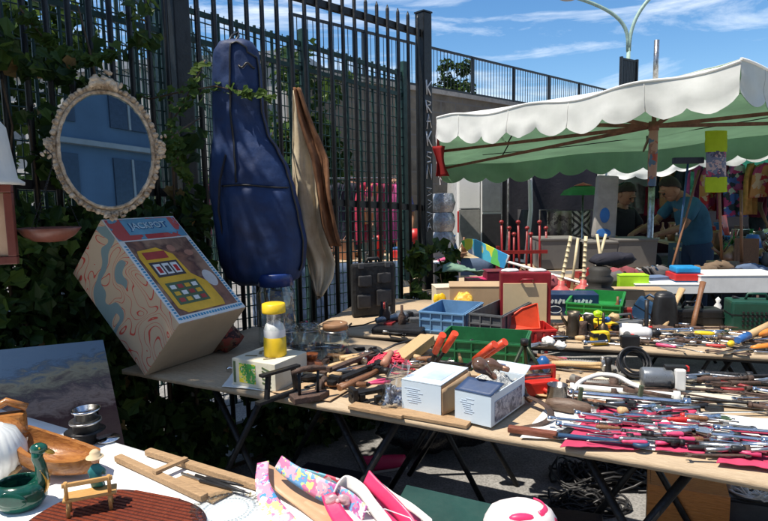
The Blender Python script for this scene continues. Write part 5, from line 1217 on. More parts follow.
place(b_pliers(.2, blackp, iron), seg(300, 388, 338, 378), 'black handled pliers left of the bar clamps', 'pliers')
p = at(385, 388); place(b_bar(.3, rust, .01, .008), seg(345, 388, 405, 362, TZ, .005), 'rusty iron bar beside the black clamps', 'iron bar')
# rusty flat pan
p = at(362, 358); k = mpp(p); t = thing('frying_pan', 'dull grey iron pan behind the pink net', 'pan', p); b = MB(); b.lathe([(0, 0), (.075, 0), (.092, .035), (.089, .036), (.072, .005), (0, .005)], 32); b.build('pan', C('dull iron', (.09, .085, .08), .6, .5, .3, 12), t)
b = MB(); b.tube([(.088, .0, .03), (.15, .05, .045), (.22, .10, .05)], [.008, .008, .01], 8, flat=.5); b.build('handle', iron, t)
# pink net of yarn
def yarn(label, u, v, R_, mat, n=26, name='pink_net', cat='net', r=.003, h=.06, z=TZ):
    p = at(u, v, z); b = MB()
    for i in range(n):
        c = V((rnd.gauss(0, 1), rnd.gauss(0, 1), 0)) * R_ * .32; a0 = rnd.random() * 6; rr = R_ * rnd.uniform(.35, .75); P = []
        for j in range(14):
            a = a0 + j * .45; q = c + V((cos(a) * rr * (1 + .3 * sin(j * 2 + i)), sin(a) * rr * .7, 0)); d = min(1, q.length / R_ / 1.2); q.z = r + h * (1 - d * d) * (.35 + .65 * rnd.random()) ; P.append(q)
        P2 = [P[0]] + [(P[k - 1] + P[k] * 2 + P[k + 1]) / 4 for k in range(1, 13)] + [P[13]]
        b.tube(P2, r, 4)
    return tag(b.build(name, mat), label, cat, None, p)
yarn('tangled bright pink netting cord in a heap on the middle table', 390, 366, .085, C('pink cord', (.70, .05, .10), .6), 34)
s = seg(398, 366, 428, 350, TZ, .01); b = MB(); b.box((s[1] / 2, 0, .025), (s[1], .07, .045), (0, -.12, 0), bev=.004); place(b.build('wooden_block', ashw), s, 'pale wooden block leaning by the pink netting', 'block')
s = seg(384, 374, 402, 352, TZ, .03); b = MB(); b.lathe([(0, 0), (.016, .002), (.017, .05), (.012, .09), (.015, .12), (0, .125)], 14, (0, 0, .01), V((1, 0, .1))); place(b.build('turned_stick', C('pinkish wood', (.42, .2, .13), .5)), s, 'loose turned pinkish wooden stick resting on the pink netting', 'stick')
# plastic bag of fittings
def pbag(label, u, v, wpx, hpx, seed):
    p = at(u, v); k = mpp(p); t = thing('plastic_bag', label, 'bag', p); g = glass('plastic film', (.84, .87, .90), .3, .55); b = MB(); w, h = wpx * k, hpx * k
    def f(i, j):
        a = 2 * pi * i; r = (1 - j * .5) * .5 * (sin(pi * min(1, j * 6 + .25) / 2)); n = noise.noise(V((cos(a) * 2.2, sin(a) * 2.2, j * 4 + seed)))
        return (w * cos(a) * r * (1 + .45 * n) + j * w * .12, w * .62 * sin(a) * r * (1 + .45 * n), .002 + h * j * (1 + .12 * noise.noise(V((a * 2, 0, seed)))))
    b.grid(f, 40, 18); b.build('film', g, t); b = MB()
    for i in range(26): b.cyl(V((rnd.uniform(-.3, .3) * w, rnd.uniform(-.18, .18) * w, .008 + rnd.random() * h * .45)), V((rnd.uniform(-.3, .3) * w, rnd.uniform(-.18, .18) * w, .01 + rnd.random() * h * .45)), .006, .006, 7)
    b.build('fittings', colramp_mat('blue grey fittings', [(.15, .2, .35), (.4, .42, .45), (.08, .08, .1), (.6, .6, .6)], 40, .4), t)
pbag('clear plastic bag of small blue fittings left of the pale blue carton', 396, 409, 34, 48, 2)
for (u, v, lab) in ((362, 403, 'left'), (378, 405, 'right')):
    p = at(u, v); t = thing('door_fitting', 'small black iron fitting at the table edge, %s one of the two' % lab, 'fitting', p, .4); b = MB(); b.box((0, 0, .004), (.05, .03, .008), bev=.001); b.build('plate', iron, t); b = MB(); b.box((0, 0, .02), (.022, .02, .026), bev=.003); b.build('catch', iron, t)
# ---- pale blue cartons
cartm = C('pale blue carton', (.58, .68, .76), .55, 0, .06, 4, .05); inkm = C('carton print grey', (.46, .54, .64), .7); navyc = C('carton navy print', (.03, .06, .14), .5)
def carton(label, fl, fr_, side, hpx, openlid, name='carton', marks=5):
    A, B_, S = at(*fl), at(*fr_), at(*side); e = B_ - A; Ln = e.length; ang = math.atan2(e.y, e.x); n = V((-e.y, e.x, 0)).normalized(); D = max(.08, (S - B_).dot(n)); k = mpp(A); h = hpx * k
    t = thing('carton', label, 'carton', A + V((0, 0, .010)), ang); th = .003
    b = MB(); b.box((Ln / 2, D / 2, th / 2), (Ln, D, th)); b.box((Ln / 2, th / 2, h / 2 + th), (Ln, th, h)); b.box((Ln / 2, D - th / 2, h / 2 + th), (Ln, th, h)); b.box((th / 2, D / 2, h / 2 + th), (th, D - 2 * th, h))
    b.build('walls', cartm, t); b = MB(); b.box((Ln - th / 2, D / 2, h / 2 + th), (th, D - 2 * th, h)); b.build('end_wall', cartm if openlid == 'top' else card, t)
    b = MB()
    for i in range(marks + 3): b.box((Ln * rnd.uniform(.25, .45), -.0006, h * (.80 - i * .07)), (Ln * rnd.uniform(.15, .4), .001, .0018))
    b.build('print_lines', inkm, t)
    return t, Ln, D, h
t, Ln, D, h = carton('pale blue carton with closed top and grey print, left of the open one', (402, 412), (441, 420), (462, 398), 29, 'side')
b = MB(); b.box((Ln / 2, D / 2, h + .006), (Ln, D, .003)); b.build('lid', cartm, t); b = MB(); b.box((Ln * .62, D * .45, h + .0082), (Ln * .5, D * .5, .001)); b.build('lid_print', C('pale print', (.45, .58, .72), .5), t)
b = MB(); b.grid(lambda i, j: (Ln + .004 + .035 * j * i, D * i, (h * .9) * (1 - j) + .004), 6, 6, True, .002); b.build('torn_flap', card, t)
t, Ln, D, h = carton('open pale blue carton full of light bulbs in bubble wrap', (455, 422), (491, 431), (522, 406), 30, 'top')
b = MB(); b.grid(lambda i, j: (Ln * i * (1 - .0 * j) + .02 * j, -.002 + .05 * j, h + .004 + .030 * j), 8, 5, True, .002); b.build('navy_flap', navyc, t)
b = MB(); b.grid(lambda i, j: (Ln * i, D + .002 + .05 * j, h + .004 + .02 * j), 8, 5, True, .002); b.build('back_flap', cartm, t)
b = MB(); b.box((Ln + .0008, D * .5, h * .42), (.0015, D * .8, h * .7)); b.build('photo_panel', colramp_mat('carton photo panel', [(.1, .13, .22), (.4, .42, .48), (.2, .22, .3), (.05, .07, .12)], 25, .4, 'NOISE', interp='LINEAR'), t)
bub = C('bubble wrap', (.55, .55, .53), .15, 0, .4, 60, .9, spec=.9)
org = t.location.copy(); ang = t.rotation_euler[2]; R3 = Matrix.Rotation(ang, 3, 'Z')
b = MB(); b.grid(lambda i, j: (Ln * (.08 + .8 * i), D * (.2 + .75 * j), h * .8 + .05 * sin(pi * i) * sin(pi * j) + .016 * noise.noise(V((i * 5, j * 5, 1))) + .01 * noise.noise(V((i * 19, j * 19, 1)))), 40, 40, True, .001); tag(b.build('bubble_wrap', bub), 'crumpled bubble wrap filling the open pale blue carton', 'bubble wrap', None, org, ang)
amber = C('smoked bulb glass', (.16, .09, .06), .08, .3, .4, 10, 0, spec=.9)
def bulb(label, pos, ax, s=1.0):
    t = thing('light_bulb', label, 'light bulb', pos); ax = V(ax).normalized(); t.rotation_euler = ax.to_track_quat('Z', 'Y').to_euler()
    b = MB(); b.lathe([(.012 * s, .0), (.014 * s, .015 * s), (.028 * s, .045 * s), (.031 * s, .062 * s), (.026 * s, .082 * s), (.012 * s, .093 * s), (0, .095 * s)], 20); b.build('glass_bulb', amber, t)
    b = MB(); b.lathe([(0, -.028 * s), (.008 * s, -.026 * s), (.0125 * s, -.02 * s), (.0135 * s, .0), (.012 * s, .004 * s)], 16, rib=.03, ribk=8); b.build('screw_cap', C('copper cap', (.38, .2, .13), .35, .7), t)
bulb('smoked light bulb lying highest in the open carton', org + R3 @ V((Ln * .7, D * .3, h + .045)), (-.5, -.1, .45), .8)
bulb('smoked light bulb deeper in the open carton', org + R3 @ V((Ln * .62, D * .75, h + .035)), (-.8, .3, .15), .75)
bulb('smoked light bulb leaning out of the carton toward the mug', at(527, 404) + V((0, 0, .025)), (-.45, .2, .55), .8)
# ---- green crate with bolt cutters
def crate(label, fl, fr_, back, hpx, mat, z=TZ, name='plastic_crate', slats=True, cat='crate', lift=.004, rib=5):
    A, B_, S = at(*fl, z), at(*fr_, z), at(*back, z); e = B_ - A; Ln = e.length; ang = math.atan2(e.y, e.x); n = V((-e.y, e.x, 0)).normalized(); D = max(.12, (S - B_).dot(n)); h = hpx * mpp(A); th = .005
    t = thing(name, label, cat, A + V((0, 0, lift)), ang)
    b = MB(); b.box((Ln / 2, D / 2, th / 2), (Ln, D, th)); b.build('floor_panel', mat, t)
    for nm, c, d in (('front_wall', (Ln / 2, th / 2, h / 2 + th), (Ln, th, h)), ('back_wall', (Ln / 2, D - th / 2, h / 2 + th), (Ln, th, h)), ('side_wall', (th / 2, D / 2, h / 2 + th), (th, D - 2 * th, h)), ('side_wall', (Ln - th / 2, D / 2, h / 2 + th), (th, D - 2 * th, h))):
        b = MB(); b.box(c, d)
        if d[0] > d[1]:
            y = c[1] - .006 if c[1] < D / 2 else c[1] + .006
            for i in range(rib + 1): b.box((Ln * i / rib * .98 + Ln * .01, y, h / 2), (.006, .008, h * .96))
            for zz in (.12, .62, .97): b.box((Ln / 2, y, h * zz + .002), (Ln + .004, .009, .007))
        else:
            x = c[0] - .006 if c[0] < Ln / 2 else c[0] + .006
            for i in range(4): b.box((x, D * (i + .5) / 4, h / 2), (.008, .006, h * .96))
            for zz in (.12, .97): b.box((x, D / 2, h * zz + .002), (.009, D, .007))
        b.build(nm, mat, t)
    return t, Ln, D, h
dgreen = C('dark green plastic', (.015, .13, .045), .45, 0, .3)
gc = crate('green plastic crate of tools behind the pale blue cartons', (438, 367), (524, 374), (536, 358), 27, dgreen)
def cutter(label, u0, v0, h0, u1, v1, h1, hm=orangered):
    a, b_ = at(u0, v0, TZ + h0), at(u1, v1, TZ + h1); e = b_ - a; t = thing('bolt_cutter', label, 'bolt cutter', a); t.rotation_euler = e.to_track_quat('X', 'Z').to_euler(); L_ = e.length
    for s in (-1, 1):
        b = MB(); b.tube([(0, s * .026, 0), (L_ * .42, s * .020, 0)], [.014, .0125], 10); b.build('grip', hm, t)
        b = MB(); b.tube([(L_ * .42, s * .020, 0), (L_ * .78, s * .008, 0)], [.007, .008], 8); b.build('arm', iron, t)
    b = MB(); b.prism([(L_ * .74, -.02), (L_ * .85, -.028), (L_, -.01), (L_, 0), (L_, .01), (L_ * .85, .028), (L_ * .74, .02)], .012, -.006); b.build('jaws', iron, t)
cutter('bolt cutter with orange red grips leaning on the green crate, left one', 449, 334, .21, 428, 374, .02)
cutter('bolt cutter with orange red grips lying over the green crate, right one', 500, 343, .20, 452, 379, .015)
def tripod():
    p = at(524, 382); t = thing('tripod_stand', 'small black folding tripod standing by the green crate', 'tripod', p + V((0, 0, .002))); k = mpp(p); H = 40 * k
    for a in (-2.6, -.6, 1.2): b = MB(); b.tube([(0, 0, H), (.05 * cos(a), .05 * sin(a), H * .5), (.10 * cos(a), .10 * sin(a), .004)], [.007, .007, .006], 8); b.build('leg', C('olive black metal', (.03, .045, .025), .5, .4), t)
    b = MB(); b.cyl((0, 0, H - .01), (0, 0, H + .012), .015); b.build('head', iron, t)
tripod()
b = MB(); b.lathe([(0, 0), (.02, 0), (.026, .03), (.024, .06), (.01, .075), (0, .076)], 16); tag(b.build('blue_bottle', C('deep blue plastic', (.02, .10, .3), .3)), 'small dark blue bottle between tripod and flexible hose', 'bottle', None, at(543, 375))
# things in and behind the crate
for i, (u, v, h, col) in enumerate(((462, 366, .05, ashw), (480, 362, .06, blackp), (495, 366, .05, redp), (448, 365, .05, steel), (508, 366, .06, brownw))):
    a = at(u, v, TZ + .012); b = MB(); b.tube([(0, 0, 0), (rnd.uniform(-.04, .04), .02, h + .03)], [.010, .013], 8); tag(b.build('round_stick', col), '%s stick poking out of the green crate' % ['pale wooden', 'black', 'red', 'steel', 'brown'][i], 'stick', None, a)
pbag('crumpled clear plastic bag lying in the green crate', 488, 366, 30, 22, 8)
# ---- red clamp box, mug, sickle and plane
def red_tool():
    A = at(523, 398); t = thing('red_clamp_tool', 'bright red metal clamp tool box with open handle beside the mug', 'clamp', A + V((0, 0, .003)), rad(12)); k = mpp(A); w = 38 * k; h = 28 * k; rd = C('red enamel', (.55, .03, .02), .35, .1, .15)
    b = MB(); b.box((w * .5, .03, h * .28), (w, .09, h * .5), bev=.006); b.build('body', rd, t)
    b = MB(); b.box((w * .52, .03, h * .95), (w * 1.0, .018, .012), bev=.002); b.box((w * .06, .03, h * .73), (.010, .018, h * .42)); b.box((w * .98, .03, h * .73), (.010, .018, h * .42)); b.build('handle', rd, t)
    b = MB(); b.tube([(w * .5, -.02, h * .3), (w * .8, -.045, h * .1), (w * .95, -.04, h * .2), (w * .9, -.02, h * .4)], .007, 8); b.build('lever', rd, t)
    b = MB(); b.cyl((w * .15, .03, h * .66), (w * .9, .03, h * .66), .006); b.build('screw', steel, t)
red_tool()
p = at(557, 405); k = mpp(p); t = thing('steel_mug', 'dented dark steel mug standing behind the sickle', 'mug', p); b = MB(); R_ = 10 * k; H = 21 * k; b.lathe([(0, 0), (R_, 0), (R_, H), (R_ * 1.03, H), (R_ * .94, H), (R_ * .93, .004), (0, .004)], 28); b.build('cup', C('dark steel', (.25, .23, .22), .25, .9, .4, 12), t); b = MB(); b.tube([(R_, 0, H * .8), (R_ * 1.6, 0, H * .75), (R_ * 1.6, 0, H * .3), (R_, 0, H * .2)], .003, 6); b.build('handle', steel, t)
def sickle():
    t = thing('sickle', 'dark rusty sickle with a curved blade on the white paper', 'sickle', at(505, 388, TZ + .04)); O = t.location
    P = [at(505, 388, TZ + .045), at(525, 395, TZ + .04), at(544, 404, TZ + .035), at(551, 415, TZ + .025), at(540, 424, TZ + .012), at(515, 427, TZ + .009)]
    b = MB(); W_ = [V((.006, .012, 0)), V((.01, .020, 0)), V((.014, .024, 0)), V((.026, .012, 0)), V((.012, -.02, 0)), V((.001, -.004, 0))]; ribbon(b, [p - O for p in P], W_, 40, .003); b.build('blade', rust, t)
    b = MB(); q = at(490, 381, TZ + .06) - O; b.tube([q, (0, 0, 0)], [.012, .010], 10); b.build('handle', brownw, t)
sickle()
s = seg(508, 434, 557, 441, TZ, .007); t = thing('knife', 'broad knife with a reddish wooden handle at the front of the middle table', 'knife', s[0], s[2]); b = MB(); b.box((s[1] * .5, 0, .010), (s[1], .026, .018), bev=.005); b.build('handle', wood('reddish wood', (.22, .07, .035), (.12, .035, .02)), t)
b = MB(); b.prism([(s[1] * .9, -.012), (s[1] * 1.05, -.018), (s[1] * 1.32, .06), (s[1] * 1.18, .075), (s[1] * .95, .012)], .003, .008); b.build('blade', iron, t)
s = seg(545, 411, 597, 419, TZ, .006); b = MB(); b.lathe([(0, 0), (.012, .003), (.021, s[1] * .2), (.024, s[1] * .5), (.018, s[1] * .8), (.004, s[1]), (0, s[1])], 16, (0, 0, .023), V((1, 0, 0))); place(b.build('wooden_spindle', wood('grey brown wood', (.17, .11, .075), (.08, .05, .035))), s, 'thick grey brown wooden spindle lying before the mug', 'spindle')
# ---- hoses, tubes and power tool at the right back
def hose():
    t = thing('flexible_hose', 'ribbed grey flexible hose coiled behind the chrome tubes', 'hose', at(572, 380)); O = t.location; P = []
    A = [(530, 373), (548, 366), (575, 363), (602, 366), (622, 374), (612, 383), (590, 384), (572, 378)]
    pts = [at(u, v, TZ + .02) - O for u, v in A]; b = MB(); n = 150
    def sp(t_):
        k = t_ * (len(pts) - 1); i = min(int(k), len(pts) - 2); f = k - i; a = pts[max(0, i - 1)]; b0 = pts[i]; c = pts[i + 1]; d = pts[min(len(pts) - 1, i + 2)]
        return .5 * ((2 * b0) + (c - a) * f + (2 * a - 5 * b0 + 4 * c - d) * f * f + (3 * b0 - a - 3 * c + d) * f ** 3)
    b.tube([sp(i / n) for i in range(n + 1)], [.013 + .0035 * (i % 2) for i in range(n + 1)], 10); b.build('hose', C('hose grey', (.22, .21, .19), .5, .3), t)
hose()
def powertool():
    s = seg(640, 391, 688, 393, TZ, .003); t = thing('power_tool', 'grey and white pistol shaped power tool with a red trigger on the right', 'power tool', s[0], s[2]); k = mpp(s[0]); L_ = s[1]; r = 10 * k
    b = MB(); b.lathe([(0, 0), (r * .9, .002), (r, .01), (r, L_ * .62), (r * .85, L_ * .66), (0, L_ * .66)], 24, (0, 0, r * 1.1 + .01), V((1, 0, 0))); b.build('motor_body', C('silver grey paint', (.22, .24, .26), .3, .5), t)
    b = MB(); b.box((L_ * .78, 0, r * 1.15 + .01), (L_ * .22, r * 1.9, r * 2.1), bev=.006); b.build('head', whitep, t)
    b = MB(); b.box((L_ * .72, 0, r * 2.5), (L_ * .45, r * .9, r * .35), bev=.004); b.build('handle', blackp, t); b = MB(); b.box((L_ * .80, 0, r * 2.15), (L_ * .12, r * .7, r * .4), bev=.003); b.box((L_ * .93, 0, r * 2.4), (.02, r * .7, r * .5), bev=.003); b.build('trigger', redp, t)
    b = MB(); b.cyl((L_ * .86, 0, r * 1.1 + .01), (L_ * 1.15, 0, r * 1.1 + .01), r * .4, r * .3); b.build('spindle', steel, t)
    b = MB(); b.box((L_ * .6, -r, .02), (.008, .008, .05), (.3, 0, 0)); b.build('stand', iron, t)
    t2 = thing('white_hose', 'white curved plastic hose joined to the grey power tool', 'hose', s[0]); O = s[0]
    P = [at(573, 392, TZ + .01) - O, at(580, 382, TZ + .03) - O, at(598, 375, TZ + .045) - O, at(616, 376, TZ + .05) - O, at(632, 384, TZ + .045) - O, at(642, 388, TZ + .04) - O]; b = MB()
    pts = []
    for i in range(len(P) - 1):
        for f in range(6): q = f / 6; a = P[max(0, i - 1)]; b0 = P[i]; c = P[i + 1]; d = P[min(len(P) - 1, i + 2)]; pts.append(.5 * ((2 * b0) + (c - a) * q + (2 * a - 5 * b0 + 4 * c - d) * q * q + (3 * b0 - a - 3 * c + d) * q ** 3))
    b.tube(pts + [P[-1]], .008, 10); b.build('hose', whitep, t2)
powertool()
def coil(label, u, v, R_, mat, z=TZ, r=.004, n=7, tilt=.9, name='cable_coil'):
    p = at(u, v, z); b = MB()
    for i in range(n):
        rr = R_ * rnd.uniform(.7, 1.0); o = V((rnd.uniform(-.1, .1), 0, rnd.uniform(-.1, .1))) * R_; P = []
        for j in range(28): a = j * 2 * pi / 28; P.append(o + V((rr * cos(a), (i - n / 2) * r * 1.3 + rnd.uniform(-.002, .002), R_ + rr * sin(a) * .96)))
        Rm = Matrix.Rotation(-tilt, 3, 'X'); Q = [Rm @ q for q in P]; b.tube(Q, r, 6, closed=True)
    zmin = min(q.co.z for q in b.bm.verts)
    for q in b.bm.verts: q.co.z -= zmin - .002
    return tag(b.build(name, mat), label, 'cable', None, p)
coil('upright coil of black cable behind the grey power tool', 636, 382, .062, C('black cable', (.02, .02, .022), .45), r=.0045, n=8, tilt=.5)
b = MB(); b.lathe([(0, 0), (.03, 0), (.014, .015), (.010, .05), (.016, .08), (0, .083)], 14); tag(b.build('black_funnel', blackp), 'black plastic funnel shape left of the cable coil', 'funnel', None, at(608, 378))
for (lab, u0, v0, u1, v1, r, mt, h) in (('long chrome tube at the front of the pair by the spindle', 568, 398, 690, 409, .011, chrome, .007), ('long white painted tube behind the chrome tube', 570, 391, 680, 401, .010, C('white enamel', (.68, .68, .66), .3), .007),
        ('thin dark iron rod before the chrome tubes', 580, 407, 700, 415, .006, iron, .005), ('short rusty pipe behind the chrome tubes', 575, 387, 618, 390, .014, rust, .006), ('brown wooden rod under the chrome tube', 566, 402, 612, 408, .008, brownw, .005),
        ('dark iron pipe at the right end behind the spanners', 700, 377, 752, 380, .010, iron, .005), ('grey steel pipe at the far right edge of the table', 712, 384, 790, 389, .011, steel, .005), ('bent rusty bar leading to the power tool', 566, 388, 640, 396, .005, rust, .02)):
    s = seg(u0, v0, u1, v1, TZ, h); place(b_bar(s[1], mt, r, r * .7), s, lab, 'tube' if 'tube' in lab else 'rod', name='metal_tube')
for (u, v, lab) in ((580, 406, 'small green and grey clamp stand before the white tube'), (640, 404, 'dark square clamp on the white tube')):
    p = at(u, v); t = thing('table_clamp', lab, 'clamp', p + V((0, 0, .004))); b = MB(); b.box((0, 0, .03), (.012, .014, .06), (0, .12, 0), bev=.002); b.build('stem', C('grey green metal', (.10, .13, .08), .5, .4), t); b = MB(); b.box((0, 0, .006), (.03, .03, .012), bev=.002); b.build('base', iron, t)
# ---- heap of rusty and steel tools at the right
KINDS = {'rusty': rust, 'dark': iron, 'shiny': chrome, 'worn': steel}
def heap(region, n, where, kinds, seed, lift=0.012, lmin=.09, lmax=.24, angs=(-.35, .35), z=TZ, grp='tools'):
    """tools strewn over a four-cornered patch; where: list of (limit, phrase) across it"""
    rs = random.Random(seed); P = [at(u, v, z) for u, v in region]; k = 0
    for i in range(n):
        a, b_ = (i + rs.random()) / n, rs.random(); p = P[0].lerp(P[1], a).lerp(P[3].lerp(P[2], a), b_)
        ph = next(w for lim, w in where if a <= lim); row = 'front' if b_ < .34 else ('middle' if b_ < .67 else 'back')
        an = math.atan2((P[1] - P[0]).y, (P[1] - P[0]).x) + rs.uniform(*angs) + (pi if rs.random() < .5 else 0); L_ = rs.uniform(lmin, lmax); kd = rs.choice(kinds); sz = 'short' if L_ < lmin + (lmax - lmin) * .4 else ('long' if L_ > lmin + (lmax - lmin) * .75 else 'medium')
        tone = rs.choice(['rusty', 'dark', 'shiny', 'shiny', 'worn'] if 'pink' in grp else ['rusty', 'rusty', 'dark', 'shiny', 'worn']); mt = KINDS[tone]; h = lift + rs.random() * .012; s = (V((p.x, p.y, z + h)), L_, an)
        if kd == 'spanner': o = b_spanner(L_, mt); d = tone + ' open ended spanner'; c = 'spanner'
        elif kd == 'bar': o = b_bar(L_, mt, rs.uniform(.004, .008), .006); d = tone + ' metal bar'; c = 'metal bar'
        elif kd == 'pliers': hn, hm = rs.choice([('pink handled', C('rose plastic', (.6, .06, .16), .4)), ('black handled', blackp), ('dark red handled', C('dark red lacquer', (.25, .02, .02), .35)), ('dark iron', iron), ('bare steel', steel)]); o = b_pliers(min(L_, .2), hm); d = hn + ' pliers'; c = 'pliers'
        elif kd == 'driver': hn, hm = rs.choice([('pink', C('rose plastic', (.6, .06, .16), .4)), ('red', redp), ('black', blackp), ('navy', C('dark blue paint', (.02, .06, .13), .4)), ('brown', brownw), ('steel', steel)]); o = b_driver(L_, hm, r=rs.uniform(.006, .009)); d = hn + ' handled screwdriver'; c = 'screwdriver'
        elif kd == 'chisel': hn, hm = rs.choice([('pale wood', ashw), ('brown wood', brownw), ('dark wood', brownw)]); o = b_chisel(L_, hm, mt); d = hn + ' handled chisel'; c = 'chisel'
        elif kd == 'hammer': hn, hm = rs.choice([('brown', brownw), ('brown', brownw), ('pale', ashw)]); o = b_hammer(max(L_, .18), hm, mt); d = hn + ' handled hammer'; c = 'hammer'
        elif kd == 'grip': o = b_clip(L_, mt, steel); d = tone + ' vice grip'; c = 'vice grip'
        place(o, s, '%s %s, %s, %s' % (sz, d, row, ph), c, grp); o.rotation_euler = (rs.uniform(-.12, .12), rs.uniform(-.04, .04), an)
pk = [(.22, 'left end of the pink cloth'), (.45, 'mid left on the pink cloth'), (.7, 'mid right on the pink cloth'), (1, 'right end of the pink cloth')]
heap([(575, 446), (772, 468), (795, 440), (610, 413)], 78, pk, ['spanner'] * 5 + ['pliers', 'driver', 'driver', 'grip', 'bar'], 3, lift=.017, lmin=.06, lmax=.18, angs=(-.12, .2), grp='tools laid out on the pink cloth')
rt = [(.3, 'right of the power tool'), (.65, 'mid rusty heap behind the cloth'), (1, 'at the right end of the rusty heap')]
heap([(655, 408), (775, 418), (790, 384), (690, 380)], 46, rt, ['spanner', 'spanner', 'spanner', 'bar', 'bar', 'grip', 'pliers'], 5, lift=.008, lmin=.12, lmax=.28, grp='rusty tools in a heap')
md = [(.5, 'left of the steel mug'), (1, 'before the chrome tubes')]
heap([(565, 420), (690, 424), (690, 410), (575, 408)], 16, md, ['bar', 'spanner', 'chisel', 'driver', 'grip'], 9, lift=.006, lmin=.08, lmax=.18, grp='tools between mug and pink cloth')
lf = [(.5, 'behind the glass jars'), (1, 'by the black bar clamps')]
heap([(296, 384), (400, 398), (420, 352), (350, 362)], 22, lf, ['bar', 'spanner', 'pliers', 'hammer', 'chisel', 'grip'], 12, lift=.004, lmin=.1, lmax=.24, angs=(.2, 1.2), grp='tools at the left of the middle table')
heap([(420, 372), (560, 392), (580, 362), (520, 352)], 20, [(.5, 'beside the green crate'), (1, 'behind the red clamp tool')], ['bar', 'spanner', 'driver', 'hammer', 'chisel'], 15, lift=.003, lmin=.1, lmax=.22, grp='tools round the green crate')
s = seg(558, 443, 640, 452, TZ, .02); t = thing('blue_strap_wrench', 'dark blue long handled strap wrench lying across the pink cloth front', 'wrench', s[0], s[2]); b = MB(); b.box((s[1] * .5, 0, .004), (s[1], .018, .007), bev=.002); b.build('handle', C('dark blue paint', (.02, .06, .13), .4), t); b = MB(); b.lathe([(.012, 0), (.024, 0), (.024, .010), (.012, .010), (.012, 0)], 20, (s[1], 0, 0)); b.build('ring', C('dark blue paint', (.02, .06, .13)), t)
# ---- under the middle table
def under():
    A, B_, S = at(662, 497, 0), at(733, 512, 0), at(742, 490, 0)
    A = dep(661, 498, 2.05); 
    p0, p1 = dep(663, 497, 2.15), dep(742, 512, 1.98)
    # drawer standing on the ground under the table
    q0, q1 = at(668, 545, 0), at(742, 562, 0); e = q1 - q0; t = thing('wooden_box', 'upright orange brown wooden box under the right of the middle table', 'box', V((1.02, 2.2, 0)), rad(-24)); wd = wood('varnished orange wood', (.62, .25, .06), (.42, .15, .035), 9, .3)
    k = 2.15 / FPX; w = 78 * k; h = .34
    b = MB(); b.box((w / 2, .01, h / 2 + .002), (w, .012, h), bev=.002); b.build('front_panel', wd, t)
    for x in (.006, w - .006): b = MB(); b.box((x, .13, h / 2 + .002), (.012, .22, h - .02)); b.build('side_panel', wd, t)
    for z in (.012, h - .01): b = MB(); b.box((w / 2, .13, z), (w - .026, .22, .012)); b.build('inner_panel', wd, t)
    b = MB(); b.cyl((w / 2, .003, h * .5), (w / 2, -.018, h * .5), .01, .014); b.build('knob', brownw, t)
under()
def cable_heap(label, u, v, R_, mat, n, r, z=0.0, h=.06, name='cable_heap', seed=1, sy=.5):
    rs = random.Random(seed); p = at(u, v, z); b = MB()
    for i in range(n):
        a0 = rs.random() * 6; rr = R_ * rs.uniform(.3, .95); c = V((rs.gauss(0, .18), rs.gauss(0, .12), 0)) * R_; P = []
        for j in range(26): a = a0 + j * .27; P.append(c + V((cos(a) * rr, sin(a) * rr * sy, r + h * (.15 + .85 * rs.random()) * max(0, 1 - (rr / R_) ** 2 * .6) if False else r + h * (.5 + .5 * sin(j * .9 + i)) * (i / n))))
        b.tube(P, r, 5)
    return tag(b.build(name, mat), label, 'cable', None, p)
cable_heap('tangled heap of black cable on the ground beneath the middle table', 612, 478, .30, MATS['black cable'], 26, .006, 0, .10)
cable_heap('tangle of dark cable on the asphalt further under the table', 585, 505, .22, MATS['black cable'], 14, .006, 0, .06, seed=4)
cable_heap('white cable with plug heaped at the bottom right corner', 757, 492, .10, whitep, 12, .004, .28, .06, seed=6, sy=.8)
t = thing('plastic_tub', 'dark plastic tub under the white cable at the right corner', 'tub', (1.52, 2.32, 0), rad(-20)); b = MB(); b.box((0, 0, .14), (.34, .3, .27), bev=.02); b.build('tub', greyp, t); b = MB(); b.box((0, 0, .262), (.36, .32, .012), bev=.004); b.build('rim', blackp, t)
p = V((1.40, 2.28, .27)); b = MB(); b.box((0, 0, .02), (.055, .045, .04), bev=.006); b.cyl((-.01, -.02, .02), (-.01, -.04, .02), .003); b.cyl((.01, -.02, .02), (.01, -.04, .02), .003); tag(b.build('mains_adapter', whitep), 'white square mains adapter on the dark tub', 'adapter', None, p, .3)
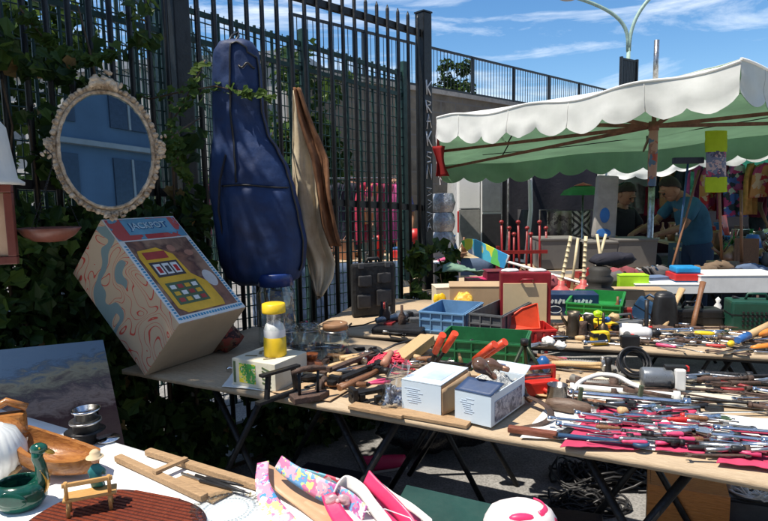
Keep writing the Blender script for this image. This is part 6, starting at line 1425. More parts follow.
def under_mid():
    # black rubbish bag, pink shoe and storage boxes in the shade
    p = at(415, 452, 0); b = MB(); b.ball((0, 0, .12), .2, 28, (1.6, .8, .6)); b.rough(.05, 6); b.rough(.02, 16, 4); zm = min(q.co.z for q in b.bm.verts)
    for q in b.bm.verts: q.co.z -= zm
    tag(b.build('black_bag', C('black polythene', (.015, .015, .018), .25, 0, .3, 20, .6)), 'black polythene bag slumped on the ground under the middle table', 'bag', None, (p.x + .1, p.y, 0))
    p = at(398, 470, .0); q = dep(392, 444, p.y + .0)
    t = thing('pink_shoe', 'bright pink shoe lying under the middle of the middle table', 'shoe', V((-.02, 3.06, .0)), rad(15)); b = MB(); b.grid(lambda i, j: (.24 * (i - .5), .04 * cos(pi * j) * (1 - .5 * abs(2 * i - 1) ** 3), .02 + .07 * sin(pi * j) * (1 - .35 * i)), 14, 12, True, .003); b.build('upper', pinkm, t); b = MB(); b.box((0, 0, .01), (.25, .08, .018), bev=.006); b.build('sole', C('pale rubber', (.5, .45, .42), .7), t)
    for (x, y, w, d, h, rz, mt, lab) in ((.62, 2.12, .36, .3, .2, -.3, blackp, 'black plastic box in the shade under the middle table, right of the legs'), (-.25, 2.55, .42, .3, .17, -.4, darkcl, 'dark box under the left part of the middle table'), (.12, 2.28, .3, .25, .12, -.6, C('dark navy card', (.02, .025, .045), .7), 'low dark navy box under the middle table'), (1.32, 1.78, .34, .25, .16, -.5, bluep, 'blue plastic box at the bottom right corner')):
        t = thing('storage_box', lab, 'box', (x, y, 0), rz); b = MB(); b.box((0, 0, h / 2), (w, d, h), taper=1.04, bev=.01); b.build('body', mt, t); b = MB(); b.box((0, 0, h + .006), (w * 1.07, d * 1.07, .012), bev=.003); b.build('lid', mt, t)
under_mid()

# ================================================================ goods on the back table
def drillcase():
    p = at(376, 317); k = mpp(p); w, h = 46 * k, 54 * k; t = thing('drill_case', 'black open drill case standing upright against the bar fence', 'case', p, rad(20)); bm_ = C('black moulded plastic', (.02, .021, .023), .6, 0, .4, 14, .4)
    b = MB(); b.box((0, .04, h / 2 + .002), (w, .05, h), bev=.02); b.build('case_shell', bm_, t)
    b = MB()
    for x, z, a, c in ((-.25, .3, .3, .25), (.2, .35, .35, .3), (-.22, .68, .3, .2), (.22, .72, .3, .18)):
        b.box((x * w, .012, z * h), (a * w, .02, c * h), bev=.008); b.cyl((x * w, -.0, z * h), (x * w, .01, z * h), .03, .02, 12)
    b.build('moulded_tray', C('dark grey moulding', (.05, .05, .052), .6, 0, .4), t)
    b = MB(); b.tube([(-.16 * w, .04, h), (-.12 * w, .04, h + .025), (.12 * w, .04, h + .025), (.16 * w, .04, h)], .009, 8); b.build('handle', bm_, t)
    for x in (-.3, .3): b = MB(); b.box((x * w, .012, h * .96), (.03, .012, .03), bev=.003); b.build('latch', greyp, t)
drillcase()
def grinder(label, u0, v0, u1, v1, body, r, h=.04):
    s = seg(u0, v0, u1, v1, TZ, h); L_ = s[1]; t = thing('angle_grinder', label, 'power tool', s[0] - V((0, 0, h)), s[2])
    b = MB(); b.lathe([(0, 0), (r * .7, .004), (r * .85, L_ * .3), (r * .75, L_ * .45), (r, L_ * .6), (r, L_ * .85), (r * .7, L_), (0, L_)], 18, (0, 0, h), V((1, 0, .0))); b.build('motor_body', body, t)
    b = MB(); b.lathe([(0, 0), (r * 1.5, 0), (r * 1.5, .012), (r * .5, .02), (0, .02)], 24, (L_ * 1.08, 0, h * .25)); b.build('guard_disc', iron, t)
    b = MB(); b.box((L_ * 1.04, 0, h), (r * 1.8, r * 1.6, r * 1.6), bev=.008); b.build('gear_head', blackp, t)
    b = MB(); b.tube([(0, 0, h), (-.06, .03, .02), (-.12, .10, .006), (-.05, .16, .006)], .004, 6); b.build('cord', blackp, t)
grinder('silver grey angle grinder pointing right, left end of the back table', 376, 328, 408, 322, C('silver grey paint', (.22, .24, .26), .3, .5), .022)
for (lab, u, v, w, d, h, rz, mt) in (('flat black case under the silver grinder', 396, 336, .26, .16, .035, -.3, blackp), ('small grey box between blue crate and fence foot', 410, 322, .12, .1, .05, .2, greyp)):
    p = at(u, v); t = thing('tool_case', lab, 'case', p, rz); b = MB(); b.box((0, d / 2, h / 2), (w, d, h), bev=.008); b.build('body', mt, t); b = MB(); b.box((0, d / 2, h * .55), (w + .004, d + .004, .004)); b.build('seam', iron, t); b = MB(); b.tube([(-.04, -.002, h * .5), (-.03, -.02, h * .5), (.03, -.02, h * .5), (.04, -.002, h * .5)], .005, 6); b.build('handle', mt, t)
bc = crate('pale blue plastic crate at the left of the back table', (420, 333), (464, 337), (470, 322), 21, pbluep, rib=4)
dcr = crate('dark grey plastic tub full of metal bits, right of the blue crate', (470, 339), (502, 343), (510, 322), 25, greyp, rib=3)
O3 = dcr[0].location.copy()
def junk_ball(label, u, v, z, r, mt, name, cat, seed=1, sc=(1, .8, .7)):
    p = at(u, v, z); b = MB(); b.ball((0, 0, r * sc[2]), r, 16, sc); b.rough(r * .35, 2.2 / r, seed); zm = min(q.co.z for q in b.bm.verts)
    for q in b.bm.verts: q.co.z -= zm
    return tag(b.build(name, mt), label, cat, None, p)
junk_ball('dark crumpled metal junk piled before the grey tub', 488, 346, TZ, .055, rust, 'metal_junk', 'junk', 3, (1.5, .8, .6))
junk_ball('white crumpled plastic lying before the blue crate', 452, 344, TZ, .045, bub, 'crumpled_plastic', 'plastic', 5, (1.5, .7, .5))
cu_ = seg(455, 310, 508, 314, TZ, .10)
# red toolbox with its lid up
def redbox():
    A, B_, S = at(481, 345), at(556, 343), at(560, 328); e = B_ - A; Ln = e.length; n = V((-e.y, e.x, 0)).normalized(); D = .2; k = mpp(A); h = 13 * k; ang = math.atan2(e.y, e.x)
    t = thing('red_toolbox', 'open red plastic toolbox with a tilted orange red tray lid', 'toolbox', A + V((0, 0, .003)), ang); rd = C('red plastic', (.5, .02, .02))
    b = MB(); th = .005; b.box((Ln / 2, D / 2, th / 2), (Ln * .94, D * .9, th)); b.build('floor_panel', rd, t)
    for c, d in (((Ln / 2, 0, h / 2), (Ln, th, h)), ((Ln / 2, D, h / 2), (Ln, th, h)), ((0, D / 2, h / 2), (th, D - .006, h)), ((Ln, D / 2, h / 2), (th, D - .006, h))):
        b = MB(); b.box(c, d, bev=.002); b.build('wall', rd, t)
    b = MB()
    for i in range(9): b.box((Ln * (i + .5) / 9, -.005, h * .45), (.012, .006, h * .7), bev=.001)
    b.box((Ln / 2, -.004, h * .95), (Ln * 1.02, .012, .008)); b.build('ribs', rd, t)
    t2 = thing('red_tray', 'orange red tray standing tilted inside the red toolbox', 'tray', A + e * .38 + n * .10 + V((0, 0, h * .7)), ang + .1); w2 = 38 * k; h2 = 26 * k
    b = MB(); b._new([(0, 0, 0), (w2, -.01, 0), (w2 * .96, .02, h2), (w2 * .55, .03, h2 * .8), (0, .03, h2 * .25), (0, .012, 0), (w2, .004, 0), (w2 * .96, .034, h2), (w2 * .55, .044, h2 * .8), (0, .044, h2 * .25)], [(0, 1, 2, 3, 4), (9, 8, 7, 6, 5), (0, 5, 6, 1), (1, 6, 7, 2), (2, 7, 8, 3), (3, 8, 9, 4), (4, 9, 5, 0)]); b.build('panel', orangered, t2)
    b = MB(); b.tube([(0, 0, .002), (w2, -.01, .002), (w2 * .96, .02, h2), (w2 * .55, .03, h2 * .8), (0, .03, h2 * .25)], .005, 6, closed=True); b.build('rim', orangered, t2)
    for i in range(6): tag(b_bar(.07, [steel, rust, iron][i % 3], .006), ['bright steel', 'rusty', 'black iron'][i % 3] + ' socket bar inside the red toolbox, ' + ['first from left', 'second from left', 'third from left', 'fourth from left', 'fifth from left', 'rightmost'][i], 'metal bar', 'bars in the red toolbox', A + e * (.08 + i * .16) + n * .05 + V((0, 0, .012)), ang + rnd.uniform(-.8, .8))
redbox()
def redcase():
    p = at(527, 327); k = mpp(p); w = 50 * k; h = 54 * k; t = thing('red_case', 'dark red case standing upright with a plain cream front panel', 'case', p + V((0, .03, 0)), rad(-6)); mr = C('dark red plastic', (.22, .012, .02), .45, 0, .25)
    b = MB(); b.box((0, .05, h / 2), (w, .09, h), bev=.008); b.build('shell', mr, t)
    b = MB(); b.box((-.005, .002, h * .42), (w * .86, .008, h * .76), bev=.002); b.build('cream_panel', C('cream panel', (.60, .47, .28), .6, 0, .12, 3), t)
    b = MB(); b.tube([(-.10 * w, -.004, h * .84), (-.08 * w, -.018, h * .88), (.12 * w, -.018, h * .88), (.14 * w, -.004, h * .84)], .006, 8); b.build('handle', mr, t)
    for x in (-.3, .25): b = MB(); b.ball((x * w, .05, h + .006), .03, 14, (1.6, 1, .35)); b.rough(.004, 40); b.build('white_padding', paper, t)
redcase()
def navybox():
    p = at(576, 318); k = mpp(p); w = 50 * k; h = 22 * k; t = thing('navy_box', 'navy blue printed box with white lettering behind the green tray', 'box', p + V((0, .05, 0)), rad(-8)); b = MB(); b.box((0, .08, h / 2), (w, .15, h), bev=.003); b.build('carton', C('navy carton', (.015, .035, .10), .35), t)
    wl = C('white print', (.6, .65, .68), .5); T = Matrix.Translation((-.02, -.001, h * .66)) @ Matrix.Rotation(pi / 2, 4, 'X'); b = MB(); [b.box((-.15 + .021 * i + .012, -.001, h * .68), (.013, .002, .022 + .008 * (i % 3 == 0)), (0, .5 * (i % 2), 0)) for i in range(12)]; b.build('print_marks', wl, t); b = MB(); b.tube([(-.10 + .035 * cos(a * .5), 0.0, h * .3 + .02 * sin(a * .5)) for a in range(13)], .002, 4, closed=True); b.build('print_ring', wl, t)
navybox()
for (lab, u, v, h, r, mt, sp) in (('dull pewter jug with spout left of the green tray', 573, 338, .13, .032, C('pewter', (.14, .12, .09), .45, .8, .4, 14), 1), ('dark pewter measuring pot leaning by the jug', 588, 336, .105, .028, C('dark pewter', (.08, .07, .055), .45, .8, .4, 14), 0), ('small dark candlestick among the pots', 583, 340, .09, .02, rust, 0)):
    p = at(u, v); t = thing('metal_jug', lab, 'jug', p); b = MB(); b.lathe([(0, 0), (r, 0), (r * 1.08, h * .1), (r * .98, h * .5), (r * .8, h * .8), (r * .95, h), (r * .85, h), (r * .7, h * .8), (r * .85, h * .4), (0, .01)], 22); b.build('body', mt, t)
    b = MB(); b.tube([(r * .85, 0, h * .9), (r * 1.7, 0, h * .85), (r * 1.8, 0, h * .45), (r * 1.0, 0, h * .25)], .004, 6); b.build('handle', mt, t)
    if sp: b = MB(); b.tube([(-r * .9, 0, h * .5), (-r * 1.6, 0, h * .75), (-r * 1.9, 0, h * .98)], [.010, .007, .006], 8); b.build('spout', mt, t)
p = at(599, 304, TZ); k = mpp(p); b = MB(); R_ = 13 * k; Z = lambda q: q * 38 * k
b.lathe([(0, 0), (R_ * 1.2, 0), (R_ * 1.2, Z(.18)), (R_ * .9, Z(.24)), (R_ * 1.0, Z(.32)), (R_ * 1.05, Z(.42)), (R_ * .8, Z(.48)), (R_ * .95, Z(.6)), (R_ * 1.0, Z(.7)), (R_ * .75, Z(.78)), (R_ * .85, Z(.9)), (R_ * .5, Z(1)), (0, Z(1))], 28); tag(b.build('rubber_gaiter', C('black rubber', (.03, .028, .025), .7, 0, .3)), 'stack of black ribbed rubber rings standing behind the green tray', 'rubber gaiter', None, p)
p = at(603, 336); b = MB(); b.lathe([(.042, 0), (.036, .012), (.026, .03), (.020, .055), (.010, .062), (.007, .07), (.007, .115), (0, .118)], 24); tag(b.build('hand_bell', C('dark bronze', (.10, .075, .05), .4, .9, .4, 18)), 'dark bronze hand bell standing before the green tray', 'bell', None, p)
gt_ = crate('shallow green plastic tray of odds and ends on the back table', (566, 324), (620, 328), (634, 312), 12, greenp, rib=3, name='green_tray', cat='tray', lift=.05)
yb = at(596, 332); t = thing('yellow_box', 'yellow plastic box half hidden under the green tray', 'box', yb + V((.03, .03, 0)), rad(-10)); b = MB(); b.box((0, .03, .024), (.26, .14, .046), bev=.004); b.build('body', yellowp, t); b = MB(); b.box((0, -.041, .03), (.2, .003, .012)); b.build('label_strip', orangep, t)
for i, (u, v, mt, lab, r) in enumerate(((574, 316, orangered, 'orange red reel in the green tray', .03), (588, 315, whitep, 'white crumpled rag in the green tray', .028), (606, 317, bluep, 'small blue spool in the green tray', .022), (614, 316, ashw, 'pale wooden block in the green tray', .03), (598, 312, limep, 'lime green sponge in the green tray', .025))):
    junk_ball(lab, u, v + 6, TZ + .06, r, mt, ['reel', 'rag', 'spool', 'wooden_block', 'sponge'][i], ['reel', 'rag', 'spool', 'block', 'sponge'][i], i)
def tape():
    p = at(602, 346); t = thing('tape_measure', 'yellow and black tape measure at the edge of the back table', 'tape measure', p, rad(10)); b = MB(); b.box((0, .02, .034), (.085, .045, .066), bev=.016); b.build('case', yellowp, t); b = MB(); b.cyl((0, -.0045, .036), (0, .044, .036), .023, n=20); b.build('hub_disc', blackp, t); b = MB(); b.box((.055, .02, .008), (.04, .026, .010), bev=.002); b.build('tape_end', blackp, t); b = MB(); b.box((-.03, .02, .05), (.03, .048, .02), bev=.005); b.build('grip', blackp, t)
tape()
def pistol(label, u, v, rz, mb_, mh, s=1.0, z=TZ, lie=True, cat='drill'):
    p = at(u, v, z); t = thing('cordless_drill', label, cat, p + V((0, 0, .003)), rz); S = s
    b = MB(); b.lathe([(0, 0), (.026 * S, .003), (.030 * S, .03 * S), (.030 * S, .12 * S), (.022 * S, .14 * S), (0, .14 * S)], 18, (0, 0, .031 * S), V((1, 0, 0))); b.build('motor_body', mb_, t)
    b = MB(); b.lathe([(0, 0), (.019 * S, 0), (.02 * S, .03 * S), (.010 * S, .045 * S), (0, .045 * S)], 14, (.14 * S, 0, .031 * S), V((1, 0, 0))); b.build('chuck', iron, t)
    b = MB(); b.tube([(.03 * S, 0, .03 * S), (.01 * S, -.07 * S, .026 * S), (.0, -.12 * S, .026 * S)], [.018 * S, .017 * S, .019 * S], 10); b.build('grip', mh, t); b = MB(); b.box((.0, -.14 * S, .028 * S), (.08 * S, .035 * S, .052 * S), bev=.006); b.build('battery', mh, t)
    b = MB(); b.box((.045 * S, -.04 * S, .028 * S), (.012, .02, .014), bev=.002); b.build('trigger', redp, t)
pistol('white pistol shaped drill beside the yellow tape measure', 620, 340, rad(-5), whitep, blackp)
pistol('second white drill lying behind the first on the back table', 642, 334, rad(170), whitep, greyp, .8)
pistol('dark blue drill in the middle of the back table', 650, 316, rad(30), C('dark blue paint', (.02, .06, .13)), blackp, .9)
# soft dark hood, cases, sprayer
p = at(663, 327); t = thing('tool_bag', 'black rounded tool bag with a blue label on the back table', 'bag', p, .1); b = MB(); b.grid(lambda i, j: (.062 * cos(pi * i) * (1 - .35 * j * j), -.05 * sin(pi * i) ** .6 * (1 - .4 * j), .17 * j), 20, 12, True, .01); b.grid(lambda i, j: (.062 * cos(pi * i) * (1 - .35 * j * j), .05 * sin(pi * i) ** .6 * (1 - .4 * j), .17 * j), 20, 12, True, .01); b.ball((0, 0, .165), .05, 14, (1, .8, .5)); b.build('body', blackp, t); b = MB(); b.box((-.01, -.043, .1), (.03, .004, .012)); b.build('label', pbluep, t)
for (lab, u, v, w, d, h, rz, mt, tl) in (('long black plastic case in the middle right of the back table', 696, 326, .27, .12, .085, -.15, blackp, 0), ('tilted navy and black case left of the black bag', 640, 322, .15, .05, .12, -.7, C('dark blue paint', (.02, .06, .13)), .5), ('black flat case behind the tape measure', 630, 332, .13, .1, .05, .3, greyp, 0), ('dark green cased drill set at the right of the back table', 760, 332, .26, .14, .15, -.25, C('bottle green plastic', (.01, .06, .04), .45), 0)):
    p = at(u, v); t = thing('tool_case', lab, 'case', p, rz); t.rotation_euler = (0, tl, rz); b = MB(); b.box((0, d / 2, h / 2), (w, d, h), bev=.012); b.build('body', mt, t); b = MB(); b.box((0, d / 2, h * .55), (w + .004, d + .004, .004)); b.build('seam', iron, t)
    b = MB(); b.tube([(-.05, d / 2, h), (-.04, d / 2, h + .03), (.04, d / 2, h + .03), (.05, d / 2, h)], .007, 6); b.build('handle', mt, t)
    if 'green' in lab:
        b = MB()
        for i in range(9):
            for j in range(4): b.cyl((-w * .3 + i * .02, -.001, h * .2 + j * .022), (-w * .3 + i * .02, -.006, h * .2 + j * .022), .006, n=6)
        b.build('bit_rows', blackp, t)
p = at(736, 327); t = thing('spray_bottle', 'clear and black spray bottle left of the green drill case', 'bottle', p); b = MB(); b.lathe([(0, 0), (.03, 0), (.032, .05), (.028, .08), (.012, .1), (0, .1)], 18); b.build('bottle', C('milky plastic', (.5, .52, .52), .3), t); b = MB(); b.tube([(0, 0, .1), (0, 0, .15), (-.03, -.01, .16)], [.012, .012, .007], 8); b.tube([(-.01, 0, .14), (-.035, 0, .115)], .004, 5); b.build('spray_head', blackp, t)
# two handles leaning up out of the heap
def lean(label, u0, v0, u1, v1, y0, y1, r, mt, cat='hammer', name='hammer', head=None, hmat=rust, flat=.7):
    a = dep(u0, v0, y0); b_ = dep(u1, v1, y1); e = b_ - a; t = thing(name, label, cat, a); t.rotation_euler = e.to_track_quat('X', 'Z').to_euler(); L_ = e.length; b = MB(); b.tube([(0, 0, 0), (L_ * .3, 0, 0), (L_ * .7, 0, 0), (L_, 0, 0)], [r * .9, r, r * .9, r * 1.15], 10, flat=flat); b.build('handle', mt, t)
    if head: b = MB(); b.box((.0, 0, 0), (.03, head, .03), bev=.004); b.cyl((0, -head * .4, 0), (0, -head * .65, 0), .016, .013); b.build('head', hmat, t)
    return t
yr = at(664, 330).y
lean('hammer standing head down with a pale ash handle', 663, 329, 682, 289, yr, yr + .12, .016, ashw, head=.11)
lean('hammer standing head down with a long dark brown handle', 692, 330, 703, 282, yr + .02, yr + .12, .014, brownw, head=.09)
lean('red tipped soldering iron leaning in the middle of the back table', 646, 333, 647, 300, yr, yr + .04, .010, blackp, 'tool', 'soldering_iron', head=None)
for (lab, u0, v0, u1, v1, hm, r, h) in (('yellow handled chisel lying right of the hammers', 694, 338, 745, 340, yellowp, .014, .01), ('big file with an orange yellow handle at the right table end', 778, 337, 722, 352, orangep, .018, .02), ('orange handled tool at the front right edge of the back table', 775, 350, 716, 356, orangep, .016, .004)):
    s = seg(u0, v0, u1, v1, TZ, h); place(b_chisel(s[1], hm, steel, r), s, lab, 'chisel')
s = seg(775, 334, 735, 350, TZ, .045); t = thing('garden_tool', 'pale handled tool with a blue collar at the right end of the back table', 'tool', s[0], s[2]); b = MB(); b.tube([(0, 0, .015), (s[1] * .7, 0, .0)], [.018, .016], 12); b.build('handle', ashw, t); b = MB(); b.cyl((s[1] * .7, 0, 0), (s[1] * .95, 0, -.005), .017, .015); b.build('collar', bluep, t); b = MB(); b.ball((s[1] * 1.1, 0, -.008), .014, 10, (1.6, 1, 1)); b.build('tip', yellowp, t)
bk = [(.33, 'behind the tape measure'), (.66, 'before the hammers'), (1, 'by the green drill case')]
heap([(600, 348), (775, 356), (775, 330), (640, 324)], 60, bk, ['bar', 'spanner', 'bar', 'pliers', 'bar', 'grip', 'spanner', 'driver'], 21, lift=.004, lmin=.08, lmax=.24, grp='tools on the right of the back table', angs=(-.6, .6))
heap([(470, 352), (600, 352), (570, 336), (480, 334)], 14, [(.5, 'before the red toolbox'), (1, 'left of the tape measure')], ['bar', 'spanner', 'pliers', 'grip'], 23, lift=.003, lmin=.06, lmax=.14, grp='tools before the red toolbox')
heap([(372, 336), (440, 342), (470, 322), (400, 318)], 12, [(1, 'beside the pale blue crate')], ['bar', 'spanner', 'chisel', 'driver'], 27, lift=.003, lmin=.1, lmax=.2, grp='tools beside the blue crate')
cable_heap('loops of thin black wire among the tools of the back table', 690, 342, .12, blackp, 9, .0025, TZ, .03, 'wire_tangle', 8)
cable_heap('white cord looped before the white drills', 665, 344, .09, whitep, 4, .003, TZ, .02, 'cord', 9)
for i, (u, v, mt, r) in enumerate(((622, 326, C('terracotta', (.35, .15, .07), .6), .026), (632, 328, C('terracotta', (.35, .15, .07), .6), .022), (616, 330, pbluep, .02), (548, 346, paper, .03), (560, 350, paper, .026), (722, 334, limep, .014), (727, 336, C('cream knob', (.6, .5, .3), .5), .016), (650, 330, redp, .014))):
    junk_ball(['terracotta coloured lump behind the white drill', 'smaller terracotta lump by the white drill', 'pale blue lump by the tape measure', 'crumpled white paper before the jug', 'smaller crumpled paper at the table edge', 'lime coloured knob beside the yellow chisel', 'cream round knob beside the lime one', 'red knob by the soldering iron'][i], u, v, TZ, r, mt, ['clay_lump', 'clay_lump', 'rag', 'crumpled_paper', 'crumpled_paper', 'knob', 'knob', 'knob'][i], ['lump', 'lump', 'rag', 'paper', 'paper', 'knob', 'knob', 'knob'][i], i + 2)
# cardboard boxes and yellow things at the left back of this table
def boxes(label, u, v, wpx, hpx, dm, rz, mt, name='cardboard_box', cat='box', z=TZ, open_=False, y=None):
    p = at(u, v, z); k = mpp(p); w, h = wpx * k, hpx * k; t = thing(name, label, cat, p, rz); b = MB(); b.box((0, dm / 2, h / 2), (w, dm, h), bev=.003); b.build('body', mt, t)
    b = MB(); b.box((0, dm / 2, h + .003), (w * 1.02, dm * 1.02, .005)); b.build('lid', mt, t); return t
boxes('cardboard box with a yellow ball before it, left back of the second table', 478, 312, 56, 25, .2, -.1, card)
boxes('cream flat box left of the cardboard box', 446, 308, 20, 20, .15, .1, C('cream card', (.6, .54, .42)))
boxes('long grey metal case before the cardboard box', 482, 317, 60, 5, .1, -.05, greyp, 'metal_case', 'case')
junk_ball('yellow woven ball before the cardboard box', 464, 312, TZ, .062, colramp_mat('yellow weave', [(.75, .45, .04), (.6, .3, .03), (.8, .55, .1)], 30), 'woven_ball', 'ball', 3, (1, .9, .9))
junk_ball('bright yellow artificial flower left of the boxes', 440, 308, TZ, .04, yellowp, 'yellow_flower', 'flower', 7, (1, .6, 1.3))
junk_ball('white rounded bowl lying on the grey case', 495, 316, TZ + .02, .05, whitep, 'white_bowl', 'bowl', 2, (1.4, .7, .4))
junk_ball('dark green pouch behind the red tray', 513, 318, TZ, .06, C('dark green cloth', (.02, .08, .07), .8), 'pouch', 'pouch', 4)
junk_ball('black boot brush on the cardboard box', 506, 322, TZ, .04, blackp, 'boot_brush', 'brush', 5)
# ================================================================ third row of tables
T3F = table_frame(430, 293, 768, 288, .2, 1.2, .8)
T3 = make_table('third market table behind the canopy pole, under white boxes and plungers', T3F, .85, TZ, (.8, 2.4, 3.6))
def s3(label, u, v, wpx, hpx, dm, rz, mt, **k): return boxes(label, u, v, wpx, hpx, dm, rz, mt, **k)
s3('long white polystyrene box, rightmost on the third table', 742, 293, 80, 17, .3, -.08, whitep, name='white_box')
s3('low white box with open flap left of the long white one', 668, 294, 62, 9, .2, -.1, paper, name='white_box')
s3('brown cardboard box under the low white box', 640, 300, 50, 9, .15, -.1, card)
s3('bright lime green plastic box on the third table', 634, 293, 28, 17, .12, -.12, limep, name='lime_box')
s3('grey blue holdall right of the lime green box', 660, 290, 24, 12, .12, .2, C('grey blue nylon', (.12, .17, .28), .6), name='holdall', cat='bag')
def cooler():
    p = at(689, 292); k = mpp(p); w = 26 * k; t = thing('cool_box', 'blue cool box with a red band and white handle on the third table', 'cool box', p, rad(-6)); H = 25 * k
    b = MB(); b.box((0, .09, H * .22), (w, .17, H * .44), bev=.008); b.build('body', C('bright blue plastic', (.02, .28, .62), .35), t); b = MB(); b.box((0, .09, H * .58), (w * 1.08, .19, H * .28), bev=.008); b.build('red_band', redp, t); b = MB(); b.box((0, .09, H * .85), (w * .9, .15, H * .26), bev=.012); b.build('lid', C('bright blue plastic', (.02, .28, .62)), t)
cooler()
for i in range(9):
    p = at(645 + i * 5.2, 291 - i * .9); t = tag((lambda b: b.box((0, .05, .06), (.012, .12, .12), bev=.002).build('book', [blackp, greyp, C('dark blue paint', (.02, .06, .13)), lgrey][i % 4]))(MB()), '%s book leaning in the row on the third table, %s from the left' % (['black', 'dark grey', 'navy', 'pale grey'][i % 4], ['first', 'second', 'third', 'fourth', 'fifth', 'sixth', 'seventh', 'eighth', 'ninth'][i]), 'book', 'books leaning in a row', p + V((0, .18, .015))); t.rotation_euler = (0, -.62, rad(-10))
def plunger(label, u, v, utop, vtop, mt, z=TZ):
    p = at(u, v, z); k = mpp(p); t = thing('plunger', label, 'plunger', p); b = MB(); r = 11 * k; b.lathe([(r, 0), (r * 1.02, r * .15), (r * .85, r * .6), (r * .5, r * .95), (r * .3, r * 1.1), (r * .28, r * 1.5), (0, r * 1.5)], 24); b.build('rubber_cup', mt, t)
    q = dep(utop, vtop, p.y + .04) - p; b = MB(); n = 9
    b.tube([V((0, 0, r * 1.3)).lerp(q, (i + g) / n) for i in range(n) for g in (0, .05, .95)], [.015, .012, .012] * n, 8)
    b.build('bamboo_handle', C('pale bamboo', (.62, .52, .32), .5), t)
rubr = C('pink red rubber', (.50, .09, .08), .5)
plunger('plunger with a red rubber cup and pale handle, left one', 561, 297, 571, 236, rubr); plunger('plunger with a red rubber cup and pale handle, right one', 583, 296, 586, 236, rubr)
for (lab, a) in (('pale bamboo stick crossing another behind the rubber rings, leaning right', (594, 276, 606, 234)), ('pale bamboo stick crossing another behind the rubber rings, leaning left', (603, 276, 597, 234)), ('single pale bamboo stick between the plungers', (571, 292, 578, 238))):
    y = at(598, 292).y + .1 + rnd.random() * .05; p, q = dep(a[0], a[1], y), dep(a[2], a[3], y + .03); p2 = p.lerp(q, -(p.z - TZ) / (q.z - p.z) * 1.0) if False else p; b = MB(); d = (q - p); base = p - d * ((p.z - TZ) / d.z); b.tube([(0, 0, 0), q - base], .010, 8); tag(b.build('bamboo_stick', MATS['pale bamboo']), lab, 'stick', None, base)
def ski():
    y = at(480, 292).y + .35; a, b_ = dep(462, 241, y), dep(507, 262, y - .15); e = b_ - a; n = V((0, 0, 1)) - e.normalized() * e.normalized().z; n = n.normalized(); t = thing('painted_paddle', 'pointed board painted yellow, blue and green, lying slanted by the van', 'board', a); w = .045
    P = [(0, 0), (.08, .6), (.25, 1), (1, .9), (1, -.9), (.25, -1), (.08, -.5)]
    fr = n.cross(e.normalized()); b = MB(); M_ = Matrix((e.normalized(), n, e.normalized().cross(n))).transposed().to_4x4(); b.prism([(x * e.length, y_ * w * 1.3) for x, y_ in P], .02, 0, M_); b.build('blade', colramp_mat('painted stripes', [(.75, .8, .08), (.1, .55, .75), (.6, .7, .75), (.15, .65, .15), (.05, .35, .7), (.75, .8, .1)], 7, .35, stretch=(3, 1, 1)), t)
    b = MB(); q = dep(650, 303, y - .75) - a; b.tube([e * .95, q], .010, 8); b.build('white_pole', whitep, t)
ski()
p = at(452, 300, TZ); 
for (lab, u, v, w, h, d, mt, nm, cat) in (('white quilted basket under the silver bags', 447, 284, 24, 24, .2, C('white quilt', (.66, .64, .62), .8, 0, .2, 14, .6), 'white_basket', 'basket'), ('magenta plastic case behind the cardboard box', 485, 288, 34, 12, .15, C('magenta plastic', (.5, .03, .12), .4), 'magenta_case', 'case'), ('dark maroon box between magenta and red cases', 497, 288, 20, 20, .15, C('maroon plastic', (.16, .01, .03), .5), 'maroon_box', 'box')):
    s3(lab, u, v + 4, w, h, d, .05, mt, name=nm, cat=cat)
p = at(462, 292); b = MB(); b.grid(lambda i, j: (.3 * (i - .5) * (1 - .3 * j), .12 * (j - .5), .16 + .05 * sin(3 * i + 1) * sin(pi * j) + .02 * noise.noise(V((i * 6, j * 5, 2)))), 24, 10, True, .006); tag(b.build('green_cloth', cloth_mat('sage cloth', (.18, .30, .22), 0, wr=.6)), 'sage green folded cloth lying on the white basket', 'cloth', None, p)
b = MB(); b.grid(lambda i, j: (.2 * (i - .5), .1 * (j - .5), .01 + .04 * sin(pi * i) + .015 * noise.noise(V((i * 6, j * 5, 2)))), 16, 10, True, .01); tag(b.build('pink_cloth', cloth_mat('rose cloth', (.5, .1, .2), 0, wr=.6)), 'rose pink folded cloth on the white basket', 'cloth', None, at(448, 286) + V((0, .08, .155)))
# silver film wrapped columns
for i in range(3):
    p = dep(443, 250 - i * 19, 5.0); k = mpp(p); b = MB(); b.grid(lambda a, z: (12 * k * cos(2 * pi * a) * (1 + .12 * noise.noise(V((a * 8, z * 3, i)))) * (.8 + .2 * sin(pi * z)), 11 * k * sin(2 * pi * a) * (.8 + .2 * sin(pi * z)), 18.5 * k * z), 24, 8); b.ball((0, 0, 18 * k), 9 * k, 12, (1, 1, .1)); b.rough(.004, 24)
    tag(b.build('silver_bag', C('silver film', (.42, .44, .46), .22, .4, .5, 18, .9)), ['lowest', 'middle', 'topmost'][i] + ' of the three silver film wrapped bags by the fence post', 'bag', 'silver wrapped bags stacked', p)
t = thing('metal_cupboard', 'grey metal locker carrying the silver wrapped bags', 'cupboard', V((dep(443, 250, 5.0).x, 5.0, 0)), 0); z = dep(443, 250, 5.0).z; b = MB(); b.box((0, 0, z / 2), (.26, .26, z - .004)); b.build('body', lgrey, t); b = MB(); b.box((0, -.135, z / 2), (.22, .008, z * .9)); b.build('door', lgrey, t)
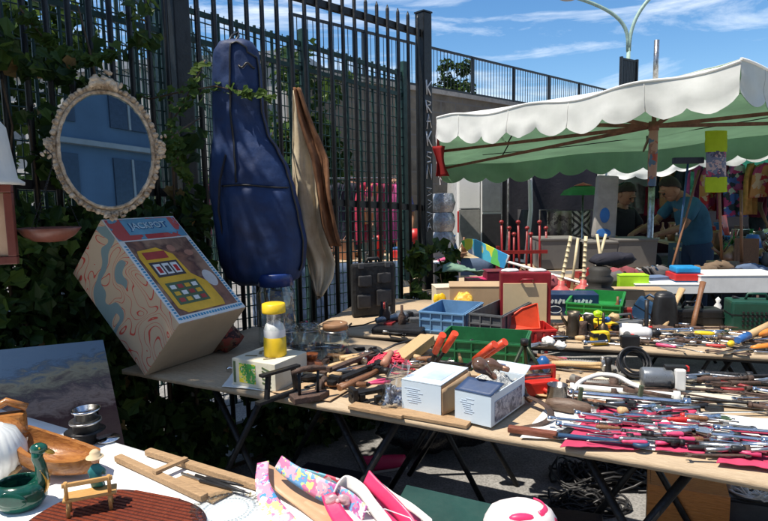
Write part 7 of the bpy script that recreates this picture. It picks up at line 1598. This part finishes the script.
# red poles rack
def redrack():
    y = 5.25; t = thing('umbrella_rack', 'rack of dark red poles with round knobs in front of the rugs', 'rack', V((dep(513, 270, y).x, y, 0))); O = t.location; dr = C('dark red lacquer', (.25, .02, .02), .35)
    for i, u in enumerate((503, 509, 514, 520, 526, 532, 540, 547)):
        a, b_ = dep(u, 290, y + (i % 3) * .08), dep(u + rnd.uniform(-2, 2), 222 + (i % 3) * 6, y + (i % 3) * .08); b = MB(); b.tube([a - O, b_ - O], .010, 8); b.ball(b_ - O, .022, 10, (1, 1, .8)); b.build('red_pole', dr, t)
    for zz in (.62, .95): b = MB(); a, b_ = dep(499, 0, y - .03), dep(551, 0, y - .03); b.box(((a.x + b_.x) / 2 - O.x, -.03, zz), (b_.x - a.x, .02, .03)); b.build('cross_bar', dr, t)
    for u in (499, 551): a = dep(u, 0, y + .05); b = MB(); b.box((a.x - O.x, .05, .5), (.03, .03, 1.0)); b.build('post', dr, t)
redrack()
# grey bins, upright grey folded seat, second seller's side
T4F = (dep(535, 270, 5.15), V((1, 0, 0)), V((0, 1, 0)), 1.15, 0.0); T4F[0].z = 0
far_table('table under the grey bins left of the bending man', dep(598, 0, 5.45).x, 5.45, 1.25, .55, .78, 0, C('grey card skirt', (.16, .155, .15), .8), 'tables of the stalls behind')
gbin = C('warm grey plastic', (.16, .15, .14), .6, 0, .15, 4)
for (lab, u, wpx, hpx, dx) in (('left grey plastic bin behind the plungers', 560, 40, 30, 0), ('middle grey plastic bin below the upright grey panel', 600, 36, 26, .02), ('wide grey plastic bin right under the seated person', 637, 40, 28, 0)):
    p = dep(u, 268, 5.25); p.z = .785; k = mpp(p); w, h = wpx * k, hpx * k; t = thing('grey_bin', lab, 'bin', p, dx); b = MB(); b.box((0, .15, h / 2), (w * .94, .3, h), taper=1.05, bev=.01); b.build('body', gbin, t); b = MB(); b.box((0, .15, h), (w * 1.02, .33, .02), bev=.005); b.build('rim', gbin, t)
def greypanel():
    p = dep(603, 238, 5.5); k = mpp(p); t = thing('grey_folded_seat', 'tall grey upright box with blue printed patches, behind the bamboo sticks', 'box', p); t.rotation_euler = (rad(-6), rad(4), rad(-8)); w = 22 * k; h = 62 * k
    b = MB(); b.box((0, 0, h / 2), (w, .10, h), taper=.94, bev=.02); b.build('body', C('pale warm grey card', (.30, .28, .26), .7), t)
    b = MB(); b.ball((-.01, -.052, h * .36), .055, 16, (.8, .06, 1.3)); b.build('blue_print', C('blue print', (.03, .14, .4), .5), t); b = MB(); b.ball((-.01, -.052, h * .08), .05, 16, (1.3, .06, .8)); b.build('blue_print', MATS['blue print'], t)
greypanel()
def umbrella():
    p = dep(583, 192, 6.2); t = thing('closed_parasol', 'small open green parasol with a red top above the rugs', 'umbrella', V((p.x, p.y, 0))); b = MB(); b.lathe([(.24, p.z - .03), (.20, p.z + .02), (.1, p.z + .06), (0, p.z + .08)], 8); b.build('canopy', C('green nylon', (.03, .2, .05), .6), t); b = MB(); b.lathe([(.10, p.z + .067), (.06, p.z + .082), (0, p.z + .10)], 8); b.build('red_top', redp, t); b = MB(); b.tube([(0, 0, .01), (0, 0, p.z + .05)], .010, 8); b.build('pole', steel, t)
umbrella()
# things standing up at the right
def tallmop():
    y = 4.75; a = dep(722, 285, y); top = dep(715, 132, y); t = thing('duster_pack', 'tall pack with fluffy lime green ends and a printed middle on a pole', 'duster', V((a.x, y, TZ))); O = t.location; k = mpp(a)
    b = MB(); b.tube([(0, 0, 0), dep(718, 160, y) - O], .011, 8); b.build('pole', brownw, t)
    w = 10.5 * k
    for nm, v0, v1, mt in (('lime_end', 131, 152, cloth_mat('lime fluff', (.42, .55, .03), .2, wr=1.0)), ('printed_sleeve', 151, 178, colramp_mat('sleeve print', [(.3, .03, .08), (.12, .14, .22), (.4, .3, .3), (.05, .05, .1)], 20)), ('lime_end', 177, 192, MATS['lime fluff'])):
        q0, q1 = dep(716, v0, y) - O, dep(716, v1, y) - O; b = MB(); wv = w if nm == 'lime_end' else w * .92
        b.grid(lambda i, j: V((cos(2 * pi * i) * wv, sin(2 * pi * i) * .035, 0)) * (1 + (.10 * noise.noise(V((i * 30, j * 9, v0))) if nm == 'lime_end' else 0)) + q1.lerp(q0, j), 40, 8); b.ball(q0, wv, 12, (1, .35, .05)); b.ball(q1, wv, 12, (1, .35, .05)); b.build(nm, mt, t)
    y = 4.8; a = dep(676, 262, y); q = dep(688, 163, y); t = thing('wide_broom', 'dark wide broom standing head up in front of the bending man', 'broom', V((a.x, y, TZ))); O = t.location; b = MB(); b.tube([(0, 0, 0), q - O], .009, 8); b.build('handle', C('dark blue paint', (.02, .06, .13)), t); b = MB(); b.box(q - O + V((0, 0, .02)), (.24, .05, .05), bev=.008); b.build('broom_head', C('dark bristle', (.03, .035, .05), .9), t)
    lean('brown wooden stick leaning across the bending man', 667, 285, 699, 170, 4.7, 4.9, .010, brownw, 'stick', 'wooden_stick')
    y = 4.72; t = thing('garden_shovel', 'garden spade with a rusty brown blade leaning on the third table', 'spade', dep(730, 276, y)); O = t.location; b = MB(); b.grid(lambda i, j: ((i - .5) * .17 * (1 - .15 * j) + .08 * j, -.01 - .02 * cos((i - .5) * 3), .0 + j * .11 + .02 * abs(i - .5)), 10, 8, True, .004); b.build('blade', C('brown rusty blade', (.24, .10, .05), .7, .2, .4, 20), t); b = MB(); b.tube([(.09, 0, .09), dep(741, 190, y + .15) - O], .012, 8); b.build('shaft', brownw, t)
tallmop()
junk_ball('brown stuffed cloth bundle right of the bending man', 722, 276, TZ, .09, C('drab bundle', (.16, .11, .07), .9), 'cloth_bundle', 'bundle', 3, (1.8, .8, .6))
junk_ball('dark crumpled jacket on the grey bins', 612, 268, 1.0, .10, darkcl, 'crumpled_jacket', 'jacket', 6, (1.5, .8, .4))
junk_ball('faded red cloth bundle between jacket and plungers', 625, 285, TZ, .10, C('faded red cloth', (.25, .06, .07), .9), 'cloth_bundle', 'bundle', 8, (1.4, .8, .6)); junk_ball('grey scarf bundle right of the bamboo sticks', 612, 290, TZ, .09, C('grey wool', (.12, .11, .11), .9), 'cloth_bundle', 'bundle', 9, (1.2, .8, .7))
# ================================================================ distant stalls full of small goods
SM = [('white', paper), ('black', blackp), ('brown', brownw), ('silver', chrome), ('red', redp), ('blue', bluep), ('cream', MATS['cream card']), ('green', greenp), ('grey', greyp), ('copper', MATS['copper cap'])]
def goods(b, kind, rs):
    s = rs.uniform(.7, 1.4)
    if kind == 'vase': b.lathe([(0, 0), (.03 * s, 0), (.05 * s, .06 * s), (.025 * s, .13 * s), (.035 * s, .16 * s), (.02 * s, .155 * s), (0, .14 * s)], 14)
    elif kind == 'bowl': b.lathe([(0, 0), (.03 * s, 0), (.08 * s, .05 * s), (.075 * s, .052 * s), (0, .012 * s)], 16)
    elif kind == 'bottle': b.lathe([(0, 0), (.03 * s, 0), (.03 * s, .11 * s), (.011 * s, .15 * s), (.011 * s, .2 * s), (0, .2 * s)], 12)
    elif kind == 'box': b.box((0, 0, .04 * s), (.12 * s, .08 * s, .08 * s), bev=.006)
    elif kind == 'lamp': b.lathe([(0, 0), (.05 * s, 0), (.012 * s, .02 * s), (.012 * s, .14 * s), (.07 * s, .14 * s), (.04 * s, .24 * s), (0, .24 * s)], 14)
    elif kind == 'frame':
        b.box((0, 0, .1 * s), (.15 * s, .02, .2 * s), (-.2, 0, 0), bev=.004); b.box((0, -.006, .1 * s), (.11 * s, .02, .15 * s), (-.2, 0, 0))
    elif kind == 'figurine': b.lathe([(0, 0), (.035 * s, 0), (.02 * s, .05 * s), (.03 * s, .1 * s), (.012 * s, .13 * s), (.022 * s, .155 * s), (0, .18 * s)], 12)
    elif kind == 'kettle': b.lathe([(0, 0), (.06 * s, 0), (.07 * s, .05 * s), (.03 * s, .1 * s), (.01 * s, .12 * s), (0, .12 * s)], 14); b.tube([(.06 * s, 0, .05 * s), (.12 * s, 0, .11 * s)], .01 * s, 6); b.tube([(-.05 * s, 0, .08 * s), (0, 0, .17 * s), (.05 * s, 0, .08 * s)], .005, 5)
GK = ['vase', 'bowl', 'bottle', 'box', 'lamp', 'frame', 'figurine', 'kettle']
PROTO = {}
SM2 = [('black', blackp), ('brown', brownw), ('dark iron', iron), ('rusty', rust), ('white', paper), ('navy', C('dark blue paint', (.02, .06, .13))), ('grey', greyp), ('dark red', MATS['dark red lacquer'])]
LOW = ['box', 'bowl', 'bottle', 'box', 'figurine', 'bowl', 'box']
def strew(n, x0, y0, x1, y1, z, where, seed, grp, sc=1.0, kinds=None):
    rs = random.Random(seed)
    for i in range(n):
        kd = rs.choice(kinds or GK); cn, mt = rs.choice(SM if sc > .8 else SM2); key = (kd, cn)
        if key not in PROTO: b = MB(); goods(b, kd, rs); PROTO[key] = o = b.build(kd, mt)
        else: o = PROTO[key].copy(); COL.objects.link(o)
        fx = (i % max(1, n // 3) + rs.random() * .8) / max(1, n // 3); fy = (i // max(1, n // 3) + rs.random() * .7) / 3.3
        third = 'left' if fx < .34 else ('middle' if fx < .67 else 'right'); row = 'front' if fy < .33 else ('middle row' if fy < .66 else 'back')
        tag(o, '%s %s at the %s %s of the %s' % (cn, kd, row, third, where), kd, grp, (x0 + (x1 - x0) * fx, y0 + (y1 - y0) * fy, z), rs.random() * 6); o.scale = (sc * rs.uniform(.8, 1.2),) * 3
def fx(u, y): return dep(u, 240, y).x
far_table('dark draped stall table right of the bending man', fx(768, 6.5), 6.6, 1.6, .8, .78, rad(-4), darkcl); strew(48, fx(722, 6.4), 6.25, fx(768, 6.5) + .75, 6.95, .785, 'first stall right of the man', 31, 'goods on the first far stall')
far_table('blue grey draped stall table further behind', fx(750, 7.6), 7.8, 2.2, .9, .80, rad(-4), blanket); strew(54, fx(750, 7.6) - 1.0, 7.4, fx(750, 7.6) + 1.05, 8.15, .805, 'second stall further back', 33, 'goods on the second far stall')
far_table('stall table at the far right behind the white boxes', fx(775, 5.5), 5.45, 1.0, .6, .78, 0, darkcl); strew(30, fx(735, 5.3), 5.2, fx(775, 5.5) + .45, 5.7, .785, 'stall behind the white boxes', 35, 'goods on the stall behind the white boxes')
far_table('low stall table seen between the bars of the fence', -.15, 6.7, 2.6, .8, .76, rad(8), blanket); strew(36, -1.3, 6.4, 1.0, 6.95, .765, 'stall behind the bar fence', 37, 'goods on the stall behind the bar fence')
strew(16, at(600, 290).x, at(600, 290).y + .12, at(640, 290).x, at(640, 290).y + .6, TZ + .002, 'third table', 39, 'goods on the third table', .5, LOW)
strew(14, at(700, 290).x + .1, at(700, 290).y + .45, at(768, 288).x, at(768, 288).y + .75, TZ + .002, 'right end of the third table', 41, 'goods on the third table right', .5, LOW)
strew(12, at(520, 292).x, at(520, 292).y + .1, at(555, 292).x, at(555, 292).y + .6, TZ + .002, 'third table behind the red case', 43, 'goods behind the red case', .5, LOW)

strew(40, at(560, 292).x, at(560, 292).y + .05, at(768, 288).x, at(768, 288).y + .35, TZ + .002, 'crowded third table', 45, 'goods crowding the third table', .5, LOW)
strew(26, at(610, 318).x, at(610, 318).y, at(790, 322).x, at(790, 322).y + .12, TZ + .001, 'second table behind the tools', 47, 'goods at the back of the second table', .5, LOW)
junk_ball('dark red patterned cloth bundle between the toy box and the yellow hourglass', 222, 352, TZ, .075, colramp_mat('dark red print', [(.14, .02, .02), (.3, .06, .04), (.05, .02, .02), (.2, .1, .06)], 25, .8), 'cloth_bundle', 'bundle', 11, (1.3, .8, .8))

T3A = [(610, 291), (770, 290), (768, 276), (640, 278)]
heap(T3A, 40, [(.5, 'under the white boxes'), (1, 'right end of the third table')], ['bar', 'pliers', 'grip', 'chisel', 'spanner'], 51, lift=.004, lmin=.1, lmax=.26, angs=(-1.2, 1.2), grp='tools on the third table')
heap([(600, 322), (780, 326), (775, 312), (620, 310)], 30, [(.5, 'behind the white drills'), (1, 'behind the hammers')], ['bar', 'pliers', 'grip', 'chisel', 'spanner'], 53, lift=.004, lmin=.1, lmax=.26, angs=(-1.2, 1.2), grp='tools at the back of the second table')
for i, (u, v, sx, mt, lab) in enumerate(((602, 288, 1.6, darkcl, 'dark soft bag left of the lime green box'), (655, 281, 1.8, MATS['grey wool'], 'grey crumpled cloth behind the leaning books'), (700, 280, 2.0, MATS['drab bundle'], 'drab brown cloth heap before the bending man'), (750, 279, 2.0, blanket, 'blue grey cloth heap behind the long white box'), (735, 284, 1.4, darkcl, 'black soft bag behind the long white box'), (545, 292, 1.5, MATS['faded red cloth'], 'faded red cloth heap behind the red case'))):
    junk_ball(lab, u, v, TZ, .075, mt, 'soft_bundle', 'bundle', 20 + i, (sx, .8, .7))

heap([(240, 372), (345, 372), (372, 352), (300, 345)], 14, [(.5, 'between the jars'), (1, 'behind the glass jars')], ['bar', 'pliers', 'grip', 'hammer', 'spanner'], 61, lift=.003, lmin=.08, lmax=.18, angs=(-.8, .8), grp='tools round the glass jars')
heap([(400, 362), (470, 372), (500, 350), (430, 346)], 14, [(.5, 'left of the green crate'), (1, 'under the green crate corner')], ['bar', 'chisel', 'grip', 'hammer', 'spanner'], 63, lift=.003, lmin=.1, lmax=.22, angs=(-.8, .8), grp='tools left of the green crate')
heap([(540, 342), (620, 348), (610, 330), (560, 326)], 14, [(.5, 'round the pewter jug'), (1, 'round the tape measure')], ['bar', 'chisel', 'grip', 'spanner'], 65, lift=.003, lmin=.06, lmax=.14, angs=(-.8, .8), grp='tools round the jug')
strew(18, at(380, 330).x, at(380, 330).y - .1, at(420, 330).x, at(420, 330).y + .35, TZ + .001, 'left end of the second table', 67, 'small goods at the left of the second table', .5, LOW)

# ================================================================ people
skinm = C('skin', (.36, .19, .12), .55, 0, .2, 14, .05, spec=.3)
hairm = C('dark hair', (.022, .015, .012), .7, 0, .3, 40, .5)
def join_into(o, b, slots=()):
    bm = bmesh.new(); bm.from_mesh(o.data); me = bpy.data.meshes.new('tmp'); bmesh.ops.recalc_face_normals(b.bm, faces=b.bm.faces[:]); b.bm.to_mesh(me); b.bm.free(); bm.from_mesh(me); bm.to_mesh(o.data); bm.free(); bpy.data.meshes.remove(me)
    for f in o.data.polygons: f.use_smooth = True
def hand(root, d, up, side):
    """palm plus five curled fingers as joint chains; root is the wrist"""
    d = d.normalized(); sd = d.cross(up).normalized() * side; out = []; palm = root + d * .085
    ch = [([palm], [.026])]
    fing = []
    for i, (off, ln) in enumerate(((-.030, .062), (-.010, .075), (.010, .070), (.028, .055))):
        k = palm + sd * off * .9 + d * .01; fing.append(([k + d * ln * .5 - up * .006, k + d * ln * .85 - up * .03, k + d * ln * .9 - up * .05], [.0095, .0085, .007]))
    th = ([root + d * .035 - sd * .038 - up * .006, root + d * .075 - sd * .055 - up * .018, root + d * .10 - sd * .05 - up * .03], [.012, .010, .008])
    return palm, fing, th
def person(label, loc, rz, J, shirt, shirtm, trouserm, hair='short', cat='person', sleeve=.45, headaim=None, group=None, hatm=None):
    """J: joints in metres, local, facing -y: pelvis, waist, chest, neck, head, shoulders/elbows/wrists, hips/knees/ankles"""
    t = thing('person', label, cat, loc, rz, group); j = {k: V(v) for k, v in J.items()}
    spine = [j['pelvis'], j['waist'], j['chest'], j['neck'], j['neck'].lerp(j['head'], .55)]; rr = [.07, .09, .135, .056, .055]
    limbs = []; base = len(spine)
    vs = list(spine); rs = list(rr); es = [(i, i + 1) for i in range(4)]
    def chain(root, pts, rads):
        p = root
        for q, r in zip(pts, rads): vs.append(q); rs.append(r); es.append((p, len(vs) - 1)); p = len(vs) - 1
        return p
    for s in ('l', 'r'):
        sg = 1 if s == 'l' else -1
        sh, el, wr = j['sh_' + s], j['el_' + s], j['wr_' + s]
        w = chain(2, [sh, sh.lerp(el, .5), el, el.lerp(wr, .45), wr], [.056, .048, .040, .036, .027])
        d = (wr - el).normalized(); up = V((0, 0, 1)) - d * d.z; up = up.normalized() if up.length > .1 else V((0, -1, 0))
        palm, fing, th = hand(wr, d, up, sg); pi_ = chain(w, [palm], [.030])
        for P, R_ in fing: chain(pi_, P, R_)
        chain(w, th[0], th[1])
        hp, kn, an = j['hip_' + s], j['kn_' + s], j['an_' + s]
        chain(0, [hp, hp.lerp(kn, .5), kn, kn.lerp(an, .4), an, an + V((0, -.13, -.045)) - V((0, 0, 0))], [.055, .062, .055, .052, .040, .038])
    def mk(nm, vs, rs, es, mat, sub=2):
        me = bpy.data.meshes.new(nm); me.from_pydata([tuple(v) for v in vs], es, []); o = bpy.data.objects.new(nm, me); COL.objects.link(o); o.modifiers.new('skin', 'SKIN').use_smooth_shade = True
        for i, r in enumerate(rs): q = me.skin_vertices[0].data[i]; q.radius = (r, r); q.use_root = (i == 0)
        sb = o.modifiers.new('subd', 'SUBSURF'); sb.levels = sb.render_levels = sub; m2 = bpy.data.meshes.new_from_object(o.evaluated_get(bpy.context.evaluated_depsgraph_get())); bpy.data.objects.remove(o); m2.name = nm; m2.materials.clear(); m2.materials.append(mat)
        for f in m2.polygons: f.use_smooth = True
        o = bpy.data.objects.new(nm, m2); COL.objects.link(o); o.parent = t; return o
    body = mk('body', vs, rs, es, skinm)
    hd = j['head']; aim = V(headaim or (0, -1, 0)).normalized(); upv = (V((0, 0, 1)) - aim * aim.z).normalized() if abs(aim.z) < .98 else V((0, 1, 0)); x = aim.cross(upv).normalized()
    M_ = Matrix((x, aim, upv)).transposed().to_4x4(); M_.translation = hd
    b = MB(); b.M = M_; b.ball((0, -.008, .012), .098, 24, (.80, .98, 1.12)); b.ball((0, .018, -.055), .065, 16, (.85, .95, .95)); b.tube([(0, .085, .02), (0, .108, -.012), (0, .098, -.022)], [.010, .015, .011], 8)
    for s in (-1, 1): b.ball((s * .078, -.01, -.005), .024, 10, (.35, .8, 1.2))
    b.ball((0, .086, -.052), .018, 10, (1.4, .4, .35)); b.ball((0, .082, .035), .06, 12, (1.0, .2, .22)); join_into(body, b)
    for s in (-1, 1): b = MB(); b.M = M_; b.ball((s * .03, .084, .008), .011, 8); b.build('eye', blackp, t)
    hq = lambda i: 1.45 - .55 * max(0, sin(2 * pi * i)) + .75 * max(0, -sin(2 * pi * i)) + .12 * noise.noise(V((i * 20, 0, 1)))
    if hair:
        b = MB(); b.M = M_; n = 18
        b.grid(lambda i, q: V((0, -.012, .02)) + V((.084 * cos(2 * pi * i) * sin(.02 + q * hq(i)), .105 * sin(2 * pi * i) * sin(.02 + q * hq(i)), .122 * cos(q * hq(i)))), 28, 12, True, .004); b.rough(.006, 50); b.build('hair', hairm, t)
    # shirt and trousers follow the body, a little wider
    sv = [j['pelvis'] - V((0, 0, .07)), j['waist'], j['chest'], j['chest'].lerp(j['neck'], .72)]; sr = [.178, .160, .170, .082]; se = [(0, 1), (1, 2), (2, 3)]
    for s in ('l', 'r'):
        p = 2
        for q, r in ((j['sh_' + s], .078), (j['sh_' + s].lerp(j['el_' + s], sleeve if sleeve < .9 else .5), .068)) + (((j['el_' + s], .060), (j['el_' + s].lerp(j['wr_' + s], .8), .045)) if sleeve >= .9 else ((j['sh_' + s].lerp(j['el_' + s], sleeve + .3), .064),)): sv.append(q); sr.append(r); se.append((p, len(sv) - 1)); p = len(sv) - 1
    mk(shirt, sv, sr, se, shirtm)
    tv = [j['pelvis'] + V((0, -.01, .10)), j['pelvis'] - V((0, 0, .04))]; tr = [.168, .178]; te = [(0, 1)]
    for s in ('l', 'r'):
        p = 1
        for q, r in ((j['hip_' + s], .132), (j['hip_' + s].lerp(j['kn_' + s], .5), .108), (j['kn_' + s], .078), (j['kn_' + s].lerp(j['an_' + s], .5), .07), (j['an_' + s] + V((0, 0, .03)), .058)): tv.append(q); tr.append(r); te.append((p, len(tv) - 1)); p = len(tv) - 1
    mk('trousers', tv, tr, te, trouserm)
    for s in ('l', 'r'):
        an = j['an_' + s]; b = MB(); b.ball(V((an.x, an.y - .06, max(.035, an.z - .035))), .06, 14, (.75, 2.3, .62)); b.build('shoe', blackp, t)
    return t
STAND = dict(pelvis=(0, 0, .95), waist=(0, .0, 1.08), chest=(0, .0, 1.28), neck=(0, 0, 1.47), head=(0, -.02, 1.62), sh_l=(.19, 0, 1.40), sh_r=(-.19, 0, 1.40), el_l=(.24, .02, 1.12), el_r=(-.24, .02, 1.12), wr_l=(.25, -.08, .88), wr_r=(-.25, -.08, .88), hip_l=(.095, 0, .88), hip_r=(-.095, 0, .88), kn_l=(.11, -.02, .48), kn_r=(-.11, .02, .48), an_l=(.11, .0, .09), an_r=(-.11, .05, .09))
def var(**k): d = dict(STAND); d.update(k); return d
# man in the blue shirt: bends forward to the left over the grey bins. Local -y is where he faces.
BENT = var(waist=(0, -.03, 1.07), chest=(0, -.10, 1.25), neck=(0, -.21, 1.42), head=(0, -.32, 1.47), sh_l=(.19, -.16, 1.34), sh_r=(-.19, -.16, 1.34), el_l=(.23, -.30, 1.10), el_r=(-.22, -.36, 1.12), wr_l=(.17, -.52, 1.03), wr_r=(-.12, -.58, 1.05), pelvis=(0, .02, .92))
tsh = cloth_mat('blue t-shirt', (.06, .17, .27), .1, var=.2, wr=.6)
pm = dep(697, 250, 6.15)
person('man in a blue t-shirt bending over the grey bins with both hands inside', (pm.x, 6.15, 0), rad(-86), BENT, 't_shirt', tsh, cloth_mat('jeans', (.04, .06, .11), 0), headaim=(0, -.8, -.5))
# seated person in black
SIT = var(pelvis=(0, .1, .60), waist=(0, .06, .74), chest=(0, .0, .96), neck=(0, -.03, 1.14), head=(0, -.08, 1.27), sh_l=(.18, 0, 1.07), sh_r=(-.18, 0, 1.07), el_l=(.24, -.12, .86), el_r=(-.24, -.08, .84), wr_l=(.12, -.32, .95), wr_r=(-.10, -.28, .72), hip_l=(.1, .02, .58), hip_r=(-.1, .02, .58), kn_l=(.15, -.38, .58), kn_r=(-.15, -.36, .58), an_l=(.14, -.36, .10), an_r=(-.14, -.34, .10))
ps = dep(619, 240, 6.6); person('person in black clothes seated behind the grey bins, looking down', (ps.x, 6.6, .10), rad(25), {k: (v[0], v[1], v[2] + .05) for k, v in SIT.items()}, 'black_shirt', darkcl, darkcl, headaim=(.1, -.8, -.5))
t = thing('folding_stool', 'folding stool under the seated person in black', 'stool', (ps.x, 6.7, 0), rad(25)); b = MB(); b.box((0, 0, .56), (.4, .36, .03), bev=.008); b.build('seat', blackp, t)
for sx in (-1, 1):
    b = MB(); b.tube([(sx * .17, -.17, .01), (sx * .17, .17, .54)], .011, 6); b.build('leg', steel, t); b = MB(); b.tube([(sx * .15, .17, .01), (sx * .15, -.17, .54)], .011, 6); b.build('leg', steel, t)
for (lab, u, y, rz, sm, tm, hr) in (('person in a dark red top standing among the far stalls at the right', 756, 10.6, 1.2, gm[8], gm[6], 'short'), ('person in red seen through the bar fence by the clothes', 352, 9.4, .4, gm[0], gm[6], 'short'), ('person in navy seen through the bars near the graffiti post', 398, 8.8, -.5, gm[4], gm[2], 'short')):
    p = dep(u, 240, y); person(lab, (p.x, y, 0), rz, var(el_l=(.26, -.05, 1.13), wr_l=(.2, -.25, 1.05)) if rz > 0 else STAND, 'top', sm, tm, hr)
